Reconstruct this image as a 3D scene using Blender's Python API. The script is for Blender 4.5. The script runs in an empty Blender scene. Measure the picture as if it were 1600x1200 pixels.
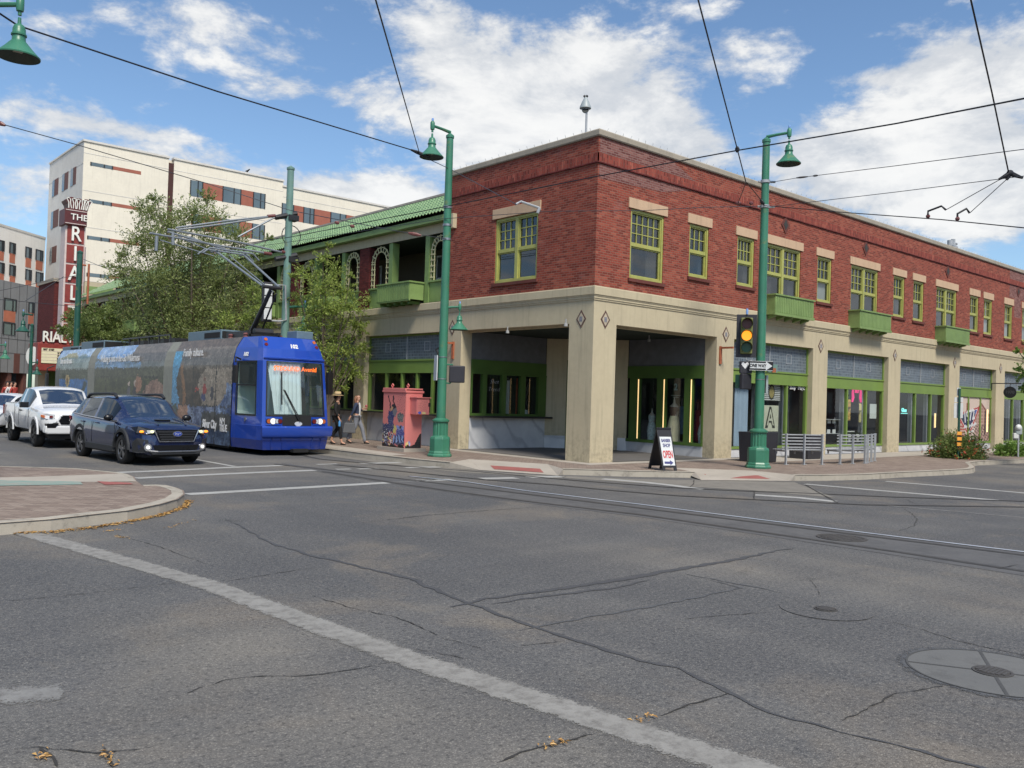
import bpy, bmesh, math, random
import numpy as np
from mathutils import Vector, Matrix
random.seed(7); RNG = np.random.default_rng(11)
SC = bpy.context.scene
COL = SC.collection
R_ = math.radians

# ------------------------------------------------------------------ camera solved from the two street directions
FPX, YAW, PIT, ROL = 1362.82, R_(48.6836), R_(0.9933), R_(1.8040)
CAM = np.array([-17.6465, -16.7265, 1.85])
_f = np.array([math.cos(YAW)*math.cos(PIT), math.sin(YAW)*math.cos(PIT), math.sin(PIT)])
_r = np.array([math.sin(YAW), -math.cos(YAW), 0.0]); _u = np.cross(_r, _f)
CR = math.cos(ROL)*_r + math.sin(ROL)*_u
CU = -math.sin(ROL)*_r + math.cos(ROL)*_u
CF = _f
def unp(x, y, axis, val):          # where the sight line through a photo pixel meets the plane axis = val
    d = CF + CR*(x-800)/FPX - CU*(y-600)/FPX
    i = 'xyz'.index(axis); return CAM + d*(val-CAM[i])/d[i]
def ray(x, y, d): return CAM + (CF + CR*(x-800)/FPX - CU*(y-600)/FPX)*d
def unpl(x, y, P0, n):
    d = CF + CR*(x-800)/FPX - CU*(y-600)/FPX
    return CAM + d*(np.dot(np.array(P0)-CAM, n)/np.dot(d, n))
def G(x, y, z=0.0): return unp(x, y, 'z', z)
def proj(P):
    d = np.asarray(P, float)-CAM; z = d@CF
    return 800+FPX*(d@CR)/z, 600-FPX*(d@CU)/z
def zat(X, Y, yp):                 # height on the vertical through (X, Y) seen at photo row yp
    a, b = -2.0, 60.0
    for _ in range(50):
        c = (a+b)/2
        if proj((X, Y, c))[1] > yp: a = c
        else: b = c
    return a

# ------------------------------------------------------------------ materials
MATS = {}
def srgb(r, g, b):
    f = lambda c: (c/255/12.92) if c/255 <= .04045 else ((c/255+.055)/1.055)**2.4
    a = (f(r), f(g), f(b)); l = .3*a[0]+.59*a[1]+.11*a[2]; k = .12
    return tuple(x*(1-k)+l*k for x in a)
class NT:
    def __init__(s, mat):
        mat.use_nodes = True; s.t = mat.node_tree; s.n = s.t.nodes; s.l = s.t.links
        s.n.clear(); s.out = s.n.new('ShaderNodeOutputMaterial')
    def new(s, typ, **kw):
        n = s.n.new('ShaderNode'+typ)
        for k, v in kw.items():
            if k in n.inputs.keys(): n.inputs[k].default_value = v
            else: setattr(n, k, v)
        return n
    def link(s, a, b): s.l.new(a, b)
    def mix(s, fac, a, b, blend='MIX'):
        n = s.n.new('ShaderNodeMix'); n.data_type = 'RGBA'; n.blend_type = blend
        for i, v in ((0, fac), (6, a), (7, b)):
            if hasattr(v, 'is_linked') or hasattr(v, 'links'): s.l.new(v, n.inputs[i])
            else: n.inputs[i].default_value = (tuple(v)+(1,))[:4] if i else v
        return n.outputs[2]
    def math(s, op, a, b=0.0, c=None, clamp=False):
        n = s.n.new('ShaderNodeMath'); n.operation = op; n.use_clamp = clamp
        for i, v in enumerate((a, b, c)):
            if v is None: continue
            if hasattr(v, 'links'): s.l.new(v, n.inputs[i])
            else: n.inputs[i].default_value = v
        return n.outputs[0]
    def noise(s, vec, scale, detail=4, rough=.55, dist=0.0):
        n = s.n.new('ShaderNodeTexNoise'); n.inputs['Scale'].default_value = scale
        n.inputs['Detail'].default_value = detail; n.inputs['Roughness'].default_value = rough
        n.inputs['Distortion'].default_value = dist
        if vec is not None: s.l.new(vec, n.inputs['Vector'])
        return n.outputs['Fac']
    def ramp(s, fac, stops):
        n = s.n.new('ShaderNodeValToRGB'); e = n.color_ramp.elements
        while len(e) < len(stops): e.new(.5)
        for i, (p, c) in enumerate(stops):
            e[i].position = p; e[i].color = (tuple(c)+(1,))[:4] if not isinstance(c, (int, float)) else (c, c, c, 1)
        s.l.new(fac, n.inputs[0]); return n.outputs[0]
    def pos(s):
        return s.n.new('ShaderNodeNewGeometry').outputs['Position']
    def obj(s):
        return s.n.new('ShaderNodeTexCoord').outputs['Object']
    def bsdf(s, color, rough=.6, metal=0.0, bump=None, bstr=.2, bdist=.01, spec=.5, coat=0.0, emit=None, estr=0.0):
        b = s.n.new('ShaderNodeBsdfPrincipled')
        def put(k, v):
            if hasattr(v, 'links'): s.l.new(v, b.inputs[k])
            else: b.inputs[k].default_value = (tuple(v)+(1,))[:4] if isinstance(v, (tuple, list)) else v
        put('Base Color', color); put('Roughness', rough); put('Metallic', metal)
        put('Specular IOR Level', spec); put('Coat Weight', coat)
        if emit is not None: put('Emission Color', emit); put('Emission Strength', estr)
        if bump is not None:
            n = s.n.new('ShaderNodeBump'); n.inputs['Strength'].default_value = bstr; n.inputs['Distance'].default_value = bdist
            s.l.new(bump, n.inputs['Height']); s.l.new(n.outputs[0], b.inputs['Normal'])
        s.l.new(b.outputs[0], s.out.inputs[0]); return b
def newmat(name):
    m = bpy.data.materials.new(name); MATS[name] = m; return m, NT(m)
def paint(name, c, rough=.55, var=.12, scale=3.0, metal=0.0, bstr=.0, spec=.5, coat=0.0, dirt=None, fine=40.0):
    """plain coat of colour with uneven wear"""
    m, t = newmat(name); p = t.obj()
    n1 = t.noise(p, scale, 5); n2 = t.noise(p, fine, 3)
    f = t.math('ADD', t.math('MULTIPLY', n1, .65), t.math('MULTIPLY', n2, .35))
    lo = tuple(x*(1-var*1.6) for x in c); hi = tuple(min(1, x*(1+var*1.6)) for x in c)
    col = t.ramp(f, [(.3, lo), (.7, hi)])
    if dirt is not None:
        d = t.ramp(t.noise(p, scale*.7, 7, .7), [(.5, 0), (.72, 1)])
        col = t.mix(t.math('MULTIPLY', d, .6), col, dirt)
    rr = t.math('ADD', t.math('MULTIPLY', n1, .2), rough-.1)
    t.bsdf(col, rr, metal, bump=(n2 if bstr else None), bstr=bstr, spec=spec, coat=coat); return m
def emis(name, c, strength, base=None):
    m, t = newmat(name); t.bsdf(base or c, .4, emit=c, estr=strength); return m
def glassy(name, tint=(.02, .025, .03), clear=.75, rough=.03, f0=.06):
    """window glass: mirror reflection by angle over a clear or tinted see-through"""
    m, t = newmat(name)
    lw = t.new('LayerWeight', Blend=.5); fr = t.math('MULTIPLY_ADD', t.math('POWER', lw.outputs['Facing'], 5.0), 1-f0, f0); g = t.new('BsdfGlossy', Roughness=rough); g.inputs[0].default_value = (.9, .95, 1, 1)
    tr = t.new('BsdfTransparent'); tr.inputs[0].default_value = (.93, .96, .94, 1)
    df = t.new('BsdfDiffuse'); df.inputs[0].default_value = tint+(1,)
    a = t.new('MixShader'); a.inputs[0].default_value = clear; t.link(df.outputs[0], a.inputs[1]); t.link(tr.outputs[0], a.inputs[2])
    b = t.new('MixShader'); t.link(fr, b.inputs[0])
    t.link(a.outputs[0], b.inputs[1]); t.link(g.outputs[0], b.inputs[2]); t.link(b.outputs[0], t.out.inputs[0]); return m

# ------------------------------------------------------------------ mesh collector
def X_right(a, b, c): return (a, -b, c)       # right facade: a along +X, b out of the wall (-Y)
def X_left(a, b, c): return (-b, a, c)        # left facade: a along +Y, b out of the wall (-X)
class MB:
    def __init__(s, xf=None): s.v = []; s.f = []; s.mi = []; s.xf = xf; s.c = None
    def add(s, vs, fs, m=0):
        o = len(s.v)
        if s.xf: vs = [s.xf(*q) for q in vs]
        s.v += [tuple(float(k) for k in q) for q in vs]
        s.f += [tuple(i+o for i in f) for f in fs]; s.mi += [m]*len(fs); return s
    def box(s, a0, a1, b0, b1, c0, c1, m=0):
        vs = [(a, b, c) for a in (a0, a1) for b in (b0, b1) for c in (c0, c1)]
        return s.add(vs, [(0, 1, 3, 2), (4, 6, 7, 5), (0, 4, 5, 1), (2, 3, 7, 6), (0, 2, 6, 4), (1, 5, 7, 3)], m)
    def obox(s, o, x, y, z, m=0):   # box from origin corner-centred with half vectors
        o, x, y, z = map(np.array, (o, x, y, z))
        vs = [o+i*x+j*y+k*z for i in (-1, 1) for j in (-1, 1) for k in (-1, 1)]
        return s.add(vs, [(0, 1, 3, 2), (4, 6, 7, 5), (0, 4, 5, 1), (2, 3, 7, 6), (0, 2, 6, 4), (1, 5, 7, 3)], m)
    def quad(s, p, m=0): return s.add(p, [tuple(range(len(p)))], m)
    def tube(s, pts, r, n=8, m=0, cap=True):
        pts = [Vector(q) for q in pts]; k = len(pts)
        rs = r if isinstance(r, (list, tuple)) else [r]*k
        vs = []; nrm = None
        for i, q in enumerate(pts):
            t = (pts[min(i+1, k-1)]-pts[max(i-1, 0)]).normalized()
            if nrm is None:
                nrm = t.orthogonal().normalized()
            else:
                nrm = (nrm - t*nrm.dot(t)); nrm = nrm.normalized() if nrm.length > 1e-6 else t.orthogonal().normalized()
            bi = t.cross(nrm)
            for j in range(n):
                a = 2*math.pi*j/n; vs.append(tuple(q+(nrm*math.cos(a)+bi*math.sin(a))*rs[i]))
        fs = [(i*n+j, i*n+(j+1) % n, (i+1)*n+(j+1) % n, (i+1)*n+j) for i in range(k-1) for j in range(n)]
        if cap: fs += [tuple(range(n-1, -1, -1)), tuple((k-1)*n+j for j in range(n))]
        return s.add(vs, fs, m)
    def lathe(s, prof, o=(0, 0, 0), n=20, m=0, rot=0.0, sx=1, sy=1, cap=True):
        vs = [(o[0]+sx*r*math.cos(2*math.pi*j/n+rot), o[1]+sy*r*math.sin(2*math.pi*j/n+rot), o[2]+z) for r, z in prof for j in range(n)]
        k = len(prof)
        fs = [(i*n+j, i*n+(j+1) % n, (i+1)*n+(j+1) % n, (i+1)*n+j) for i in range(k-1) for j in range(n)]
        if cap: fs += [tuple(range(n-1, -1, -1)), tuple((k-1)*n+j for j in range(n))]
        return s.add(vs, fs, m)
    def ball(s, o, r, n=12, m=0, k=8):
        r = r if isinstance(r, (tuple, list)) else (r, r, r)
        vs = [(o[0]+r[0]*math.sin(math.pi*i/k)*math.cos(2*math.pi*j/n), o[1]+r[1]*math.sin(math.pi*i/k)*math.sin(2*math.pi*j/n), o[2]-r[2]*math.cos(math.pi*i/k)) for i in range(k+1) for j in range(n)]
        fs = [(i*n+j, i*n+(j+1) % n, (i+1)*n+(j+1) % n, (i+1)*n+j) for i in range(k) for j in range(n)]
        return s.add(vs, fs, m)
    def prism(s, poly, ax, d0, d1, m=0):   # 2-D outline pushed along an axis of the local frame
        k = len(poly)
        def P(q, d):
            return {'a': (d, q[0], q[1]), 'b': (q[0], d, q[1]), 'c': (q[0], q[1], d)}[ax]
        vs = [P(q, d0) for q in poly]+[P(q, d1) for q in poly]
        fs = [tuple(range(k-1, -1, -1)), tuple(range(k, 2*k))]+[(i, (i+1) % k, k+(i+1) % k, k+i) for i in range(k)]
        return s.add(vs, fs, m)
    def disc(s, o, nrm, r, t, n=24, m=0):
        nrm = Vector(nrm).normalized(); return s.tube([Vector(o)-nrm*t/2, Vector(o)+nrm*t/2], r, n, m)
    def text(s, txt, size, o, xd, yd, depth=.01, m=0, align='CENTER', bold=0.0, sx=1.0, shear=0.0):
        cu = bpy.data.curves.new('t', 'FONT'); cu.body = txt; cu.size = size; cu.extrude = depth/2; cu.offset = bold
        cu.align_x = align; cu.align_y = 'CENTER'; cu.resolution_u = 3; cu.shear = shear
        ob = bpy.data.objects.new('t', cu); me = bpy.data.meshes.new_from_object(ob)
        xd, yd = Vector(xd).normalized(), Vector(yd).normalized(); zd = xd.cross(yd); o = Vector(o)
        vs = [tuple(o+xd*v.co.x*sx+yd*v.co.y+zd*v.co.z) for v in me.vertices]
        fs = [tuple(q.vertices) for q in me.polygons]
        bpy.data.objects.remove(ob); bpy.data.curves.remove(cu); bpy.data.meshes.remove(me)
        xf, s.xf = s.xf, None; s.add(vs, fs, m); s.xf = xf; return s
    def build(s, name, mats, parent=None, smooth=None, bevel=0.0, fix=True, loc=None, colors=None):
        me = bpy.data.meshes.new(name)
        if loc is not None: s.v = [(x-loc[0], y-loc[1], z-loc[2]) for x, y, z in s.v]
        me.from_pydata(s.v, [], s.f)
        for m in (mats if isinstance(mats, (list, tuple)) else [mats]): me.materials.append(MATS[m] if isinstance(m, str) else m)
        if any(s.mi): me.polygons.foreach_set('material_index', s.mi)
        if fix:
            bm = bmesh.new(); bm.from_mesh(me); bmesh.ops.recalc_face_normals(bm, faces=bm.faces); bm.to_mesh(me); bm.free()
        if colors is not None:
            at = me.color_attributes.new('Col', 'FLOAT_COLOR', 'POINT' if len(colors) == len(me.vertices) else 'CORNER')
            at.data.foreach_set('color', np.asarray(colors, dtype=np.float32).ravel())
        if smooth:
            me.shade_smooth(); me.set_sharp_from_angle(angle=R_(smooth))
        me.update()
        ob = bpy.data.objects.new(name, me); COL.objects.link(ob)
        if parent is not None: ob.parent = parent
        elif loc is not None: ob.location = loc
        if bevel:
            bv = ob.modifiers.new('edge', 'BEVEL'); bv.width = bevel; bv.segments = 2; bv.limit_method = 'ANGLE'; bv.angle_limit = R_(40)
        return ob
def tag(o, label, cat, group=None):
    o['label'] = label; o['category'] = cat
    if group: o['group'] = group
    return o
def struct(o): o['kind'] = 'structure'; return o
def thing(name, label, cat, loc=(0, 0, 0), rotz=0.0, group=None):
    o = bpy.data.objects.new(name, None); COL.objects.link(o); o.location = tuple(float(k) for k in loc); o.rotation_euler = (0, 0, rotz)
    o.empty_display_size = .2
    return tag(o, label, cat, group)
def dup(root, loc, rotz, label, group=None, name=None):
    r = root.copy(); COL.objects.link(r); r.location = tuple(float(k) for k in loc); r.rotation_euler = (0, 0, rotz); r['label'] = label
    if group: r['group'] = group
    for ch in list(root.children):
        c = ch.copy(); COL.objects.link(c); c.parent = r
        for g in ch.children:
            d = g.copy(); COL.objects.link(d); d.parent = c
    return r
def painted(name, P00, ea, eb, na, nb, func, mat, parent=None, bulge=None):
    """flat printed panel: grid of cells, one flat colour per cell from func(u, v) with u, v in 0..1"""
    P00, ea, eb = map(np.array, (P00, ea, eb))
    us = (np.arange(na+1))/na; vs_ = np.arange(nb+1)/nb
    mb = MB(); cols = []
    V = [tuple(P00+ea*u+eb*v) if bulge is None else tuple(bulge(u, v)) for u in us for v in vs_]
    F = []
    for i in range(na):
        for j in range(nb):
            F.append((i*(nb+1)+j, (i+1)*(nb+1)+j, (i+1)*(nb+1)+j+1, i*(nb+1)+j+1))
            c = func((i+.5)/na, (j+.5)/nb); cols += [(c[0], c[1], c[2], 1.0)]*4
    mb.v = V; mb.f = F; mb.mi = [0]*len(F)
    return mb.build(name, mat, parent, fix=False, colors=cols)
def wall_holes(mb, a0, a1, c0, c1, holes, bout=0.0, depth=.2, m=0, mr=None):
    """front sheet of a wall with openings and their reveals"""
    mr = m if mr is None else mr
    A = sorted({a0, a1, *[h[0] for h in holes], *[h[1] for h in holes]}); C = sorted({c0, c1, *[h[2] for h in holes], *[h[3] for h in holes]})
    A = [a for a in A if a0 <= a <= a1]; C = [c for c in C if c0 <= c <= c1]
    for i in range(len(A)-1):
        for j in range(len(C)-1):
            am, cm = (A[i]+A[i+1])/2, (C[j]+C[j+1])/2
            if any(h[0] < am < h[1] and h[2] < cm < h[3] for h in holes): continue
            mb.quad([(A[i], bout, C[j]), (A[i+1], bout, C[j]), (A[i+1], bout, C[j+1]), (A[i], bout, C[j+1])], m)
    for h in holes:
        x0, x1, z0, z1 = h[:4]; b2 = bout-depth
        mb.quad([(x0, bout, z0), (x0, b2, z0), (x0, b2, z1), (x0, bout, z1)], mr); mb.quad([(x1, bout, z0), (x1, bout, z1), (x1, b2, z1), (x1, b2, z0)], mr)
        mb.quad([(x0, bout, z1), (x0, b2, z1), (x1, b2, z1), (x1, bout, z1)], mr)
        if z0 > c0+1e-6: mb.quad([(x0, bout, z0), (x1, bout, z0), (x1, b2, z0), (x0, b2, z0)], mr)
# ------------------------------------------------------------------ material library
def mat_brick(name, cols, mortar, bw=.205, rh=.068, patch=True, vertical=False):
    m, t = newmat(name); p = t.pos(); sx = t.new('SeparateXYZ'); t.link(p, sx.inputs[0])
    h = t.math('ADD', sx.outputs[0], sx.outputs[1]); cb = t.new('CombineXYZ')
    if vertical: t.link(sx.outputs[2], cb.inputs[0]); t.link(h, cb.inputs[1])
    else: t.link(h, cb.inputs[0]); t.link(sx.outputs[2], cb.inputs[1])
    b = t.new('TexBrick'); t.link(cb.outputs[0], b.inputs['Vector'])
    b.inputs['Scale'].default_value = 1; b.inputs['Brick Width'].default_value = bw; b.inputs['Row Height'].default_value = rh
    b.inputs['Mortar Size'].default_value = .009; b.inputs['Mortar Smooth'].default_value = .3; b.inputs['Bias'].default_value = -.1
    b.inputs['Color1'].default_value = (0, 0, 0, 1); b.inputs['Color2'].default_value = (1, 1, 1, 1); b.inputs['Mortar'].default_value = (.5, .5, .5, 1)
    v = t.math('MULTIPLY', b.outputs['Color'], 1.0)
    n = t.noise(p, .9, 6, .6); n2 = t.noise(p, 9, 4)
    f = t.math('ADD', t.math('MULTIPLY', v, .62), t.math('ADD', t.math('MULTIPLY', n2, .16), t.math('MULTIPLY', n, .16)))
    bc = t.ramp(f, [(.1, cols[0]), (.36, cols[1]), (.62, cols[2]), (.84, cols[3])])
    n3 = t.noise(p, 1.7, 5, .65, .3)
    col = t.mix(b.outputs['Fac'], bc, mortar)
    if patch:   # old repairs and soot
        ws = t.ramp(t.math('ADD', n3, t.math('MULTIPLY', n2, .25)), [(.72, 0), (.86, 1)])
        col = t.mix(t.math('MULTIPLY', ws, .35), col, srgb(150, 105, 98))
        dk = t.ramp(t.noise(p, .55, 6, .7), [(.52, 0), (.75, 1)])
        col = t.mix(t.math('MULTIPLY', dk, .2), col, srgb(84, 38, 32))
    t.bsdf(col, .85, bump=t.math('ADD', t.math('MULTIPLY', b.outputs['Fac'], -1.0), t.math('MULTIPLY', n2, .5)), bstr=.5, bdist=.008, spec=.25)
    return m
mat_brick('brick', [srgb(112, 46, 34), srgb(140, 57, 41), srgb(154, 69, 49), srgb(178, 102, 76)], srgb(138, 98, 82))
mat_brick('brick_soldier', [srgb(104, 40, 32), srgb(138, 53, 41), srgb(152, 64, 48), srgb(190, 106, 82)], srgb(126, 82, 70), bw=.22, rh=.07, vertical=True, patch=False)
mat_brick('brick_pale', [srgb(98, 50, 46), srgb(122, 72, 66), srgb(134, 86, 78), srgb(158, 112, 102)], srgb(140, 112, 105))
mat_brick('brick_dark', [srgb(78, 28, 28), srgb(98, 36, 36), srgb(106, 42, 40), srgb(118, 50, 46)], srgb(80, 44, 42), patch=False)

def mat_stucco(name, c, c2, stain=srgb(96, 90, 80)):
    m, t = newmat(name); p = t.pos()
    n = t.noise(p, .8, 6, .6); f = t.noise(p, 60, 4); k = t.noise(p, 5, 6, .65)
    col = t.ramp(t.math('ADD', t.math('MULTIPLY', n, .6), t.math('MULTIPLY', k, .4)), [(.3, c2), (.68, c)])
    sz = t.new('SeparateXYZ'); t.link(p, sz.inputs[0])
    # scuffs and splashes low down on the piers, faint runs below the cornice
    low = t.math('MULTIPLY', t.math('SUBTRACT', 1.15, sz.outputs[2], clamp=True), t.ramp(t.noise(p, 7, 7, .7), [(.44, 0), (.66, 1)]))
    mp = t.new('Mapping'); t.link(p, mp.inputs[0]); mp.inputs['Scale'].default_value = (6, 6, .35)
    run = t.ramp(t.noise(mp.outputs[0], 1.2, 5, .6), [(.53, 0), (.78, .3)])
    col = t.mix(t.math('MULTIPLY', low, .55), col, stain); col = t.mix(run, col, stain)
    t.bsdf(col, .88, bump=t.math('ADD', f, t.math('MULTIPLY', k, .6)), bstr=.25, bdist=.006, spec=.25); return m
mat_stucco('stucco', srgb(195, 182, 149), srgb(179, 166, 136))
mat_stucco('stucco_cap', srgb(168, 158, 141), srgb(148, 139, 124))
mat_stucco('lintel', srgb(204, 172, 138), srgb(190, 158, 126))
mat_stucco('sill_brick', srgb(118, 66, 58), srgb(92, 48, 42))
paint('green_band', srgb(112, 138, 50), .5, .06, 1.2, dirt=srgb(92, 112, 44))
paint('green_frame', srgb(110, 138, 52), .5, .08, 2)
paint('green_dark', srgb(72, 104, 34), .5, .1, 2)
paint('lime_frame', srgb(164, 166, 78), .5, .1, 3, dirt=srgb(176, 162, 66))
paint('planter_green', srgb(120, 148, 78), .55, .1, 2.0, dirt=srgb(86, 112, 52))
paint('trellis', srgb(196, 188, 140), .6, .1)
def mat_marble(name):
    m, t = newmat(name); p = t.pos()
    w = t.new('TexWave', wave_type='BANDS', bands_direction='DIAGONAL'); t.link(p, w.inputs[0]); w.inputs['Scale'].default_value = .55
    w.inputs['Distortion'].default_value = 5.5; w.inputs['Detail'].default_value = 4; w.inputs['Detail Scale'].default_value = 1.2
    v = t.ramp(w.outputs['Fac'], [(0, 1), (.06, .35), (.14, 0)]); n = t.noise(p, 1.5, 6, .6)
    col = t.ramp(n, [(.3, srgb(190, 192, 196)), (.7, srgb(212, 213, 214))])
    t.bsdf(t.mix(t.math('MULTIPLY', v, .55), col, srgb(148, 150, 158)), .35); return m
mat_marble('marble')
def mat_prism(name):
    m, t = newmat(name); p = t.pos(); sx = t.new('SeparateXYZ'); t.link(p, sx.inputs[0]); cb = t.new('CombineXYZ')
    t.link(t.math('ADD', sx.outputs[0], sx.outputs[1]), cb.inputs[0]); t.link(sx.outputs[2], cb.inputs[1])
    b = t.new('TexBrick', offset=0.0); t.link(cb.outputs[0], b.inputs['Vector']); b.inputs['Scale'].default_value = 1
    b.inputs['Brick Width'].default_value = .105; b.inputs['Row Height'].default_value = .105; b.inputs['Mortar Size'].default_value = .012
    b.inputs['Color1'].default_value = srgb(72, 84, 94)+(1,); b.inputs['Color2'].default_value = srgb(104, 118, 128)+(1,); b.inputs['Mortar'].default_value = srgb(140, 150, 156)+(1,)
    rib = t.new('TexWave', wave_type='BANDS', bands_direction='Z'); t.link(p, rib.inputs[0]); rib.inputs['Scale'].default_value = 9
    n = t.noise(p, 2.2, 4)
    c = t.mix(t.math('MULTIPLY', n, .6), b.outputs['Color'], srgb(82, 92, 104))
    t.bsdf(c, .25, bump=t.math('ADD', rib.outputs['Fac'], b.outputs['Fac']), bstr=.5, bdist=.01); return m
mat_prism('prism_glass')
glassy('shop_glass', (.02, .022, .024), .93, .02, .07)
glassy('window_glass', (.03, .034, .038), .6, .02, .10)
glassy('car_glass', (.012, .016, .02), .35, .02, .05); glassy('windscreen_glass', (.012, .016, .02), .35, .02, .34)
glassy('tram_glass', (.14, .2, .2), .86, .03, .09)
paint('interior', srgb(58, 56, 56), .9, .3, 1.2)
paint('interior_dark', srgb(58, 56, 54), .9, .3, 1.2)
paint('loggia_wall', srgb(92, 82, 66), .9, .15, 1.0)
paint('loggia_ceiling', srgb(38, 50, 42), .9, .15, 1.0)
paint('dark_metal', (.02, .02, .022), .45, .2, 6)
paint('black_plastic', (.012, .012, .013), .5, .15, 6)
paint('steel', srgb(150, 154, 158), .38, .15, 8, metal=.7)
paint('galv', srgb(164, 168, 172), .45, .12, 8, metal=.15)
paint('white_paint', (.74, .74, .73), .5, .05, 3)
paint('blind', srgb(196, 204, 200), .8, .06, 2)
paint('curtain_grey', srgb(70, 72, 74), .9, .2, 3)
paint('tile_brown', srgb(98, 72, 62), .5, .2, 12)
paint('tile_grey', srgb(128, 126, 132), .5, .3, 30)
paint('tile_cream', srgb(186, 172, 146), .6, .1, 8)
paint('wood_door', srgb(52, 36, 28), .5, .2, 4)
paint('rust_orange', srgb(168, 88, 48), .7, .2, 8)
def mat_post(name, c):
    m, t = newmat(name); p = t.obj(); n = t.noise(p, 2.5, 6, .65); f = t.noise(p, 50, 3)
    col = t.ramp(t.noise(p, 1.3, 5), [(.3, tuple(x*.8 for x in c)), (.7, tuple(x*1.12 for x in c))])
    chip = t.ramp(n, [(.58, 0), (.68, 1)]); col = t.mix(t.math('MULTIPLY', chip, .6), col, srgb(118, 126, 66)); gr = t.ramp(t.noise(p, .9, 6, .7), [(.5, 0), (.75, 1)]); col = t.mix(t.math('MULTIPLY', gr, .35), col, srgb(92, 124, 112))
    sc = t.ramp(t.noise(p, 14, 6, .7), [(.66, 0), (.74, 1)]); col = t.mix(t.math('MULTIPLY', sc, .5), col, srgb(140, 150, 140))
    t.bsdf(col, .38, bump=f, bstr=.05); return m
mat_post('post_green', srgb(50, 124, 95)); mat_post('post_pale', srgb(104, 140, 130))
mat_post('post_dark', srgb(28, 84, 70))
def mat_rooftile(name):
    m, t = newmat(name); p = t.pos(); n = t.noise(p, 3, 5, .65); n2 = t.noise(p, 18, 3)
    col = t.ramp(t.math('ADD', t.math('MULTIPLY', n, .5), t.math('MULTIPLY', n2, .5)), [(.3, srgb(84, 120, 78)), (.55, srgb(134, 166, 112)), (.75, srgb(176, 194, 146))])
    t.bsdf(col, .4, bump=n2, bstr=.2); return m
mat_rooftile('roof_tile'); paint('ridge_grey', srgb(120, 116, 110), .9, .2, 6)

def mat_asphalt(name):
    m, t = newmat(name); p = t.pos()
    big = t.noise(p, .16, 4, .5, .6); mid = t.noise(p, .9, 6, .62, .3); fine = t.noise(p, 26, 5, .7)
    vo = t.new('TexVoronoi', feature='F1'); vo.inputs['Scale'].default_value = 120; t.link(p, vo.inputs[0])
    st = t.new('SeparateColor'); t.link(vo.outputs['Color'], st.inputs[0])
    base = t.ramp(big, [(.34, srgb(76, 79, 84)), (.48, srgb(99, 99, 99)), (.6, srgb(120, 116, 109))])
    base = t.mix(t.math('MULTIPLY', t.ramp(mid, [(.35, 1), (.62, 0)]), .35), base, srgb(76, 78, 84))
    base = t.mix(t.math('MULTIPLY', t.ramp(t.noise(p, 2.4, 7, .75), [(.52, 0), (.75, 1)]), .3), base, srgb(126, 118, 108))
    for sc_, am_ in (((.8, .07, 1), .5), ((.06, .7, 1), .4)):      # tyre polish and drips along the lanes of both streets
        mpp = t.new('Mapping'); t.link(p, mpp.inputs[0]); mpp.inputs['Scale'].default_value = sc_; mpp.inputs['Rotation'].default_value = (0, 0, .06)
        base = t.mix(t.math('MULTIPLY', t.ramp(t.noise(mpp.outputs[0], 1.0, 4, .6, .2), [(.44, 0), (.62, 1)]), am_), base, srgb(68, 70, 75))
    base = t.mix(t.math('MULTIPLY', t.ramp(t.noise(p, .42, 5, .65, .5), [(.52, 0), (.68, 1)]), .55), base, srgb(136, 123, 105))
    ol = t.ramp(t.noise(p, 1.15, 3, .5), [(.66, 0), (.74, 1)]); base = t.mix(t.math('MULTIPLY', ol, .45), base, srgb(56, 56, 57))
    w = t.new('TexWave', wave_type='BANDS', bands_direction='X'); t.link(p, w.inputs[0]); w.inputs['Scale'].default_value = .17; w.inputs['Distortion'].default_value = 1.6
    w.inputs['Detail'].default_value = 3; w.inputs['Detail Scale'].default_value = .5
    base = t.mix(t.math('MULTIPLY', w.outputs['Fac'], .2), base, srgb(72, 73, 77))
    stone = t.ramp(st.outputs[0], [(.0, srgb(66, 66, 66)), (.35, srgb(100, 98, 95)), (.76, srgb(122, 119, 113)), (1.0, srgb(190, 184, 172))])
    near = t.ramp(fine, [(.3, .1), (.7, .44)])
    col = t.mix(near, base, stone)
    col = t.mix(t.math('MULTIPLY', t.ramp(fine, [(.36, 1), (.47, 0)]), .55), col, srgb(44, 44, 46))
    h = t.math('ADD', t.math('MULTIPLY', vo.outputs['Distance'], -1.4), t.math('MULTIPLY', fine, .9))
    t.bsdf(col, t.math('ADD', t.math('MULTIPLY', mid, .25), .68), bump=h, bstr=.55, bdist=.006, spec=.3); return m
mat_asphalt('asphalt')
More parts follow.
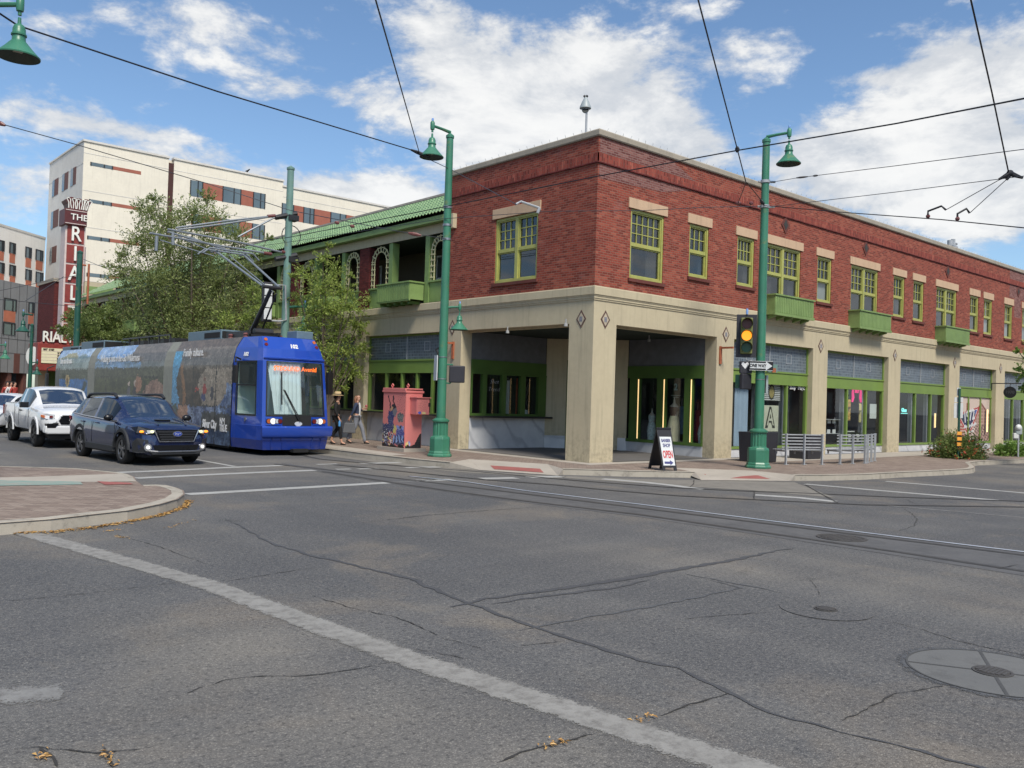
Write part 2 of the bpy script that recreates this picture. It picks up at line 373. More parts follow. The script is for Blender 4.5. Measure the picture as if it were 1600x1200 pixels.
def mat_sheet(name, c0, c1, scale=2.0, speck=90, rough=.8, wear=None, wearc=None, wa=(.5, .62), b=.3, fade=0):
    m, t = newmat(name); p = t.pos(); n = t.noise(p, scale, 7, .65); f = t.noise(p, speck, 4, .7)
    col = t.ramp(t.math('ADD', t.math('MULTIPLY', n, .55), t.math('MULTIPLY', f, .45)), [(.3, c0), (.7, c1)])
    if wear:
        k = t.ramp(t.math('ADD', t.math('MULTIPLY', t.noise(p, wear, 8, .75), .7), t.math('MULTIPLY', f, .3)), [(wa[0], 0), (wa[1], 1)])
        col = t.mix(k, col, wearc)
    bs = t.bsdf(col, rough, bump=f, bstr=b, bdist=.005, spec=.3)
    if fade:      # ragged, worn-away edges: the strip thins out towards its border (Col = 1) along a grainy line
        a = t.new('Attribute', attribute_name='Col'); sc = t.new('SeparateColor'); t.link(a.outputs[0], sc.inputs[0])
        g = t.math('ADD', t.math('MULTIPLY', t.noise(p, 9, 6, .7), .55), t.math('MULTIPLY', t.noise(p, 70, 4, .7), .45))
        k = t.math('ADD', t.math('MULTIPLY', sc.outputs[0], .62), t.math('MULTIPLY', g, .9)); k = t.ramp(k, [(fade, 1), (fade+.10, 0)])
        tr = t.new('BsdfTransparent'); mx = t.new('MixShader'); t.link(k, mx.inputs[0]); t.link(tr.outputs[0], mx.inputs[1]); t.link(bs.outputs[0], mx.inputs[2]); t.link(mx.outputs[0], t.out.inputs[0])
    return m
mat_sheet('road_paint', srgb(124, 122, 117), srgb(154, 152, 147), 1.2, 150, .75, 8, srgb(104, 101, 97), (.46, .64), fade=.80)
mat_sheet('road_paint_line', srgb(146, 146, 143), srgb(176, 176, 172), 1.2, 60, .75, 10, srgb(118, 117, 114), (.52, .7), fade=1.05); mat_sheet('road_paint_old', srgb(118, 118, 116), srgb(144, 143, 140), 1.5, 110, .75, 6, srgb(100, 98, 96), (.44, .6), fade=.62)
mat_sheet('sealant', srgb(66, 67, 69), srgb(86, 86, 88), 3, 60, .65, fade=.74)
mat_sheet('crack', srgb(46, 45, 44), srgb(70, 68, 66), 4, 60, .9, fade=.62)
mat_sheet('halo', srgb(78, 80, 83), srgb(94, 95, 97), 1.2, 100, .75, fade=.62)
mat_sheet('track_concrete', srgb(84, 84, 85), srgb(104, 103, 102), .8, 70, .75, 2.2, srgb(76, 76, 77), (.46, .66))
mat_sheet('concrete', srgb(152, 144, 132), srgb(180, 171, 158), 1.0, 80, .85, 3.0, srgb(124, 118, 110), (.55, .75))
mat_sheet('curb_concrete', srgb(146, 139, 126), srgb(180, 172, 157), 1.4, 80, .85, 3.5, srgb(98, 93, 86), (.52, .7))
mat_sheet('collar_concrete', srgb(94, 95, 95), srgb(114, 114, 112), 1.5, 120, .8, 3, srgb(76, 76, 76), (.5, .68)); mat_sheet('gutter_concrete', srgb(112, 108, 101), srgb(136, 131, 122), 1.0, 80, .85, 3, srgb(98, 95, 90), (.5, .7))
mat_sheet('porch_floor', srgb(92, 90, 88), srgb(112, 109, 106), 1.2, 80, .7)
mat_sheet('warning_red', srgb(142, 76, 70), srgb(168, 98, 90), 2, 60, .8, 5, srgb(120, 90, 84), (.5, .7))
mat_sheet('teal_stain', srgb(108, 142, 132), srgb(132, 158, 148), 2, 60, .8, 4, srgb(150, 146, 136), (.45, .6))
mat_sheet('iron', srgb(58, 56, 55), srgb(86, 83, 80), 6, 120, .55)
mat_sheet('seal_line', srgb(68, 68, 68), srgb(86, 86, 85), 3, 60, .7); mat_sheet('rail_steel', srgb(150, 160, 176), srgb(192, 202, 216), 2, 40, .3)
def mat_pavers(name, c, mortar, bw=.22, rh=.11):
    m, t = newmat(name); p = t.pos(); b = t.new('TexBrick'); mp = t.new('Mapping'); t.link(p, mp.inputs[0]); mp.inputs['Rotation'].default_value = (0, 0, .785)
    t.link(mp.outputs[0], b.inputs['Vector']); b.inputs['Scale'].default_value = 1; b.inputs['Brick Width'].default_value = bw; b.inputs['Row Height'].default_value = rh
    b.inputs['Mortar Size'].default_value = .006; b.inputs['Color1'].default_value = (0, 0, 0, 1); b.inputs['Color2'].default_value = (1, 1, 1, 1); b.inputs['Mortar'].default_value = (.5, .5, .5, 1)
    n = t.noise(p, 1.2, 6, .65); f = t.noise(p, 40, 4)
    k = t.math('ADD', t.math('MULTIPLY', b.outputs['Color'], .45), t.math('ADD', t.math('MULTIPLY', n, .35), t.math('MULTIPLY', f, .2)))
    col = t.mix(b.outputs['Fac'], t.ramp(k, [(.15, c[0]), (.5, c[1]), (.85, c[2])]), mortar)
    t.bsdf(col, .85, bump=t.math('ADD', t.math('MULTIPLY', b.outputs['Fac'], -1), f), bstr=.35, bdist=.006, spec=.25); return m
mat_pavers('pavers', [srgb(112, 96, 86), srgb(136, 119, 107), srgb(154, 139, 126)], srgb(102, 92, 84))
mat_pavers('pavers_dark', [srgb(86, 70, 64), srgb(104, 86, 79), srgb(120, 103, 95)], srgb(76, 66, 60))
def mat_vcol(name, rough=.4, coat=0.0, var=.1, spec=.5):
    m, t = newmat(name); a = t.new('Attribute', attribute_name='Col'); p = t.obj(); n = t.noise(p, 14, 5, .7)
    c = t.mix(t.math('MULTIPLY', t.ramp(n, [(.35, 0), (.7, 1)]), var), a.outputs[0], (.5, .48, .45)); t.bsdf(c, rough, coat=coat, spec=spec); return m
mat_vcol('print_gloss', .32, 0, .04, .35); mat_vcol('print_matt', .6, 0, .05)
def mat_leaf(name, lo, mid, hi, trans=.35):
    m, t = newmat(name); g = t.new('NewGeometry'); p = g.outputs['Position']
    k = t.math('ADD', t.math('MULTIPLY', g.outputs['Random Per Island'], .6), t.math('MULTIPLY', t.noise(p, 1.4, 3), .4))
    col = t.ramp(k, [(.15, lo), (.5, mid), (.85, hi)])
    d = t.new('BsdfPrincipled', Roughness=.5); d.inputs['Specular IOR Level'].default_value = .35; t.link(col, d.inputs[0])
    tr = t.new('BsdfTranslucent'); t.link(t.mix(.4, col, hi), tr.inputs[0])
    mx = t.new('MixShader'); mx.inputs[0].default_value = trans; t.link(d.outputs[0], mx.inputs[1]); t.link(tr.outputs[0], mx.inputs[2]); t.link(mx.outputs[0], t.out.inputs[0]); return m
mat_leaf('leaf_olive', (.07, .095, .03), (.20, .25, .08), (.40, .45, .18), .45)
mat_leaf('leaf_bright', (.09, .13, .03), (.28, .37, .085), (.50, .58, .16), .45)
mat_leaf('leaf_shrub', (.06, .09, .03), (.17, .23, .065), (.30, .37, .12), .4)
mat_leaf('leaf_fresh', (.06, .12, .02), (.15, .26, .05), (.26, .40, .09))
mat_leaf('flower_orange', srgb(170, 52, 30), srgb(206, 70, 36), srgb(224, 110, 60), .2)
mat_leaf('dry_leaf', srgb(140, 104, 52), srgb(186, 140, 70), srgb(206, 168, 92), .1)
paint('bark', srgb(92, 80, 68), .9, .25, 6)
# ------------------------------------------------------------------ ground, kerbs, tracks, markings
mb = MB(); mb.quad([(-300, -300, 0), (500, -300, 0), (500, 500, 0), (-300, 500, 0)]); struct(mb.build('road', 'asphalt', fix=False))
def poly_sheet(name, pts, z, mat):
    b = MB(); b.quad([(q[0], q[1], z) for q in pts]); o = struct(b.build(name, mat, fix=False))
    if o.data.polygons[0].normal.z < 0: o.data.flip_normals()
    return o
def px_poly(pts, ext=0):
    P = [G(x, y) for x, y in pts]; return further(P) if ext else P
def resample(P, step):
    P = [np.array(q[:2], float) for q in P]; out = [P[0]]
    for a, b in zip(P[:-1], P[1:]):
        k = max(1, int(np.linalg.norm(b-a)/step))
        out += [a+(b-a)*(i+1)/k for i in range(k)]
    return out
def strip(name, P, w, z, mat, wob=0.0, step=.25, taper=False, kind=True):
    P = resample(P, step); k = len(P); b = MB(); L = []
    for i, q in enumerate(P):
        t = P[min(i+1, k-1)]-P[max(i-1, 0)]; t = t/np.linalg.norm(t); nr = np.array([-t[1], t[0]])
        ww = w*(1-.0)*(.25+.75*math.sin(math.pi*min(1, max(.05, i/(k-1)*1.0)))) if taper else w
        wl = ww/2+random.uniform(-wob, wob); wr = ww/2+random.uniform(-wob, wob)
        q = q+nr*random.uniform(-wob, wob)
        L.append((q+nr*wl, q, q-nr*wr))
    b.v = [(p[0], p[1], z) for q in L for p in q]; b.f = [(3*i+j, 3*i+1+j, 3*i+4+j, 3*i+3+j) for i in range(k-1) for j in (0, 1)]; b.mi = [0]*(2*k-2)
    o = b.build(name, mat, fix=False, colors=[((1 if j != 1 else (0 if 0 < i < k-1 else .8)),)*3+(1,) for i in range(k) for j in range(3)])
    if o.data.polygons[0].normal.z < 0: o.data.flip_normals()
    return struct(o)
KERB_Z = .15
def pav(name, outline, mat, z=KERB_Z):
    return poly_sheet(name, outline, z, mat)
def kerb(name, P, w=.17, h=KERB_Z, inside=1, mat='curb_concrete'):
    """kerb stone along P (outer edge); inside = +1 puts its body on the left of the path"""
    P = resample(P, .3); k = len(P); b = MB(); pr = [(0.0, 0.0), (.012, h-.02), (.03, h+.003), (w, h+.003), (w, 0.0)]
    vs = []
    for i, q in enumerate(P):
        t = P[min(i+1, k-1)]-P[max(i-1, 0)]; t = t/np.linalg.norm(t); nr = np.array([-t[1], t[0]])*inside
        vs += [(q[0]+nr[0]*d, q[1]+nr[1]*d, zz) for d, zz in pr]
    n = len(pr); b.v = vs; b.f = [(i*n+j, i*n+j+1, (i+1)*n+j+1, (i+1)*n+j) for i in range(k-1) for j in range(n-1)]+[tuple(range(n)), tuple((k-1)*n+j for j in range(n))]
    b.mi = [0]*len(b.f); return struct(b.build(name, mat))
# far pavement in front of the corner building
kA = [(-4.15, 75), (-4.15, 8), (-4.12, 5), (-3.95, 2.6), (-3.75, 1.45)]
kB = [tuple(G(880, 732.5, .15)[:2]), tuple(G(985, 735.5, .15)[:2]), tuple(G(1086, 737.5, .15)[:2])]
kC = [tuple(G(x, y, .15)[:2]) for x, y in ((1242.5, 742), (1290, 742), (1347, 741), (1412, 737.5), (1470, 735), (1512, 732.8), (1521, 731.5))]
kD = [tuple(G(1524, 729, .15)[:2]), tuple(G(1516, 722.5, .15)[:2]), tuple(G(1530, 720.5, .15)[:2]), (19.3, -4.5), (30, -4.9), (60, -5.5)]
for k_ in (kA, kB, kC+kD[:2]): kerb('kerb', k_, inside=1)
kerb('kerb', kD[1:], inside=1)
def inset(p, d): return (p[0]+d[0], p[1]+d[1])
r1a, r1b = inset(kA[-1], (1.25, .75)), inset(kB[0], (.75, 1.35))
r2a, r2b = inset(kB[-1], (.55, 1.2)), inset(kC[0], (.1, 1.3))
far_outline = kA+[r1a, r1b]+kB+[r2a, r2b]+kC+kD+[(60, .02), (0.02, .02), (.02, 75)]
# pavers start behind the kerb
pav('pavement', far_outline, 'pavers', .146)
def ramp(a_road, b_road, b_in, a_in):
    b = MB(); A0, B0, B1, A1 = [np.array(q, float) for q in (a_road, b_road, b_in, a_in)]
    P = lambda q, z: (q[0], q[1], z)
    b.quad([P(A0, .008), P(B0, .008), P(B1, .149), P(A1, .149)]); o = struct(b.build('kerb_ramp', 'concrete'))
    def at(u, v): q = (A0*(1-u)+B0*u)*(1-v)+(A1*(1-u)+B1*u)*v; return (q[0], q[1], .008+.141*v+.006)
    w = MB(); w.quad([at(.2, .15), at(.84, .15), at(.84, .48), at(.2, .48)]); struct(w.build('warning_paving', 'warning_red'))
def flare(a_road, a_in, k_end):
    b = MB(); b.quad([(a_road[0], a_road[1], .006), (a_in[0], a_in[1], .1485), (k_end[0], k_end[1], .15)]); b.quad([(a_road[0], a_road[1], .006), (k_end[0], k_end[1], .15), (k_end[0], k_end[1], 0)]); struct(b.build('kerb_ramp', 'concrete', fix=False))
for A_, B_, e0, e1, i0, i1 in ((G(752, 735, 0), G(872, 743.5, 0), kA[-1], kB[0], r1a, r1b), (G(1096, 750.5, 0), G(1234, 752, 0), kB[-1], kC[0], r2a, r2b)):
    ramp(A_[:2], B_[:2], i1, i0); flare(A_, i0, e0); flare(B_, i1, e1)
# gutter apron and lighter concrete bands
poly_sheet('gutter', [*px_poly([(879, 744), (985, 748.5), (1086, 750.5), (1240, 753), (1250, 757), (1305, 778), (1180, 767), (1085, 761), (940, 751), (880, 747)])], .004, 'gutter_concrete')
strip('gutter', [(-4.45, 75), (-4.45, 8), (-4.4, 5), (-4.25, 2.4), (-4.1, .6), tuple(G(880, 746.5)[:2])], .55, .004, 'gutter_concrete')
poly_sheet('pavement_band', [(-3.92, 75), (-3.92, 8), (-3.85, 4), (-3.2, 4.2), (-3.1, 8), (-3.1, 75)], .1505, 'concrete')
poly_sheet('pavement_band', [(-.55, -.55), (6.6, -.55), (6.6, -.02), (-.02, -.02), (-.02, 6.6), (-.55, 6.6)], .1505, 'concrete')
poly_sheet('pavement_band', [(6.6, -1.7), (14, -1.7), (40, -1.6), (40, -.02), (6.6, -.02)], .1505, 'concrete')
poly_sheet('porch_floor', [(.02, .02), (5.75, .02), (5.75, 5.95), (.02, 5.95)], .158, 'porch_floor')
# near left corner
mC = [tuple(G(x, y, .15)[:2]) for x, y in ((-160, 843), (-60, 826), (0, 817), (80, 811), (140, 804), (200, 797.5), (250, 787.5), (278, 779.5), (289, 771.5), (287, 766), (276, 761.5), (262, 758), (244, 757), (222, 757.5))]
mD = [tuple(G(x, y, .15)[:2]) for x, y in ((213, 751), (210, 745), (200, 740.5), (186, 738), (120, 731.5), (0, 728), (-150, 727))]
kerb('kerb', [(-45, -5)]+mC, w=.2, inside=1); kerb('kerb', mD, w=.12, inside=1)
pav('pavement', mC+mD+[(-45, 6), (-45, -5)], 'pavers', .146)
poly_sheet('pavement_band', [G(x, y, .15) for x, y in ((-40, 747), (60, 744.5), (190, 740), (205, 744), (213, 752), (150, 753), (0, 752), (-40, 753))], .1505, 'concrete')
poly_sheet('pavement_stain', [G(x, y, .15) for x, y in ((-40, 751), (0, 750.5), (125, 752.5), (130, 757), (0, 759), (-40, 760))], .152, 'teal_stain')
poly_sheet('warning_paving', [G(x, y, .15) for x, y in ((151, 752), (203, 754.5), (208, 756.8), (164, 757.5))], .154, 'warning_red')
# painted lines
strip('crossing_line', [G(22, 827.5), G(325, 914), G(637, 1029), G(1165, 1200), G(1440, 1285)], .43, .0045, 'road_paint', .004, .12)
def line(pts, w, mat='road_paint_line', z=.0045, wob=.008): strip('road_marking', px_poly(pts), w, z, mat, wob, .2)
line([(186, 738.5), (280, 734.5), (360, 730.5), (440, 727.5)], .28); line([(212, 747.5), (280, 744), (400, 738.5), (492, 735)], .3)
line([(292, 772.5), (380, 767.5), (500, 760.5), (605, 754.5)], .3); line([(605, 754.5), (690, 749)], .25, 'road_paint_old')
line([(305, 718), (367, 729)], .14)
for pts, w in (([(495, 725.8), (527, 725)], .2), ([(565, 724.5), (630, 722.6)], .32), ([(634, 731), (692, 729.4)], .32), ([(647, 751.5), (707, 749.6)], .35), ([(752, 748), (807, 747)], .38), ([(826, 745.8), (877, 744.6)], .38),
               ([(525, 733.5), (548, 733)], .2), ([(560, 733), (590, 732)], .2)): line(pts, w)
line([(942, 748.5), (975, 751), (1010, 754), (1045, 758), (1100, 765)], .3)
line([(1180, 773.5), (1250, 778), (1305, 784)], .3); line([(1258, 756.5), (1350, 764.5), (1450, 773), (1560, 782)], .26); line([(1384, 752.3), (1480, 760), (1600, 770.5), (1800, 787)], .24)
line([(1375, 789), (1500, 800), (1600, 809), (1750, 822)], .28, 'road_paint_old')
strip('road_marking', [G(-70, 1096), G(20, 1086), G(118, 1078)], .85, .0042, 'road_paint_old', .02, .1)
# tram track: slab, rails
def further(P, L=30): d = P[-1]-P[-2]; return list(P)+[P[-1]+d/np.linalg.norm(d)*L]
slabA, slabB = [(820, 765), (1000, 786.5), (1200, 812), (1400, 837), (1600, 861), (1900, 899)], [(830, 787), (1000, 808), (1200, 838), (1400, 868), (1600, 900), (1900, 950)]
poly_sheet('track_slab', px_poly([(440, 724), (530, 735), (640, 750), (730, 758)]+slabA, 1)+px_poly([(505, 739), (630, 759), (680, 766), (750, 776)]+slabB, 1)[::-1], .0035, 'track_concrete')
def rail(pts, bright=True):
    P = further(px_poly(pts)); strip('tram_rail', P, .14, .0075, 'seal_line', 0, .5); strip('tram_rail', P, .075, .010, 'rail_steel' if bright else 'iron', 0, .5)
rail([(640, 744.5), (730, 753.5)]+[(x, y+2) for x, y in slabA]); rail([(505, 737), (630, 757), (750, 774), (830, 784.5), (1000, 804.5), (1200, 833.5), (1400, 862.5), (1600, 893), (1900, 941)], False)
rail([(430, 725.5), (470, 729.5), (530, 736.5), (640, 750)], False)
rail([(470, 711), (500, 717.5), (560, 723), (650, 730), (750, 737.5), (820, 744), (900, 751), (1000, 758.5), (1050, 762), (1150, 767), (1250, 770.5), (1400, 777), (1600, 783.5), (1800, 790)], False)
rail([(520, 726), (640, 738), (760, 750), (870, 758), (960, 767), (1060, 775), (1200, 782), (1350, 789), (1600, 792.5), (1800, 796)], False)
strip('track_joint', px_poly([(1257, 757), (1288, 775), (1312, 788)]), .07, .012, 'crack', .01)
strip('track_joint', px_poly([(1085, 750), (1083, 757), (1078, 762)]), .05, .012, 'crack', .01); strip('track_joint', px_poly([(1178, 768), (1178, 782)]), .05, .012, 'crack', .01)
strip('track_joint', px_poly([(1550, 892), (1600, 881)]), .03, .012, 'crack', .005)
# sealed and open cracks
ZC = [.0046]
def zup(): ZC[0] += .00003; return ZC[0]      # no two strips share a plane
def sealed(pts, w, mat='sealant', wob=.02): strip('road_crack', px_poly(pts), w*1.15, zup(), mat, wob, .12, True)
S = sealed
S([(352, 811), (375, 822), (420, 848), (485, 868), (560, 885), (640, 905), (700, 930), (740, 945), (800, 968), (860, 990), (930, 1010), (1000, 1032), (1060, 1045), (1140, 1083), (1200, 1115), (1310, 1142), (1400, 1165), (1560, 1206), (1700, 1240)], .085)
S([(700, 950), (760, 936), (870, 921), (960, 908), (1060, 890), (1160, 873), (1205, 862), (1240, 857)], .16); S([(760, 945), (850, 932), (960, 919), (1020, 906)], .08)
S([(800, 988), (880, 972), (960, 958), (1060, 940), (1160, 919), (1090, 903)], .09, 'halo'); S([(1060, 894), (1130, 909), (1190, 920), (1240, 930)], .07, 'halo')
C_ = lambda pts, w=.014: strip('road_crack', px_poly(pts), w*1.5, zup(), 'crack', .012, .07, True)
C_([(-20, 942), (60, 935), (130, 928), (250, 914), (300, 908)]); C_([(345, 910), (420, 898), (510, 885)]); C_([(180, 835), (250, 855), (335, 886)]); C_([(280, 1087), (350, 1064), (410, 1056), (480, 1057), (560, 1045), (640, 1030)], .02)
C_([(800, 1010), (850, 1006), (890, 1001)]); C_([(1020, 1122), (1080, 1101), (1148, 1083)], .025); C_([(770, 1195), (830, 1172), (880, 1160), (940, 1145)], .03); C_([(60, 1163), (75, 1180), (92, 1204)], .03); C_([(158, 1163), (170, 1185), (182, 1206)], .035)
C_([(1310, 1130), (1400, 1085), (1480, 1070)], .02); C_([(1265, 905), (1278, 922), (1283, 935)]); C_([(1060, 968), (1130, 962), (1205, 957)]); C_([(1375, 968), (1440, 984), (1500, 1003), (1600, 1024), (1700, 1040)], .02); C_([(620, 1010), (680, 1020), (740, 1032)]); C_([(470, 925), (540, 948), (620, 965), (700, 1000), (760, 1015)])
C_([(1410, 794), (1425, 803), (1433, 812), (1428, 822), (1405, 830), (1390, 832)], .02); C_([(560, 818), (660, 806), (760, 798), (850, 792)], .03); C_([(1415, 780), (1430, 788)], .02)
C_([(0, 1175), (60, 1168), (150, 1178), (240, 1168)], .02)
# manholes
def circ(c, r, n=48, wob=0): return [(c[0]+(r+random.uniform(-wob, wob))*math.cos(2*math.pi*i/n), c[1]+(r+random.uniform(-wob, wob))*math.sin(2*math.pi*i/n)) for i in range(n)]
def manhole(px, r, collar, label, seal=True):
    c = G(*px); t = thing('manhole_cover', label, 'manhole cover', (c[0], c[1], 0), 0, 'round covers set in the asphalt')
    if collar:
        if seal:
            k = 60; A, B2 = circ(c, collar*.9, k), circ(c, collar*1.5, k); b = MB(); b.v = [(x, y, .0049) for x, y in A+B2]; b.f = [(i, (i+1) % k, k+(i+1) % k, k+i) for i in range(k)]; b.mi = [0]*k; struct(b.build('road_patch', 'halo', fix=False, colors=[(0, 0, 0, 1)]*k+[(1.15, 0, 0, 1)]*k))
        b = MB(); b.quad([(x-c[0], y-c[1], .0062) for x, y in circ(c, collar, 64)])
        o = b.build('collar', 'collar_concrete' if seal else 'asphalt', t, fix=False)
        for k in range(4 if seal else 0):
            a = k*math.pi/2+.5; b2 = MB(); d = np.array([math.cos(a), math.sin(a), 0]); nn = np.array([-d[1], d[0], 0])*.012; z = np.array([0, 0, .0085])
            b2.quad([d*r*1.1+nn+z, d*collar-nn*0+nn+z, d*collar-nn+z, d*r*1.1-nn+z]); b2.build('joint', 'seal_line', t, fix=False)
        b = MB(); k = 64; A, B2 = circ((0, 0), collar+.011, k), circ((0, 0), collar-.005, k)
        b.v = [(x, y, .0088) for x, y in A+B2]; b.f = [(i, (i+1) % k, k+(i+1) % k, k+i) for i in range(k)]; b.mi = [0]*k; b.build('joint_ring', 'seal_line', t, fix=False) if seal else 0
    b = MB(); b.lathe([(r*1.16, .0), (r*1.16, .013), (r*1.0, .013), (r*1.0, .008), (r*.96, .008), (r*.96, .014), (.001, .014)], n=40)
    o = b.build('cover', 'iron', t, smooth=30)
    b = MB()
    for i in range(-3, 4):
        w_ = math.sqrt(max(.01, 1-(i/3.6)**2))*r*.86; b.box(-w_, w_, i*r*.25-.012, i*r*.25+.012, .014, .019)
    b.build('ribs', 'iron', t)
manhole((1551, 1051), .115, .56, 'round concrete collar with four joints and a small iron lid')
manhole((1290, 953), .09, .41, 'faint round patch with a small iron lid left of the big concrete collar', False)
manhole((1315, 841), .30, 0, 'dark ribbed iron cover lying beside the tram rail')
# litter
random.seed(5)
def scatter(name, label, n, where, size, mat):
    b = MB()
    for _ in range(n):
        x, y = where(); a = random.random()*6.28; s = size*random.uniform(.5, 1.4); d = np.array([math.cos(a), math.sin(a)]); e = np.array([-d[1], d[0]])*.35
        z = .006+random.random()*.012; q = np.array([x, y]); b.quad([(*(q-d*s), z), (*(q+e*s), z+.008), (*(q+d*s), z), (*(q-e*s), z+.004)])
    o = b.build(name, mat, fix=False); o['kind'] = 'stuff'; return o
Lk = resample(px_poly([(20, 833), (80, 831), (140, 825), (200, 815), (250, 805), (285, 793), (293, 783)]), .1)
def wl():
    q = random.choice(Lk); return q[0]+random.gauss(.0, .03), q[1]-abs(random.gauss(.0, .07))
scatter('dry_leaves', '', 800, wl, .03, 'dry_leaf')
Lk2 = [resample(px_poly(p), .05) for p in ([(165, 831), (182, 829)], [(180, 839), (200, 842)], [(262, 826), (310, 812)], [(60, 1175), (70, 1186)], [(157, 1168), (176, 1196)], [(850, 1170), (885, 1160)], [(1000, 1128), (1015, 1122)])]
def wl2():
    q = random.choice(random.choice(Lk2)); return q[0]+random.gauss(0, .02), q[1]+random.gauss(0, .02)
scatter('dry_leaves', '', 160, wl2, .016, 'dry_leaf')
c = G(64, 829); b = MB()
for k in range(5): b.quad([(c[0]+random.uniform(-.08, .08)+dx, c[1]+random.uniform(-.05, .05)+dy, .01+random.random()*.03) for dx, dy in ((-.05, -.03), (.05, -.03), (.06, .03), (-.05, .04))])
tag(b.build('paper_scrap', 'white_paint', fix=False), 'crumpled white paper scrap at the start of the painted line', 'litter')
# ------------------------------------------------------------------ the brick corner building
BLD = thing('corner_building', 'two storey red brick corner building with green shopfronts and tiled balcony wing', 'building', (0, 0, 0))
XE, YE, YW = 46.0, 6.72, 49.5
HT, HB = 9.46, 5.08
# upper brick walls with window openings: a0, a1, z0, z1, columns, rows, double, blind
RW = [(1.44, 2.95, 5.46, 7.48, 5, 3, 0, 0), (4.2, 5.19, 5.83, 7.48, 3, 2, 0, 0), (6.76, 7.74, 5.84, 7.48, 4, 2, 0, 0), (8.47, 10.68, 5.5, 7.48, 3, 3, 1, 0), (11.85, 12.87, 5.8, 7.48, 3, 2, 0, 1),
      (14.36, 16.55, 5.5, 7.48, 3, 3, 1, 0), (17.93, 18.93, 5.78, 7.48, 3, 2, 0, 0), (19.76, 20.77, 5.76, 7.48, 3, 2, 0, 0), (22.06, 24.22, 5.5, 7.47, 3, 3, 1, 0), (25.77, 26.78, 5.75, 7.46, 3, 2, 0, 0),
      (27.45, 28.47, 5.74, 7.46, 3, 2, 0, 2), (30.1, 31.15, 5.72, 7.45, 3, 2, 0, 2), (32.55, 33.6, 5.72, 7.45, 3, 2, 0, 2), (36, 38, 5.6, 7.45, 3, 3, 1, 0)]
LW = [(2.4, 4.37, 5.47, 7.5, 3, 3, 1, 0)]
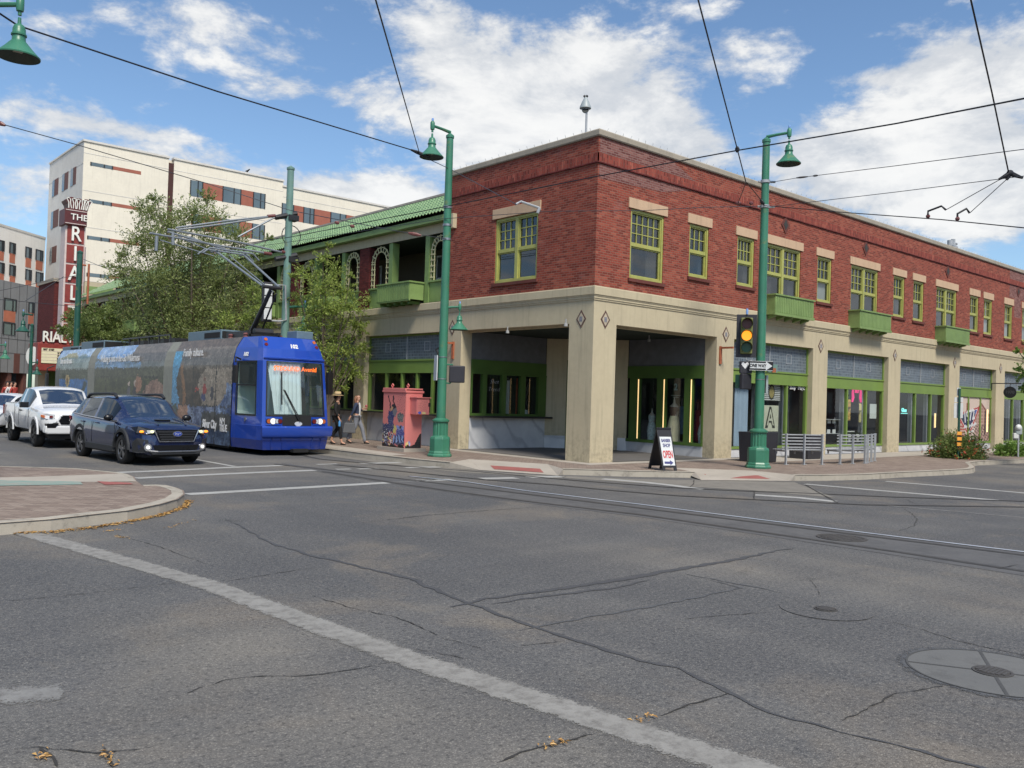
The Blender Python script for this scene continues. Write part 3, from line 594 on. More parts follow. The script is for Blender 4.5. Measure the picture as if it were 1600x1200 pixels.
for xf, wins, a1, nm in ((X_right, RW, XE, 'r'), (X_left, LW, YE, 'l')):
    b = MB(xf); wall_holes(b, 0, a1, HB, 8.56, wins, 0, .14); b.quad([(0, 0, 8.80), (a1, 0, 8.80), (a1, 0, 9.27), (0, 0, 9.27)])
    b.build('brick_wall', 'brick', BLD, fix=False)
    b = MB(xf); b.box(-.03, a1, 0, .03, 8.56, 8.80); b.build('soldier_course', 'brick_soldier', BLD)
    b = MB(xf); b.box(-.04, a1, 0, .045, 8.525, 8.558); b.build('brick_ledge', 'brick_dark', BLD)
    for (x0, x1, z0, z1, nc, nr, dbl, bl) in wins:
        w = MB(xf); B0, B1 = -.13, -.055       # sash frame
        def bar(p0, p1, q0, q1, b0=B0, b1=B1): w.box(p0, p1, b0, b1, q0, q1)
        J = .075
        bar(x0, x0+J, z0, z1, B0, -.03); bar(x1-J, x1, z0, z1, B0, -.03); bar(x0+J, x1-J, z1-.07, z1, B0, -.03); bar(x0+J, x1-J, z0, z0+.085, B0, -.02)
        zm = z0+(z1-z0)*(.49 if nr == 3 else .485)
        units = [(x0+J, x1-J)]
        if dbl: xm = (x0+x1)/2; bar(xm-.065, xm+.065, z0+.085, z1-.07, B0, -.035); units = [(x0+J, xm-.065), (xm+.065, x1-J)]
        for u0, u1 in units:
            bar(u0, u1, zm-.035, zm+.035); s = .04
            for q0, q1, bb in ((z0+.085, zm-.035, -.10), (zm+.035, z1-.07, -.075)):
                bar(u0, u0+s, q0, q1, B0, bb+.015); bar(u1-s, u1, q0, q1, B0, bb+.015)
                bar(u0+s, u1-s, q0, q0+s, B0, bb+.015); bar(u0+s, u1-s, q1-s, q1, B0, bb+.015)
            for i in range(1, nc): xx = u0+s+(u1-u0-2*s)*i/nc; bar(xx-.013, xx+.013, zm+.075, z1-.11, -.122, -.088)
            for i in range(1, nr): zz = zm+.075+(z1-.11-zm-.075)*i/nr; bar(u0+s, u1-s, zz-.013, zz+.013, -.12, -.09)
        W = w.build('window', 'lime_frame', BLD)
        g = MB(xf); g.quad([(x0+.03, -.118, z0+.03), (x1-.03, -.118, z0+.03), (x1-.03, -.118, z1-.03), (x0+.03, -.118, z1-.03)]); g.build('pane', 'window_glass', W, fix=False)
        l = MB(xf); l.box(x0-.12, x1+.13, -.14, .035, z1+.012, 7.785 if nm == 'r' else 7.82); l.build('lintel', 'lintel', W, bevel=.006)
        if z0 > 5.6 or not dbl or nm == 'l':
            l = MB(xf); l.box(x0-.07, x1+.07, -.14, .06, z0-.1, z0-.004); l.build('sill', 'sill_brick', W)
        rm = MB(xf); d = -.95   # room behind
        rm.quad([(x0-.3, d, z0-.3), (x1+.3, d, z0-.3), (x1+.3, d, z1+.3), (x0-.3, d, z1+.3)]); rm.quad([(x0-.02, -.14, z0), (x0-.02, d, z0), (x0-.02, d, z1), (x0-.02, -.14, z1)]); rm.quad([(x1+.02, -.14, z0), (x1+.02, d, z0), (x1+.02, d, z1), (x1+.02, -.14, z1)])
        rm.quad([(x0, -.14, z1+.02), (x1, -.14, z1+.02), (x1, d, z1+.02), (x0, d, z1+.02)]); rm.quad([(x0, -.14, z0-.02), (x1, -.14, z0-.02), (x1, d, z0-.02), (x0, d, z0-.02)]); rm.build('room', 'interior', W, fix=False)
        c = MB(xf); n = 9; rr = random.Random(int(x0*100))
        if bl:
            q1 = zm if bl == 1 else z1-.07
            c.quad([(x0+.06, -.2, z0+.03), (x1-.06, -.2, z0+.03), (x1-.06, -.2, q1), (x0+.06, -.2, q1)]); c.build('blind', 'blind', W, fix=False)
        elif rr.random() < .75:
            for sd in (0, 1):
                wd = (x1-x0)*rr.uniform(.16, .34)
                for i in range(n):
                    p0, p1 = (x0+.05+wd*i/n, x0+.05+wd*(i+1)/n) if sd == 0 else (x1-.05-wd*(i+1)/n, x1-.05-wd*i/n)
                    o0, o1 = -.22-.04*(i % 2), -.22-.04*((i+1) % 2); c.quad([(p0, o0, z0), (p1, o1, z0), (p1, o1, z1), (p0, o0, z1)])
            c.build('curtain', 'curtain_grey', W, fix=False)
# parapet cap, cornice belt: one moulding swept round the corner
def sweep(name, prof, mat, x1, y1):
    b = MB(); n = len(prof); path = [lambda d: (-d, y1), lambda d: (-d, -d), lambda d: (x1, -d)]
    b.v = [(*f(d), z) for f in path for d, z in prof]; b.f = [(i*n+j, i*n+j+1, (i+1)*n+j+1, (i+1)*n+j) for i in range(2) for j in range(n-1)]; b.mi = [0]*len(b.f)
    return b.build(name, mat, BLD)
sweep('parapet_cap', [(-.35, 9.27), (.05, 9.27), (.07, 9.30), (.07, 9.43), (.05, 9.46), (-.35, 9.47)], 'stucco_cap', XE, YE+.02)
sweep('cornice', [(0, 5.085), (.075, 5.075), (.085, 5.05), (.085, 4.84), (.06, 4.825), (.06, 4.80), (.045, 4.79), (.045, 4.74), (.025, 4.73), (.025, 4.69), (0, 4.68)], 'stucco', XE, YW)
b = MB(); b.quad([(0, 0, 9.2), (XE, 0, 9.2), (XE, 14, 9.2), (0, YE, 9.2)]); b.quad([(0, YE, 7), (12, YE, 7), (12, YE, 9.27), (0, YE, 9.27)]); b.build('flat_roof', 'interior', BLD, fix=False)
b = MB()
for i in range(140):
    a = .3+i*.33; l = .06+.03*random.random(); b.tube([(a, -.03, 9.46), (a+.03*random.uniform(-1, 1), -.06, 9.46+l)], .006, 3)
    if a < YE: b.tube([(-.03, a, 9.46), (-.07, a, 9.46+l)], .006, 3)
b.build('bird_spikes', 'galv', BLD)['kind'] = 'stuff'
# diamond openings in the brick
for x in (9.61, 15.46, 23.17, 31.9):
    b = MB(X_right); b.prism([(x-.27, 8.27), (x, 7.96), (x+.27, 8.27), (x, 8.58)], 'b', 0, .025); o = b.build('diamond_frame', 'sill_brick', BLD)
    b = MB(X_right); b.prism([(x-.14, 8.27), (x, 8.08), (x+.14, 8.27), (x, 8.46)], 'b', .0, .032); b.build('diamond_grille', 'interior_dark', o)
# paler brick repair at the far end
b = MB(X_right); b.quad([(30.7, .004, 7.86), (35, .004, 7.86), (35, .004, 8.52), (30.7, .004, 8.52)]); b.quad([(30.7, .004, 8.81), (35, .004, 8.81), (35, .004, 9.26), (30.7, .004, 9.26)])
b.quad([(31.4, .004, 6.9), (32.3, .004, 6.9), (32.3, .004, 7.86), (31.4, .004, 7.86)])
b.build('brick_repair', 'brick_pale', BLD, fix=False)
b = MB(X_right); b.quad([(.04, .004, 8.1), (2.8, .004, 8.2), (4.2, .004, 8.5), (.04, .004, 8.5)]); b.quad([(.04, .004, 8.83), (4.4, .004, 8.83), (3.2, .004, 9.25), (.04, .004, 9.25)]); b.build('brick_repair', 'brick_pale', BLD, fix=False)
# planter boxes under the double windows
for x0, x1 in ((8.35, 10.85), (14.22, 16.8), (22.0, 24.6)):
    b = MB(X_right); D, z0, z1 = .46, 5.05, 5.70
    b.box(x0, x1, D-.05, D, z0, z1-.05); b.box(x0, x0+.05, .0, D-.05, z0, z1-.05); b.box(x1-.05, x1, .0, D-.05, z0, z1-.05); b.box(x0, x1, .0, D, z0-.05, z0)
    b.box(x0-.04, x1+.04, D-.06, D+.05, z1-.05, z1); b.box(x0-.04, x0+.06, 0, D-.06, z1-.05, z1); b.box(x1-.06, x1+.04, 0, D-.06, z1-.05, z1); b.box(x0-.03, x1+.03, D-.04, D+.03, z0-.07, z0+.02)
    k = int((x1-x0)/.11)
    for i in range(k): xx = x0+.02+(x1-x0-.04)*i/k; b.box(xx, xx+.09, D, D+.012, z0+.03, z1-.06)
    o = b.build('window_box', 'planter_green', BLD)
    for i in range(5):
        xx = x0+.2+(x1-x0-.4)*i/4; c = MB(X_right); c.prism([(.086, z0-.052), (D-.06, z0-.052), (D-.1, z0-.12), (.2, z0-.15), (.086, z0-.2)], 'a', xx-.05, xx+.05); c.build('bracket', 'planter_green', o)
    s = MB(X_right); s.box(x0+.05, x1-.05, .02, D-.06, z1-.2, z1-.12); s.build('soil', 'interior_dark', o)
# ground storey walls in stucco
PIER = [(0, .95), (5.77, 6.72), (11.7, 12.74), (17.65, 18.73), (23.61, 24.74), (29.17, 30.31), (35.1, 36.2), (41, 42)]
BAYS = [(PIER[i][1], PIER[i+1][0]) for i in range(len(PIER)-1)]
LPIER = [(0, .95), (5.95, 6.93), (11.87, 12.6), (17.5, 18.2), (23.2, 23.9), (28.9, 29.6), (34.6, 35.3), (40.2, 40.9), (46, 46.7)]
LBAYS = [(LPIER[i][1], LPIER[i+1][0]) for i in range(len(LPIER)-1)]
ZO = 4.06
b = MB(X_right); wall_holes(b, 0, XE, .14, 4.84, [(a, c, .14, ZO) for a, c in BAYS], 0, .30)
b.box(.012, .95, -.945, -.30, .14, ZO+.3); b.box(5.77, 6.72, -.45, -.3, .14, ZO); b.build('stucco_wall', 'stucco', BLD, fix=False)
b = MB(X_left); wall_holes(b, 0, YW, .14, 4.84, [(a, c, .14, ZO) for a, c in LBAYS], 0, .30); b.box(5.95, 6.93, -.45, -.3, .14, ZO); b.build('stucco_wall', 'stucco', BLD, fix=False)
def diamond(xf, a, z=4.17):
    b = MB(xf); R1, R2 = (.19, .26), (.135, .185)
    b.prism([(a-R1[0], z), (a, z-R1[1]), (a+R1[0], z), (a, z+R1[1])], 'b', 0, .012); o = b.build('tile_ornament', 'tile_brown', BLD)
    c = MB(xf); c.prism([(a-R2[0], z), (a, z-R2[1]), (a+R2[0], z), (a, z+R2[1])], 'b', .006, .016); c.build('tile_field', 'tile_cream', o)
    c = MB(xf); c.box(a-.055, a+.055, .0, .02, z-.07, z+.07); c.build('tile_center', 'tile_grey', o)
for p in PIER: diamond(X_right, (p[0]+p[1])/2)
for p in LPIER[:4]: diamond(X_left, (p[0]+p[1])/2)
# shopfronts
def storefront(xf, a0, a1, mull, back=-.22, sill_z=.50, trans=True, dark=False, base='marble', zt=3.12, zg=2.70, depth=1.7, frame='green_frame'):
    f = MB(xf); J = .10
    f.box(a0, a1, back-.08, back+.02, zg, zt-.02); f.box(a0, a1, back-.06, back+.05, zt-.06, zt); f.box(a0, a1, back-.06, back+.045, zg-.05, zg)      # sign band with mouldings
    f.box(a0, a0+J, back-.08, back+.03, sill_z, zg-.05); f.box(a1-J, a1, back-.08, back+.03, sill_z, zg-.05); f.box(a0, a1, back-.08, back+.04, sill_z-.08, sill_z)
    f.box(a0, a0+.06, back-.08, back+.03, zt, ZO); f.box(a1-.06, a1, back-.08, back+.03, zt, ZO); f.box(a0+.06, a1-.06, back-.08, back+.03, ZO-.06, ZO)
    for m in mull: f.box(m-.05, m+.05, back-.08, back+.03, sill_z, zg-.05)
    F = f.build('shopfront', frame if not dark else 'green_dark', BLD)
    g = MB(xf); g.quad([(a0+J, back-.03, sill_z), (a1-J, back-.03, sill_z), (a1-J, back-.03, zg-.05), (a0+J, back-.03, zg-.05)]); g.build('pane', 'shop_glass', F, fix=False)
    t = MB(xf); am = (a0+a1)/2
    t.box(a0+.06, am-.02, back-.05, back-.02, zt, ZO-.06); t.box(am+.02, a1-.06, back-.05, back-.02, zt, ZO-.06); t.build('transom', 'prism_glass' if not dark else 'curtain_grey', F)
    t = MB(xf); t.box(am-.02, am+.02, back-.06, back, zt, ZO-.06)
    if trans:
        for q in ((a0+am)/2, (a1+am)/2):
            zc = (zt+ZO)/2; s, e = .17, .018
            t.box(q-s, q+s, back-.02, back-.008, zc+.17-e, zc+.17); t.box(q-s, q+s, back-.02, back-.008, zc-.17, zc-.17+e); t.box(q-s, q-s+e, back-.02, back-.008, zc-.17+e, zc+.17-e); t.box(q+s-e, q+s, back-.02, back-.008, zc-.17+e, zc+.17-e)
    t.build('transom_bars', 'galv', F)
    k = MB(xf); k.box(a0, a1, back-.08, back+.01, .14, sill_z-.08); k.build('bulkhead', base, F)
    r = MB(xf); d = back-depth
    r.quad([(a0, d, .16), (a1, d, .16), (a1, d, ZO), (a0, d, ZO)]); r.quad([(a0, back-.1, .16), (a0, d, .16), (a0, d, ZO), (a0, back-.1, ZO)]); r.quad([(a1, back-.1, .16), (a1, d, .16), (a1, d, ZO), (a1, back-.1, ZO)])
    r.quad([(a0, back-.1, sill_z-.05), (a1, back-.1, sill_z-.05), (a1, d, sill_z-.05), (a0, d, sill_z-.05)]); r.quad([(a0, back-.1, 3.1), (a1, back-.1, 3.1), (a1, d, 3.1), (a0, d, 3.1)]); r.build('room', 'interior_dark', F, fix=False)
    return F
SF = []
MUL = [None, (8.6, 10.33), (14.68, 16.22), (20.66, 22.22), (26.4, 27.85), (32.1, 33.6), (38,)]
for i, (a0, a1) in enumerate(BAYS):
    if i == 0: continue
    SF.append(storefront(X_right, a0, a1, MUL[i] if i < len(MUL) else ()))
    for m in MUL[i] or ():      # pale steel posts behind the glass
        q = MB(X_right); q.box(m+.04, m+.18, -.55, -.42, .5, 2.7); q.build('post', 'galv', SF[-1])
# left street side: taller counter windows
def lbay(a0, a1, mull, **k): return storefront(X_left, a0, a1, mull, sill_z=1.28, zt=3.16, zg=2.72, depth=1.2, **k)
LF = [lbay(6.93, 11.87, (7.77, 8.69, 9.63, 10.66))]
for a0, a1 in LBAYS[2:]: lbay(a0, a1, tuple(a0+(a1-a0)*q for q in (.2, .4, .6, .8)))
for a0, a1 in LBAYS[1:]:
    c = MB(X_left); c.box(a0+.02, a1-.02, -.3, .1, 1.2, 1.245); c.build('counter_shelf', 'dark_metal', LF[0])
# ---- corner porch
paint('sign_grey_lamp', srgb(150, 150, 148), .5, .05); paint('transom_grey', srgb(104, 106, 110), .6, .15, 4)
XP, YP = 5.77, 5.95
def Xc(a, b, c): return (a, YP-b, c)          # counter wall facing the right street
def Xd(a, b, c): return (XP-b, a, c)          # dress-shop wall facing the left street
f = MB(Xc); c0, c1 = .46, 3.9
f.box(c0, c1, -.1, .02, 2.72, 3.14); f.box(c0, c1, -.1, .05, 2.66, 2.72); f.box(c0, c1, -.1, .03, 1.26, 1.34)
for m0, m1 in ((.46, .52), (.95, 1.14), (1.81, 2.01), (2.68, 2.9), (3.52, 3.9)): f.box(m0, m1, -.1, .035, 1.34, 2.66)
F = f.build('counter_window', 'green_dark', BLD)
g = MB(Xc); g.quad([(.3, -.05, 1.34), (3.6, -.05, 1.34), (3.6, -.05, 2.66), (.3, -.05, 2.66)]); g.build('pane', 'shop_glass', F, fix=False)
g = MB(Xc); g.box(c0, c1, -.1, 0, .14, 1.2); g.build('bulkhead', 'marble', F); g = MB(Xc); g.box(c0, c1+.12, -.1, .28, 1.2, 1.255); g.build('counter_shelf', 'dark_metal', F)
g = MB(Xc); g.box(c0, c1, -.1, -.02, 3.14, ZO); g.build('transom', 'transom_grey', F)
g = MB(Xc); g.quad([(.4, -1.5, .9), (4.1, -1.5, .9), (4.1, -1.5, 3.4), (.4, -1.5, 3.4)])
for z in (1.0, 3.3): g.quad([(.4, -1.5, z), (4.1, -1.5, z), (4.1, -.12, z), (.4, -.12, z)])
for a in (.43, 3.85): g.quad([(a, -1.5, .9), (a, -.12, .9), (a, -.12, 3.4), (a, -1.5, 3.4)])
g.build('room', 'interior_dark', F, fix=False)
g = MB(Xc); sh = ((1.28, 2.42, 'Shot'), (1.26, 2.16, 'Trend'))
for x, z, s in sh: g.text(s, .21, (x+.22, YP+.02, z), (1, 0, 0), (0, 0, 1), .004, shear=.35, bold=-.006)
g.build('window_script', 'white_paint', F)
g = MB(Xc); g.quad([(2.35, -.5, 1.3), (2.62, -.5, 1.3), (2.58, -.45, 2.5), (2.45, -.45, 2.5)]); g.quad([(3.2, -.4, 1.3), (3.45, -.4, 1.3), (3.45, -.42, 1.48), (3.24, -.42, 1.5)]); g.build('cloth', 'blind', F, fix=False)
g = MB(Xc); g.tube([(3.0, -.55, 1.3), (3.0, -.55, 2.6)], .03, 6); g.build('lamp_pole', 'rust_orange', F)
# chamfered entrance between the two walls
D0, D1 = np.array([3.9, 5.95]), np.array([5.77, 3.72]); dv = D1-D0; dl = np.linalg.norm(dv); dv /= dl; dn = np.array([-dv[1], dv[0]])*-1
def Xe(a, b, c): q = D0+dv*a+dn*b; return (q[0], q[1], c)
f = MB(Xe); f.box(0, .75, -.12, 0, .14, ZO); f.box(2.3, dl, -.12, 0, .14, ZO); f.box(.75, 2.3, -.12, 0, 3.3, ZO); f.build('entrance_wall', 'stucco', BLD)
for q in ((0, .74), (2.6, dl)): f = MB(Xe); f.box(*q, .0, .02, .14, .6); f.build('entrance_plinth', 'marble', BLD)
f = MB(Xe)
for m0, m1 in ((.75, .86), (1.47, 1.58), (2.2, 2.3)): f.box(m0, m1, -.1, .03, .14, 3.3)
f.box(.86, 2.2, -.1, .03, 2.45, 2.57); f.box(.86, 2.2, -.1, .03, 3.2, 3.3); F = f.build('entrance_frame', 'green_dark', BLD)
g = MB(Xe); g.box(.86, 1.47, -.08, -.05, .16, 2.45); g.box(1.58, 2.2, -.08, -.05, .16, 2.45); D = g.build('door', 'wood_door', F)
g = MB(Xe); g.quad([(.86, -.06, 2.57), (2.2, -.06, 2.57), (2.2, -.06, 3.2), (.86, -.06, 3.2)]); g.build('fanlight', 'car_glass', F, fix=False)
g = MB(Xe)
for z in (.5, 1.35, 2.2): g.box(2.02, 2.14, -.05, -.02, z, z+.22)
g.build('door_hinges', 'white_paint', F)
f = MB(Xd); f.box(.46, 3.72, -.1, .02, 2.72, 3.14); f.box(.46, 3.72, -.1, .04, .5, .6)
for m0, m1 in ((.46, .52), (.9, 1.22), (2.02, 2.38), (3.15, 3.6)): f.box(m0, m1, -.1, .03, .6, 2.72)
F2 = f.build('dress_window', 'green_dark', BLD)
g = MB(Xd); g.quad([(.3, -.05, .6), (3.2, -.05, .6), (3.2, -.05, 2.72), (.3, -.05, 2.72)]); g.build('pane', 'shop_glass', F2, fix=False)
g = MB(Xd); g.box(.46, 3.72, -.1, .01, .14, .5); g.build('bulkhead', 'marble', F2); g = MB(Xd); g.box(.46, 3.72, -.1, -.03, 3.14, ZO); g.build('transom', 'transom_grey', F2)
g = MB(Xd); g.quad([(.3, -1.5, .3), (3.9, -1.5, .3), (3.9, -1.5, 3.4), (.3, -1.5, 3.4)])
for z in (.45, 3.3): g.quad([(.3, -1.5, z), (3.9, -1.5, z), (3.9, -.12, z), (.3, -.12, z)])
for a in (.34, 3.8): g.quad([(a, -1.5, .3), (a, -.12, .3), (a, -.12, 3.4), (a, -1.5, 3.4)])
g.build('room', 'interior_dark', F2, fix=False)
emis('led_warm', (1.0, .66, .30), .9); 
for a in (.93, 2.06, 3.19): g = MB(Xd); g.box(a-.013, a+.013, .032, .05, .62, 2.68); g.build('light_strip', 'led_warm', F2)
g = MB(Xd); zc = 2.38; g.text('2', .3, (XP+.03, 1.62, 2.42), (0, -1, 0), (0, 0, 1), .006, bold=.012); g.box(1.42, 1.82, -.045, -.035, 2.14, 2.155); g.box(1.5, 1.74, -.045, -.035, 2.08, 2.095); g.build('window_logo', 'teal_stain', F2)
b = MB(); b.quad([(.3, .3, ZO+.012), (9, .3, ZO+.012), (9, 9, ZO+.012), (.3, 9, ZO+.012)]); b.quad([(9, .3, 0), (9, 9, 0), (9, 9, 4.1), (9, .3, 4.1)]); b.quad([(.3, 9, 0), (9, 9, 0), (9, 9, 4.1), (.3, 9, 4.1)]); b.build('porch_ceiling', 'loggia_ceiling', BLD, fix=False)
for q in ((.31, .36, .95, 5.95), (.95, 5.77, .31, .36)): b = MB(); b.box(*q, 4.0, 4.84); b.build('porch_beam', 'stucco', BLD)
for q in (unp(793, 518, 'z', 3.9), unp(884, 507, 'z', 3.9), (4.2, 1.5, 3.9)): b = MB(); b.lathe([(.02, .15), (.02, .04), (.045, .03), (.055, -.05), (.03, -.055)], (q[0], q[1], 3.9), 10); b.build('porch_spotlight', 'sign_grey_lamp', BLD)
# ---- balcony wing
cols_ = [(11.78, 12.47), (17.42, 18.1), (23.05, 23.75), (28.7, 29.4), (34.35, 35.05), (40, 40.7), (45.6, 46.3)]
for c0, c1 in cols_+[(48.6, YW)]: b = MB(X_left); b.box(c0, c1, -.45, 0, HB, 7.45); b.build('brick_column', 'brick_dark', BLD)
b = MB(X_left); b.box(YE, YW, -.4, 0.01, 7.45, 7.78); b.build('loggia_beam', 'stucco', BLD); b = MB(X_left); b.box(YE, YW, -.1, .26, 7.79, 7.98); b.build('fascia', 'planter_green', BLD)
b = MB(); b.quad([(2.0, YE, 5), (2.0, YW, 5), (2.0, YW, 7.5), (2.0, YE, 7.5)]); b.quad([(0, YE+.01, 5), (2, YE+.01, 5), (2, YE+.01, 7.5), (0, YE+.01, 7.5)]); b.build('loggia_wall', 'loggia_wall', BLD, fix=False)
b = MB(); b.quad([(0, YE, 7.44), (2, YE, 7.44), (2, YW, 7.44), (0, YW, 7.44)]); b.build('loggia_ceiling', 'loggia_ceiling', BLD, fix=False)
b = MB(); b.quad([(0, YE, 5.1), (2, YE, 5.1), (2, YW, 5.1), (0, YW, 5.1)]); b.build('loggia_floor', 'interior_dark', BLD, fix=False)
bw = [(YE+.05, 11.78)]+[(cols_[i][1], cols_[i+1][0]) for i in range(len(cols_)-1)]
for s0, s1 in bw:
    k = (s1-s0)/4.95
    a1_, o0, o1, a2_ = s0+1.12*k, s0+1.38*k, s0+3.4*k, s0+3.66*k
    PS = []
    for u0, u1, w0, w1 in ((s0, o0-.24*k, o0-.24*k, o0), (o1+.24*k, s1, o1, o1+.24*k)):
        b = MB(X_left); b.box(w0, w1, -.3, -.02, HB, 7.45); b.build('loggia_post', 'planter_green', BLD)
        b = MB(X_left); b.box(u0, u1, -.22, -.06, HB, 5.8); b.box(u0, u1, -.26, .0, 5.8, 5.86); PS.append(b.build('balustrade', 'planter_green', BLD))
    P = PS[0]
    for e0, e1 in ((s0+.06, a1_), (a2_, s1-.06)):    # trellis arches
        t = MB(X_left); cx_, r1 = (e0+e1)/2, (e1-e0)/2-.04; r0 = r1-.17; zs = 7.40-r1-.02
        for rr_ in (r0, r1):
            pts = [(cx_-rr_, -.08, 5.86)]+[(cx_-rr_*math.cos(q), -.08, zs+rr_*math.sin(q)) for q in np.linspace(0, math.pi, 13)]+[(cx_+rr_, -.08, 5.86)]
            t.tube(pts, .022, 5)
        for z in np.arange(5.95, zs, .2):
            for sg in (-1, 1): t.box(min(cx_+sg*(r0-.02), cx_+sg*(r1+.03)), max(cx_+sg*(r0-.02), cx_+sg*(r1+.03)), -.1, -.05, z, z+.045)
        for q in np.linspace(.12, math.pi-.12, 9): t.tube([(cx_-(r0-.03)*math.cos(q), -.075, zs+(r0-.03)*math.sin(q)), (cx_-(r1+.04)*math.cos(q), -.075, zs+(r1+.04)*math.sin(q))], .024, 4)
        t.build('trellis_arch', 'trellis', P)
    t = MB(X_left); z0, z1, D = 5.14, 5.82, .6
    t.box(o0, o1, D-.05, D, z0, z1-.05); t.box(o0, o0+.05, 0, D-.05, z0, z1-.05); t.box(o1-.05, o1, 0, D-.05, z0, z1-.05); t.box(o0, o1, 0, D-.05, z0, z0+.05); t.box(o0-.04, o1+.04, D-.07, D+.04, z1-.05, z1); t.box(o0-.04, o0+.08, 0, D-.07, z1-.05, z1); t.box(o1-.08, o1+.04, 0, D-.07, z1-.05, z1)
    for i in range(14): t.box(o0+.02+(o1-o0)*i/14, o0+.02+(o1-o0)*i/14+.12, D, D+.012, z0+.05, z1-.06)
    o = t.build('balcony', 'planter_green', BLD)
    for i in range(5):
        q = o0+.15+(o1-o0-.3)*i/4; c = MB(X_left); c.box(q-.05, q+.05, .086, D-.08, z0-.1, z0-.002); c.build('bracket', 'green_dark', o)
    for q in (o0+.1, o0+1.15):
        c = MB(X_left); c.box(q, q+.8, -1.98, -1.94, 5.5, 7.2); W = c.build('loggia_window', 'white_paint', BLD); c = MB(X_left); c.box(q+.07, q+.73, -1.95, -1.93, 5.57, 6.3); c.box(q+.07, q+.73, -1.95, -1.93, 6.36, 7.13); c.build('pane', 'car_glass', W)
# tiled roof: barrel tiles, eave to ridge
Yr = np.arange(YE+.02, YW, .0475); xe, ze, xr = -.34, 7.99, 2.2; zr = unp(691, 309.5, 'x', 2.2)[2]; nc = 8
b = MB(); vs = []; rows = []
for r in range(nc):
    for e in (0, 1): rows.append((r+e)/nc)
for ri, u in enumerate(rows):
    x = xe+(xr-xe)*u; z = ze+(zr-ze)*u+(.045 if ri % 2 == 0 else .0)
    ph = np.abs(np.sin(np.pi*(Yr-YE)/.19)); vs += [(x, y, z+.085*h) for y, h in zip(Yr, ph)]
n = len(Yr); b.v = vs; b.f = [(i*n+j, i*n+j+1, (i+1)*n+j+1, (i+1)*n+j) for i in range(len(rows)-1) for j in range(n-1)]; b.mi = [0]*len(b.f)
b.build('tile_roof', 'roof_tile', BLD, fix=False, smooth=50)
b = MB(); b.tube([(xr, YE, zr+.05), (xr, YW, zr+.05)], .13, 8); b.box(xr, xr+6, YE+.02, YW, 5, zr+.02); b.build('roof_ridge', 'ridge_grey', BLD)
b = MB(X_left); b.box(YE-.32, YE+.14, -.1, .16, 7.5, 7.98); b.build('eave_bracket', 'stucco', BLD)
# ------------------------------------------------------------------ posts, lamps, signals, street furniture
paint('lamp_inside', srgb(60, 74, 66), .5, .1); paint('lamp_lens', srgb(150, 146, 128), .3, .1); paint('sensor_blue', srgb(120, 160, 220), .3, .1)
paint('signal_yellow', srgb(112, 118, 56), .5, .12, 5); paint('lens_red', srgb(104, 20, 24), .3, .1); paint('lens_green', srgb(14, 92, 62), .3, .1); paint('arm_steel', srgb(124, 132, 140), .45, .12, 8, metal=.2)
emis('lens_amber', (1.0, .30, .02), 1.15, (.7, .22, .02)); paint('signal_black', srgb(44, 43, 50), .55, .12, 4); paint('sign_white', srgb(205, 208, 208), .5, .05, 6); paint('sign_black', srgb(20, 20, 24), .5, .1, 5)
paint('sign_grey', srgb(150, 160, 162), .45, .08, 5)
def bell(parent, base, out, L, z, d=.66, mat='post_green', drop=.34):
    """bell shaped street lamp on an arm; base is the post axis, out the arm direction, z the rim height (all local)"""
    o = np.array([base[0], base[1], 0.0]); out = np.array([out[0], out[1], 0.0]); out /= np.linalg.norm(out)
    e = o+out*L; s = d/.66; zt = z+.86*s
    a = MB(); a.tube([o+[0, 0, zt-.03], o+out*L*.45+[0, 0, zt-.0], e+[0, 0, zt+.02]], [.05*s, .042*s, .04*s], 8)
    a.lathe([(.055*s, -.09*s), (.062*s, -.05*s), (.062*s, .1*s), (.045*s, .13*s), (.03*s, .15*s)], (e[0], e[1], zt), 12); a.tube([e+[0, 0, zt-.16*s], e+[0, 0, zt-.05*s]], .03*s, 8)
    A = a.build('lamp_arm', mat, parent, smooth=40)
    c = MB(); c.lathe([(.03*s, 0), (.034*s, .04*s), (.026*s, .075*s)], (e[0], e[1], zt+.15*s), 10); c.build('photocell', 'sensor_blue', A, smooth=40)
    q = MB(); q.lathe([(.33*s, 0.0), (.335*s, .02*s), (.30*s, .055*s), (.215*s, .145*s), (.14*s, .235*s), (.105*s, .275*s), (.1*s, .355*s), (.118*s, .36*s), (.118*s, .385*s), (.1*s, .40*s), (.098*s, .47*s), (.075*s, .53*s), (.03*s, .56*s), (.025*s, .66*s)], (e[0], e[1], z), 28, cap=False)
    sh = q.build('lamp_shade', mat, A, smooth=50, fix=False)
    q = MB(); q.lathe([(.325*s, .004), (.29*s, .05*s), (.205*s, .14*s), (.12*s, .235*s), (.001, .24*s)], (e[0], e[1], z), 28, cap=False); q.build('lamp_inner', 'lamp_inside', A, smooth=50, fix=False)
    q = MB(); q.box(e[0]-.07*s, e[0]+.07*s, e[1]-.07*s, e[1]+.07*s, z+.1*s, z+.14*s); q.build('lamp_lens', 'lamp_lens', A)
    return A
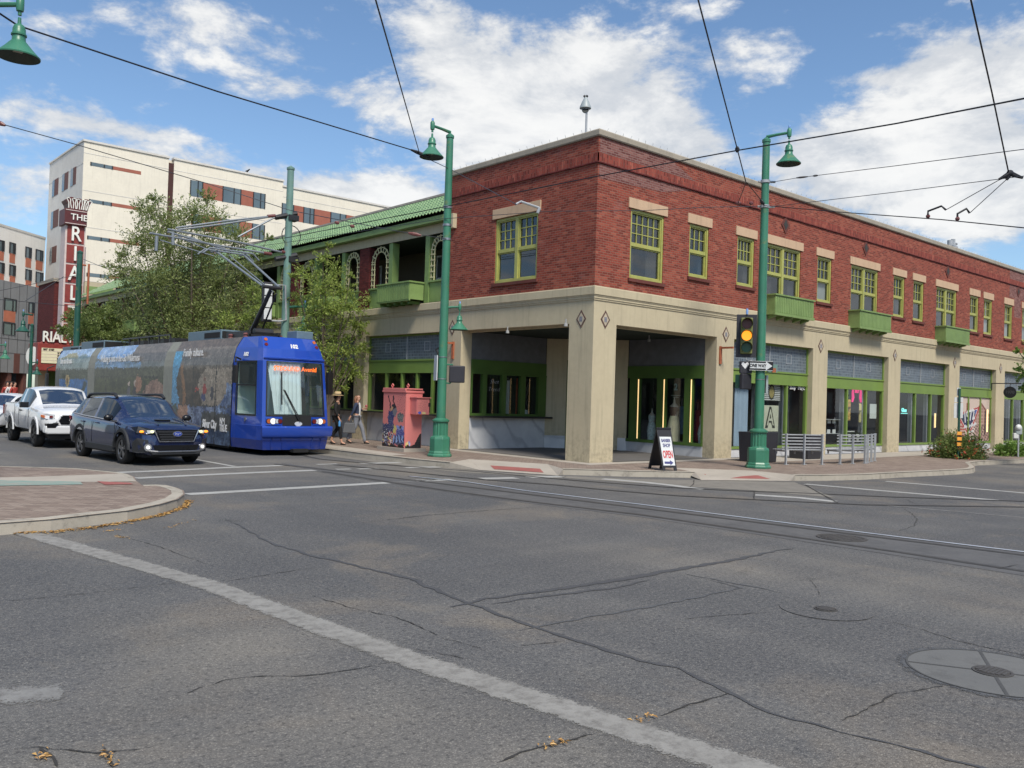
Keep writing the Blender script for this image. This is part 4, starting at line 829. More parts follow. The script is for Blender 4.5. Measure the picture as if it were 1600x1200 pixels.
def post(name, label, x, y, H, base=True, r0=.135, r1=.1, mat='post_green', group='green posts along the kerb', cat='street lamp', z0=KERB_Z, kb=1.0):
    t = thing(name, label, cat, (x, y, z0), 0, group); H = H-z0
    if base:
        b = MB(); b.lathe([(.36, 0), (.36, .05), (.325, .09), (.325, .12), (.30, .16), (.30, .50), (.28, .56), (.22, .58)], n=8, rot=.39)
        b.build('base', mat, t, bevel=.012)
        b = MB(); n = 32; vs = []
        for z in (.575, .60, .97, 1.0): vs += [((.225 if z in (.575, 1.0) else (.215 if i % 2 else .195))*math.cos(2*math.pi*i/n), (.225 if z in (.575, 1.0) else (.215 if i % 2 else .195))*math.sin(2*math.pi*i/n), z) for i in range(n)]
        b.add(vs, [(i*n+j, i*n+(j+1) % n, (i+1)*n+(j+1) % n, (i+1)*n+j) for i in range(3) for j in range(n)]); b.lathe([(.235, .985), (.25, 1.0), (.25, 1.04), (.2, 1.07), (.15, 1.10)], n=24)
        b.build('fluted_collar', mat, t, smooth=30)
    b = MB(); b.lathe([(r0, 0 if not base else 1.0), (r1, H-.12)], n=20); P = b.build('pole', mat, t, smooth=40)
    b = MB(); b.lathe([(r1*1.18, -.13), (r1*1.2, -.06), (r1*.7, -.02), (.01, .03)], (0, 0, H), 20); b.build('cap', mat, t, smooth=40)
    return t
PL = np.array([-2.66, 3.36]); PR = np.array([3.64, -3.0])
tL = post('street_lamp', 'tall green lamp post beside the pink cabinet, with a second lamp half way up', *PL, 9.43)
def at(P, X, Y, Z): return np.array([X-P[0], Y-P[1], Z-KERB_Z])
qL = unp(674, 253, 'y', PL[1]); bell(tL, (0, 0), (-1, 0), PL[0]-qL[0], zat(*PL, 252)-KERB_Z-.02, .68)
bell(tL, (0, 0), (.75, -.66), .44, zat(*PL, 515)-KERB_Z, .5)
b = MB()
for y_ in (558, 592): z = zat(*PL, y_)-.15; b.lathe([(.137, -.012), (.137, .012)], (0, 0, z), 20)
for y_ in (324, 352, 374): z = zat(*PL, y_)-.15; b.lathe([(.127, -.03), (.127, .03)], (0, 0, z), 20)
b.build('band_clamp', 'steel', tL)
vR = np.array([.75, -.66, 0]); vF = np.array([-.66, -.75, 0]); vZ = np.array([0, 0, 1.0])
def head_ped(parent, c, back, s=1.0):
    """pedestrian signal seen from behind"""
    b = MB(); n = np.array(back); x = np.cross(vZ, n); b.obox(c, x*.225*s, n*.06, vZ*.245*s); o = b.build('walk_signal', 'signal_black', parent, bevel=.03)
    b = MB(); b.obox(np.array(c)-n*.14, x*.19*s, n*.08, vZ*.21*s); b.build('walk_signal_hood', 'post_dark', o)
    return o
zc = zat(*PL, 584)-KERB_Z
head_ped(tL, vR*.42+vZ*zc, vF)
b = MB(); b.tube([(0, 0, zc+.27), vR*.3+vZ*(zc+.27)], .022, 6); b.tube([(0, 0, zc-.25), vR*.22+vZ*(zc-.27), vR*.3+vZ*(zc-.2)], .022, 6); b.build('signal_bracket', 'post_green', tL)
zc = zat(*PL, 575)-KERB_Z
b = MB(); b.obox(-vR*.2+vZ*zc-vF*.05, (vR*.35+vF*.9)*.16, (vR*.9-vF*.35)*.012, vZ*.36); b.build('sign_plate', 'sign_white', tL)
b = MB(); b.tube([-vR*.12+vZ*(zc+.36), -vR*.2+vZ*(zc+.52), -vR*.1+vZ*(zc+.6)], .03, 6); b.build('cable_loop', 'black_plastic', tL)
# right signal post
tR = post('traffic_signal_post', 'tall green post carrying the amber traffic light and the one way arrow', *PR, 9.41, cat='traffic light')
bell(tR, (0, 0), (.35, -.94), .62, zat(*PR, 260)-KERB_Z, .66)
b = MB()
for y_ in (573, 593): z = zat(*PR, y_)-.15; b.lathe([(.137, -.01), (.137, .01)], (0, 0, z), 20)
b.build('band_clamp', 'steel', tR)
b = MB()
for y_ in (284, 323): z = zat(*PR, y_)-.15; b.lathe([(.13, -.04), (.13, .04)], (0, 0, z), 20); b.tube([-vR*.2+vZ*z, vR*.28+vZ*z], .03, 6)
b.build('wire_clamp', 'galv', tR)
fs = np.array([-.80, -.60, 0]); fs /= np.linalg.norm(fs); xs = np.cross(fs, vZ)*-1
zc = zat(*PR, 526)-KERB_Z; c = -vR*.44+vZ*zc+vF*.10
b = MB(); b.obox(c-fs*.02, xs*.275, fs*.012, vZ*.60); S = b.build('signal_backplate', 'signal_black', tR, bevel=.02)
b = MB(); b.obox(c+fs*.03, xs*.16, fs*.06, vZ*.50); b.build('signal_housing', 'signal_yellow', S, bevel=.02)
for k, mt in ((1, 'lens_red'), (0, 'lens_amber'), (-1, 'lens_green')):
    o = c+vZ*(.325*k)+fs*.095; b = MB(); b.disc(o, fs, .135, .02, 24); b.build('signal_lens', mt, S)
    v = MB(); n = 20; pts0 = []; pts1 = []   # hood: open tube cut away below
    for i in range(n+1):
        a = -math.pi*.30+math.pi*1.6*i/n; d = xs*math.cos(a)*.155+vZ*math.sin(a)*.155; L = .10+.16*max(0, math.sin(a)+.35)
        pts0.append(o-fs*.01+d); pts1.append(o+d+fs*L)
    v.add(pts0+pts1, [(i, i+1, n+2+i, n+1+i) for i in range(n)]); w = v.build('signal_hood', 'signal_yellow', S, fix=False, smooth=60); md = w.modifiers.new('t', 'SOLIDIFY'); md.thickness = .008
b = MB(); b.lathe([(.03, 0), (.035, .08), (.03, .16)], tuple(c+vZ*.6), 10); b.build('photocell', 'sensor_blue', tR)
zc = zat(*PR, 572)-KERB_Z; c = vF*.17+vZ*zc-vR*.03
b = MB(); b.obox(c, vR*.335, vF*.006, vZ*.135); S = b.build('one_way_sign', 'sign_black', tR, bevel=.004)
b = MB(); o = c+vF*.012
ar = [(-.31, -.075), (.13, -.075), (.13, -.125), (.31, 0), (.13, .125), (.13, .075), (-.31, .075)]
b.add([o+vR*x+vZ*z for x, z in ar], [tuple(range(7))]); b.build('arrow', 'sign_white', S, fix=False)
b = MB(); b.text('ONE WAY', .125, o+vF*.006-vR*.09, vR, vZ, .003, bold=.004, sx=.78); b.build('lettering', 'sign_black', S)
b = MB(); fr = .33
for z in (-.126, .126): b.obox(o+vZ*z, vR*.325, vF*.002, vZ*.005)
b.build('border', 'sign_white', S)
zc = zat(*PR, 597)-KERB_Z; head_ped(tR, -vR*.42+vZ*zc+vF*.05, (vF*.8+vR*.6), .9)
b = MB(); z2 = zat(*PR, 575)-KERB_Z; b.obox(-vR*.42+vZ*(z2)+vF*.03, vR*.17, vF*.05, vZ*.17); b.build('signal_box', 'signal_black', tR, bevel=.02)
b = MB(); hc = -vR*.45+vZ*(z2+.07)+vF*.085
hp = [(0, -.11), (-.1, 0), (-.095, .055), (-.05, .075), (0, .035), (.05, .075), (.095, .055), (.1, 0)]; b.add([hc+vR*x+vZ*z for x, z in hp], [tuple(range(8))]); b.build('heart_sticker', 'white_paint', tR, fix=False)
b = MB(); b.obox(vR*.34+vZ*(zat(*PR, 575)-.15)-vF*.05, vR*.14, vF*.04, vZ*.11); b.build('signal_side', 'post_pale', tR); b = MB(); b.obox(vR*.38+vZ*(zat(*PR, 578)-.15), vR*.05, vF*.03, vZ*.06); b.build('button', 'rust_orange', tR)
b = MB(); b.obox(vR*.2+vZ*(zat(*PR, 600)-.15)-vF*.1, vR*.03, vF*.1, vZ*.25); b.build('rear_plate', 'sign_grey', tR)
# lamp reaching in at the top left edge; its post stands outside the picture
q = ray(28, 92, 13.5); PT = np.array([q[0]-.75*.9, q[1]+.66*.9])
tT = post('street_lamp', 'green bell lamp whose arm reaches in at the upper left corner', *PT, q[2]+1.15); bell(tT, (0, 0), (.75, -.66), .9, q[2]+.02-KERB_Z, .62)
# pole with overhead line arms behind the tram
PC = np.array([-2.6, 13.3]); HC = zat(*PC, 260)
tC = post('catenary_pole', 'pale green pole with two rods of overhead line arms, standing behind the streetcar', *PC, HC, base=False, r0=.16, r1=.125, mat='post_pale', cat='utility pole')
def cp(x, y, dy=0.0): p = unp(x, y, 'y', PC[1]+dy); return p-np.array([PC[0], PC[1], KERB_Z])
def rods(name, lst, r, mat='arm_steel', n=7):
    b = MB()
    for pts in lst: b.tube([cp(*p) for p in pts], r, n)
    return b.build(name, mat, tC)
rods('upper_arm', [[(440, 336), (355, 345), (275, 356)], [(420, 339), (350, 350), (278, 359)], [(434, 337), (372, 370)]], .034)
rods('lower_arm', [[(452, 397), (380, 380), (262, 358)], [(425, 397), (350, 385), (234, 364)], [(352, 389), (262, 362)]], .036)
rods('arm_stub', [[(270, 362), (270.5, 383)], [(245, 369), (244, 392)]], .055); rods('steady_rod', [[(250, 375), (334, 400)], [(278, 370), (297, 370), (355, 393)], [(280, 371), (334, 394)]], .02)
for yy in (337, 402):
    b = MB(); p0, p1 = cp(430, yy+3), cp(463, yy-3); b.tube([p0, p1], [.09, .11], 8); b.obox((p0+p1)/2+np.array([.25, 0, -.06]), (.2, 0, 0), (0, .18, 0), (0, 0, .1)); b.build('arm_bracket', 'dark_metal', tC)
paint('insulator_red', srgb(112, 62, 60), .4, .1); rods('insulator', [[(418, 338), (430, 337)], [(412, 395), (424, 397)], [(440, 393), (452, 396)]], .06, 'insulator_red', 8)
b = MB(); c = cp(456, 368); b.tube([c+np.array([.38*math.cos(a), .05, .38*math.sin(a)]) for a in np.linspace(0, 6.28, 21)], .018, 5); b.build('cable_coil', 'black_plastic', tC)
bell(tC, (0, 0), (.75, -.66), .72, zat(*PC, 518)-KERB_Z, .72)
a = [cp(429, 445, -.15), cp(446, 446, -.15), cp(447, 500, -.15), cp(436, 502, -.15), cp(412, 500, -.15)]; b = MB(); b.tube(a, .035, 8); b.build('sign_bracket', 'galv', tC)
c = (cp(417, 472, -.15)); b = MB(); b.obox(c, (.18, -.02, 0), (.03, .12, 0), (0, 0, .72)); o = b.build('sign_box', 'signal_black', tC, bevel=.02)
b = MB(); cc = c+np.array([-.03, -.16, 0])
for k in (-1, 0, 1): b.obox(cc+np.array([0, 0, .44*k]), (.14, -.016, 0), (.005, .02, 0), (0, 0, .2))
b.build('sign_face', 'sign_white', o)
# far poles and lamps up the street
PF = unp(120, 520, 'y', 37.0)[:2]
tF = post('catenary_pole', 'dark green pole rising beside the tall red theatre sign', *PF, zat(*PF, 392), base=False, r0=.17, r1=.15, mat='post_dark', cat='utility pole')
q = unp(128, 414, 'y', 37)-np.array([*PF, KERB_Z]); b = MB(); b.tube([(0, 0, q[2]-.0), (.35, 0, q[2])], .05, 6); b.tube([(.5, 0, q[2]+.1), (.5, 0, q[2]-2.2)], .06, 6); b.build('side_rod', 'rust_orange', tF)
for (px, pt, pb, lx, ly, side, lab, dd) in ((46, 506, 612, 43.5, 517, -1, 'slim green lamp post far up the street in front of the grey building', 52), ):
    g = ray(px, 610, dd); P = (g[0], g[1]); H = zat(*P, pt)
    t = post('street_lamp', lab, *P, H, base=False, r0=.13, r1=.08, mat='post_dark'); zz = zat(*P, 516)
    bell(t, (0, 0), (-.75, .66), .55, zz-.1-KERB_Z, .8, 'post_dark'); bell(t, (0, 0), (.75, -.66), .4, zat(*P, 585)-KERB_Z, .55, 'post_dark')
g = ray(-14, 610, 42); P = (g[0], g[1]); t = post('street_lamp', 'green lamp at the left edge, cut by the frame, in front of the grey building', *P, zat(*P, 500), base=False, mat='post_green'); bell(t, (0, 0), (.75, -.66), .6, zat(*P, 560)-KERB_Z, .5)
# ---- pink painted cabinet
paint('cabinet_pink', srgb(214, 118, 112), .45, .05, 2, dirt=srgb(196, 100, 100)); paint('cabinet_top', srgb(120, 118, 114), .6, .2, 6); paint('cabinet_black', srgb(22, 20, 24), .5, .2, 6)
cx0, cx1, cy0, cy1 = -2.55, -1.93, 5.3, 6.55; cz0 = .25; czt = zat(-2.55, 5.3, 607.5)
t = thing('utility_cabinet', 'pink signal cabinet painted with cartoon figures, standing on the kerb', 'utility cabinet', ((cx0+cx1)/2, (cy0+cy1)/2, .15)); L = (float(t.location[0]), float(t.location[1]), .15)
def tb(b, nm, mat, **k): return b.build(nm, mat, t, loc=L, **k)
b = MB(); b.box(cx0-.1, cx1+.1, cy0-.12, cy1+.12, .146, cz0); tb(b, 'plinth', 'concrete')
b = MB(); b.box(cx0, cx1, cy0, cy1, cz0, czt); tb(b, 'body', 'cabinet_pink', bevel=.02)
b = MB(); b.box(cx0-.03, cx1+.03, cy0-.03, cy1+.03, czt-.12, czt-.06); b.box(cx0-.03, cx1-.0, cy0, cy1, czt-.06, czt+.02); tb(b, 'lid', 'cabinet_pink', bevel=.01)
b = MB()
for q in (cy0+.2, cy1-.2): b.tube([(cx0+.2, q, czt+.0), (cx0+.2, q, czt+.05), (cx0+.2, q-.06, czt+.10), (cx0+.2, q, czt+.15), (cx0+.2, q+.06, czt+.10), (cx0+.2, q, czt+.05)], .02, 6)
tb(b, 'lifting_eye', 'cabinet_pink')
z0, z1 = zat(-2.3, 5.0, 648), zat(-2.3, 5.0, 622); b = MB(); b.box(cx0+.16, cx1+.02, cy0-.34, cy0, z0, z1); o = tb(b, 'meter_box', 'cabinet_pink', bevel=.012)
b = MB(); b.box(cx0+.13, cx1+.05, cy0-.38, cy0, z1, z1+.03); tb(b, 'meter_box_hood', 'cabinet_pink'); b = MB(); b.box(cx1-.03, cx1+.05, cy0-.345, cy0-.355, z0+.25, z0+.36); tb(b, 'latch', 'dark_metal')
PK = srgb(214, 118, 112)
_rs = np.random.default_rng(3); blob = [(_rs.random(), _rs.random(), .015+.03*_rs.random(), [srgb(30, 26, 34), srgb(212, 200, 90), srgb(110, 130, 190), srgb(225, 225, 225), srgb(60, 62, 120), srgb(170, 110, 70)][int(_rs.integers(6))]) for _ in range(150)]
def cab_art(u0, v0):      # u to the right along the face, v up
    c = PK; u = u0+.018*math.sin(v0*34+u0*9)+.01*math.sin(v0*81+2); v = v0+.012*math.sin(u0*38+v0*11)+.007*math.cos(u0*90)
    for a, e, lo in ((.22, .38, .62), (.42, .56, .64)):
        w = a+(e-a)*(1-v)/(1-lo) if v > lo else 9
        if abs(u-w) < .025 and v < .95: c = srgb(40, 26, 40)
    if u > .66 and v > .6 and math.sin(u*90+math.sin(v*70)*2)*math.sin(v*80+u*20) > .72: c = srgb(112, 60, 62)
    if v < .42 and u < .26: c = srgb(58, 60, 100)
    if .24 < u < .5 and .28 < v < .66: c = srgb(52, 62, 118) if (u*40) % 2 > .8 else srgb(40, 44, 84)
    if (u-.48)**2/.012+(v-.72)**2/.006 < 1: c = srgb(38, 36, 44)
    if (u-.4)**2/.003+(v-.70)**2/.0016 < 1: c = srgb(188, 140, 100)
    if (u-.55)**2/.01+(v-.64)**2/.006 < 1: c = srgb(112, 110, 116)
    if (u-.8)**2/.022+(v-.55)**2/.008 < 1: c = srgb(108, 112, 110) if (u*30+v*20) % 2 > .5 else srgb(60, 60, 66)
    if .5 < u < .62 and .25 < v < .4: c = srgb(206, 190, 84)
    if .64 < u < .98 and .2 < v < .4: c = srgb(70, 76, 150) if v < .33 else srgb(120, 142, 204)
    if .78 < u < .88 and .34 < v < .395: c = srgb(18, 18, 26)
    if u > .5 and .05 < v < .22: c = srgb(36, 40, 92) if math.sin(u*46) > .1 or v < .09 else srgb(126, 160, 216)
    if u < .5 and v < .3 and math.sin(u*60+math.cos(v*38)*3)*math.cos(v*46+u*14) > .05: c = srgb(26, 24, 28)
    if u < .5 and .03 < v < .3 and math.sin(u*40-v*30)*math.sin(v*52+u*9) > .66: c = srgb(222, 222, 220)
    for bu, bv, r, bc in blob:
        if u < .55 and bv < .46 and (u-bu*.5)**2+((v-bv*.5)*1.6)**2 < r*r*.5: c = bc
    if v < .62 and u < .98 and c != PK and math.sin(u*120+math.sin(v*60)*3)*math.sin(v*95+u*40) > .78: c = srgb(24, 20, 26)
    if v < .6 and c != PK and math.sin(u*77-v*50)*math.cos(v*120+u*20) > .86: c = srgb(216, 214, 210)
    if v < .04+.02*math.sin(u*17): c = srgb(24, 20, 24)
    return c
def cab_front(u, v):
    c = PK
    if v < .3 and u > .98-(.3-v)*1.7-.0 and v < .26: c = srgb(22, 20, 24)
    if v < .05+.01*math.sin(u*14): c = srgb(22, 20, 24)
    for a, e, cc in ((.06, .07, srgb(214, 200, 96)), (.16, .09, srgb(222, 208, 130)), (.24, .1, srgb(112, 118, 200)), (.28, .07, srgb(170, 190, 224))):
        if (u-a)**2*.6+(v-e)**2 < .0011: c = cc
    if .42 < u < .58 and .875 < v < .905: c = srgb(70, 84, 150)
    return c
o = painted('painted_side', np.array([cx0-.006, cy1-.02, cz0+.01])-L, (0, -(cy1-cy0)+.04, 0), (0, 0, czt-.14-cz0), 90, 120, cab_art, 'print_matt', t)
o = painted('painted_front', np.array([cx0+.02, cy0-.006, cz0+.01])-L, (cx1-cx0-.04, 0, 0), (0, 0, czt-.14-cz0), 36, 84, cab_front, 'print_matt', t)
def mb_art(u, v):
    if abs(u-.5-.1*math.sin(v*9)) < .3 and .25 < v < .9 and math.sin(u*70+v*30)*math.sin(v*60-u*22) > .55: return srgb(150, 92, 84)
    if (u-.22)**2+(v-.09)**2*2 < .016: return srgb(66, 86, 186)
    if (u-.58)**2*.4+(v-.07)**2*2 < .012: return srgb(214, 192, 120)
    return PK
painted('meter_box_art', np.array([cx0+.18, cy0-.346, z0+.02])-L, (cx1-cx0-.18, 0, 0), (0, 0, z1-z0-.04), 24, 40, mb_art, 'print_matt', t)
# ---- folding sandwich board
paint('board_black', srgb(28, 28, 34), .45, .1); paint('board_blue', srgb(56, 60, 118), .5, .05); paint('board_red', srgb(196, 52, 56), .5, .05)
f = [G(x, y, .15) for x, y in ((1011.5, 733), (1026, 733), (1044.5, 735), (1058, 735))]; zt = 1.17
u1 = np.array([*(f[1]-f[0])[:2], 0]); u2 = np.array([*(f[3]-f[2])[:2], 0]); uu = (u1/np.linalg.norm(u1)+u2/np.linalg.norm(u2)); uu /= np.linalg.norm(uu); W = .34
m1, m2 = (f[0]+f[1])/2, (f[2]+f[3])/2; mm = (m1+m2)/2; apex = np.array([mm[0], mm[1], zt+.02])
ww = np.array([-uu[1], uu[0], 0]); ww = ww if np.dot(ww, m1-mm) > 0 else -ww
t = thing('sandwich_board', 'folding A board with the barber shop notice by the kerb', 'sandwich board', (mm[0], mm[1], .15)); L = (mm[0], mm[1], .15)
HWD = .30
fn1 = mm+ww*.36; fn2 = mm-ww*.36
W2 = .21
for nm, base, sg in (('back_panel', fn1, 1), ('front_panel', fn2, -1)):
    d = apex-base; d[2] = apex[2]-.15; base = np.array([base[0], base[1], .15]); dn = d/np.linalg.norm(d); nn = np.cross(uu, dn); nn = nn if np.dot(nn, ww*sg) > 0 else -nn
    b = MB(); ln = np.linalg.norm(d); b.obox(base+dn*(ln*.54), uu*W2, nn*.018, dn*(ln*.46)); b.obox(base+dn*(ln*.04)+uu*(W2-.04), uu*.04, nn*.018, dn*(ln*.04)); b.obox(base+dn*(ln*.04)-uu*(W2-.04), uu*.04, nn*.018, dn*(ln*.04)); o = b.build(nm, 'board_black', t, loc=L, bevel=.006)
    if sg < 0:
        b = MB(); pc = base+dn*(ln*.47)+nn*.022; b.obox(pc, uu*(W2-.04), nn*.004, dn*(ln*.345)); b.build('poster', 'sign_white', o, loc=L); xd = np.cross(dn, nn)
        b = MB(); pq = base+nn*.029
        for s, fr, sz in (('BARBER', .72, .115), ('SHOP', .60, .13)): b.text(s, sz, pq+dn*(ln*fr), xd, dn, .003, bold=.004, sx=.66)
        b.build('blue_lettering', 'board_blue', o, loc=L, fix=False); b = MB(); q = pq+dn*(ln*.19); b.add([q+xd*x+dn*z for x, z in ((-.13, -.03), (.03, -.03), (.03, -.07), (.13, 0), (.03, .07), (.03, .03), (-.13, .03))], [tuple(range(7))]); b.build('blue_arrow', 'board_blue', o, loc=L, fix=False)
        b = MB(); b.text('OPEN', .27, pq+dn*(ln*.38), xd, dn, .003, bold=.008, sx=.42); b.build('red_lettering', 'board_red', o, loc=L, fix=False)
    else:
        b = MB()
        for i in range(4):
            for j in (-1, 1): b.obox(base+dn*(ln*(.2+.19*i))+uu*(.09*j)+nn*.018, uu*.07, nn*.006, dn*.08)
        b.build('ribs', 'black_plastic', o, loc=L)
b = MB(); b.obox(apex+np.array([0, 0, .02]), uu*W2, ww*.03, vZ*.03); b.build('hinge', 'board_black', t, loc=L, bevel=.01)
# ---- steel benches
def make_bench(label, n=3, L=1.62):
    t = thing('steel_bench', label, 'bench', (0, 0, 0), 0, 'slatted steel benches on the pavement')
    for i in range(n):
        x = -L/2+.12+(L-.24)*i/(n-1); b = MB(); b.box(x-.02, x+.02, -.035, .035, 0, .93); b.box(x-.06, x+.06, -.07, .07, 0, .012); b.box(x-.022, x+.022, -.46, -.03, .38, .43); b.box(x-.02, x+.02, -.44, -.40, .30, .38); b.build('leg', 'galv', t, bevel=.006)
    b = MB()
    for k in range(5): b.box(-L/2, L/2, -.055, -.037, .50+.095*k, .535+.095*k)
    b.build('backrest', 'galv', t, bevel=.004); b = MB()
    for k in range(6): b.box(-L/2, L/2, -.46+.075*k, -.405+.075*k, .43, .452)
    b.build('seat', 'galv', t, bevel=.004); return t
B1 = make_bench('slatted steel bench nearest the signal post, in front of the dark planters'); a = math.atan2(-.5, 1.5)
B1.location = (6.45, -2.78, .15); B1.rotation_euler = (0, 0, a+math.pi)
dup(B1, (8.62, -3.2, .15), -.08+math.pi, 'middle slatted steel bench of the row of three', None); dup(B1, (10.35, -2.95, .15), .3+math.pi, 'slatted steel bench farthest from the signal post, ending in a broad end panel', None)
# ---- dark planter boxes
paint('planter_dark', srgb(44, 44, 50), .5, .12, 3)
def planter(x0, x1, y0, y1, h, label):
    t = thing('planter_box', label, 'planter', ((x0+x1)/2, (y0+y1)/2, .15), 0, 'square dark planters in front of the shopfront'); w, d = (x1-x0)/2, (y1-y0)/2
    b = MB(); k = .92; b.add([(sx*w*k, sy*d*k, 0) for sx, sy in ((-1, -1), (1, -1), (1, 1), (-1, 1))]+[(sx*w, sy*d, h) for sx, sy in ((-1, -1), (1, -1), (1, 1), (-1, 1))]+[(sx*(w-.06), sy*(d-.06), h) for sx, sy in ((-1, -1), (1, -1), (1, 1), (-1, 1))]+[(sx*(w-.06), sy*(d-.06), h-.1) for sx, sy in ((-1, -1), (1, -1), (1, 1), (-1, 1))],
          [(0, 1, 5, 4), (1, 2, 6, 5), (2, 3, 7, 6), (3, 0, 4, 7), (4, 5, 9, 8), (5, 6, 10, 9), (6, 7, 11, 10), (7, 4, 8, 11), (8, 9, 13, 12), (9, 10, 14, 13), (10, 11, 15, 14), (11, 8, 12, 15), (3, 2, 1, 0)]); b.build('tub', 'planter_dark', t, bevel=.012)
    b = MB(); b.box(-w+.07, w-.07, -d+.07, d-.07, h-.16, h-.1); b.build('soil', 'interior_dark', t)
planter(5.62, 6.6, -1.8, -1.0, .92, 'dark planter box close behind the green signal post'); planter(9.0, 9.9, -1.45, -.7, .80, 'dark planter box standing behind the first steel bench')
# ---- marker post with reflectors, parking meter
paint('reflector', srgb(238, 160, 24), .4, .06, 8)
g = G(1497, 717, .15); t = thing('sign_post', 'dark green sign pole with three yellow reflectors in front of the flowering bush', 'sign', (g[0], g[1], .15)); H = zat(g[0], g[1], 607)-.15
b = MB(); b.tube([(0, 0, 0), (0, 0, H)], .045, 8); b.build('pole', 'post_dark', t)
b = MB()
for y_ in (677, 685.5, 694): z = zat(g[0], g[1], y_)-.15; b.obox(vF*.06+vZ*z, vR*.085, vF*.01, vZ*.065)
b.build('reflector', 'reflector', t)
b = MB(); b.obox(vZ*(zat(g[0], g[1], 694)-.2+.17)+vF*.05, vR*.07, vF*.008, vZ*.34); b.build('backing', 'sign_black', t)
b = MB(); b.obox(vZ*(H-.12)-vF*.055+vR*.0, vR*.07, vF*.008, vZ*.15); b.obox(vZ*(H-.42)-vF*.055, vR*.16, vF*.008, vZ*.09); b.obox(vZ*(H-.82)-vF*.055, vR*.17, vF*.008, vZ*.28); b.build('sign_plate', 'sign_white', t)
g = ray(1591, 690, 35); g = unp(1591, 695, 'y', -3.7); t = thing('parking_meter', 'white topped parking meter above the low green shrub at the right edge', 'parking meter', (g[0], g[1], .15)); k = 1.0
zt_, zb_ = zat(g[0], g[1], 663)-.15, zat(g[0], g[1], 682)-.15
b = MB(); b.tube([(0, 0, 0), (0, 0, zb_+.2)], .035, 8); b.build('pole', 'galv', t)
s = (zt_-zb_); b = MB(); b.obox(vZ*(zb_+s*.45), vR*.13, vF*.07, vZ*s*.3); b.build('housing', 'sign_grey', t, bevel=.04); b = MB(); b.ball((0, 0, zb_+s*.72), (.17, .12, s*.28), 14); b.build('dome', 'sign_white', t, smooth=60)
b = MB(); b.obox(vZ*(zb_+s*.05)-vR*.12, vR*.1, vF*.06, vZ*s*.22); b.build('label_plate', 'sign_white', t, bevel=.02)
# ---- camera on the roof
g = unp(916, 196, 'x', .45); t = thing('security_camera', 'white dome camera on a thin pole above the brick parapet', 'security camera', (g[0], g[1], 9.2)); zt_ = zat(g[0], g[1], 176)-9.2
b = MB(); b.tube([(0, 0, 0), (0, 0, zt_)], .032, 8); b.build('pole', 'galv', t); c = vZ*(zt_+.1)-vR*.04
b = MB(); b.lathe([(.03, .36), (.06, .30), (.10, .22), (.16, .08), (.17, .02), (.11, .0)], tuple(c), 16); b.build('hood', 'sign_grey', t, smooth=50); b = MB(); b.ball(c, (.11, .11, .12), 14); b.build('dome', 'car_glass', t, smooth=60)
b = MB()
for s in (-1, 1): b.tube([c+vZ*.33, c+vZ*.40+vR*.05*s], .035, 8)
b.build('mount', 'dark_metal', t)
g = unp(1487, 380, 'y', .6); t = thing('roof_vent', 'small grey vent cluster on the roof above the long brick front', 'roof vent', (g[0], g[1], 9.2)); b = MB(); b.box(-.25, .25, -.2, .2, 0, .55); b.tube([(-.2, 0, .5), (-.2, 0, .8)], .12, 10); b.tube([(.15, 0, .5), (.15, 0, .9)], .1, 10); b.tube([(.4, 0, 0), (.4, 0, .75), (.55, 0, .72)], .06, 8); b.build('duct', 'galv', t, bevel=.02)
# ------------------------------------------------------------------ what stands and hangs in the shop windows
paint('dress_floral', srgb(196, 216, 218), .8, .3, 14, dirt=srgb(120, 146, 160), fine=25); paint('dress_cream', srgb(232, 222, 182), .8, .12, 8, dirt=srgb(204, 190, 148)); paint('bodice', srgb(110, 78, 70), .7, .4, 25); paint('dress_blue', srgb(78, 104, 128), .8, .2, 8); paint('form_white', srgb(190, 182, 170), .6, .05); paint('dress_red', srgb(120, 34, 44), .8, .2, 8)
def mannequin(a, depth, dress, top, label, hem=.55, z=.45, wide=.235):
    px, py = a; q = unp(px, py, 'x', XP+depth); P = (q[0], q[1], z); t = thing('mannequin', label, 'mannequin', P, 0, 'dress forms in the corner shop window'); k_ = (q[2]-z)/1.62; t.scale = (k_, k_, k_)
    b = MB(); b.lathe([(.001, 1.56), (.035, 1.55), (.045, 1.45), (.075, 1.40), (.17, 1.33), (.18, 1.2), (.15, 1.0)], n=16, sx=.62); b.tube([(0, .0, 1.55), (0, 0, 1.62)], .02, 8); b.tube([(0, 0, 0), (0, 0, .5)], .02, 8); b.lathe([(.16, 0), (.16, .02)], n=14); b.build('form', 'form_white', t, smooth=60)
    b = MB(); b.lathe([(.165, 1.30), (.175, 1.2), (.14, 1.0), (.135, .98)], n=18, sx=.68, sy=1.04); b.build('bodice', top, t, smooth=60)
    b = MB(); n = 36; vs = []; pr = [(.14, 1.0), (.19, .85), (.23, .6), (wide, hem*.5), (wide+.02, .08)]
    for i, (r, zz) in enumerate(pr):
        for j in range(n): q = r*(1+(.05*i/4)*math.sin(j*2*math.pi*9/n)); vs.append((.72*q*math.cos(2*math.pi*j/n), q*math.sin(2*math.pi*j/n), zz))
    b.add(vs, [(i*n+j, i*n+(j+1) % n, (i+1)*n+(j+1) % n, (i+1)*n+j) for i in range(4) for j in range(n)]); b.build('skirt', dress, t, smooth=60)
mannequin((1019, 638), .26, 'dress_floral', 'dress_floral', 'dress form in a pale blue floral gown, nearest the entrance door', wide=.19)
mannequin((1054, 621), .26, 'dress_cream', 'bodice', 'dress form in a cream lace skirt and brown bodice in the middle pane')
mannequin((1099, 640), .26, 'dress_floral', 'form_white', 'dress form in a pale dress beside the red garment, nearest the stucco pier', wide=.19)
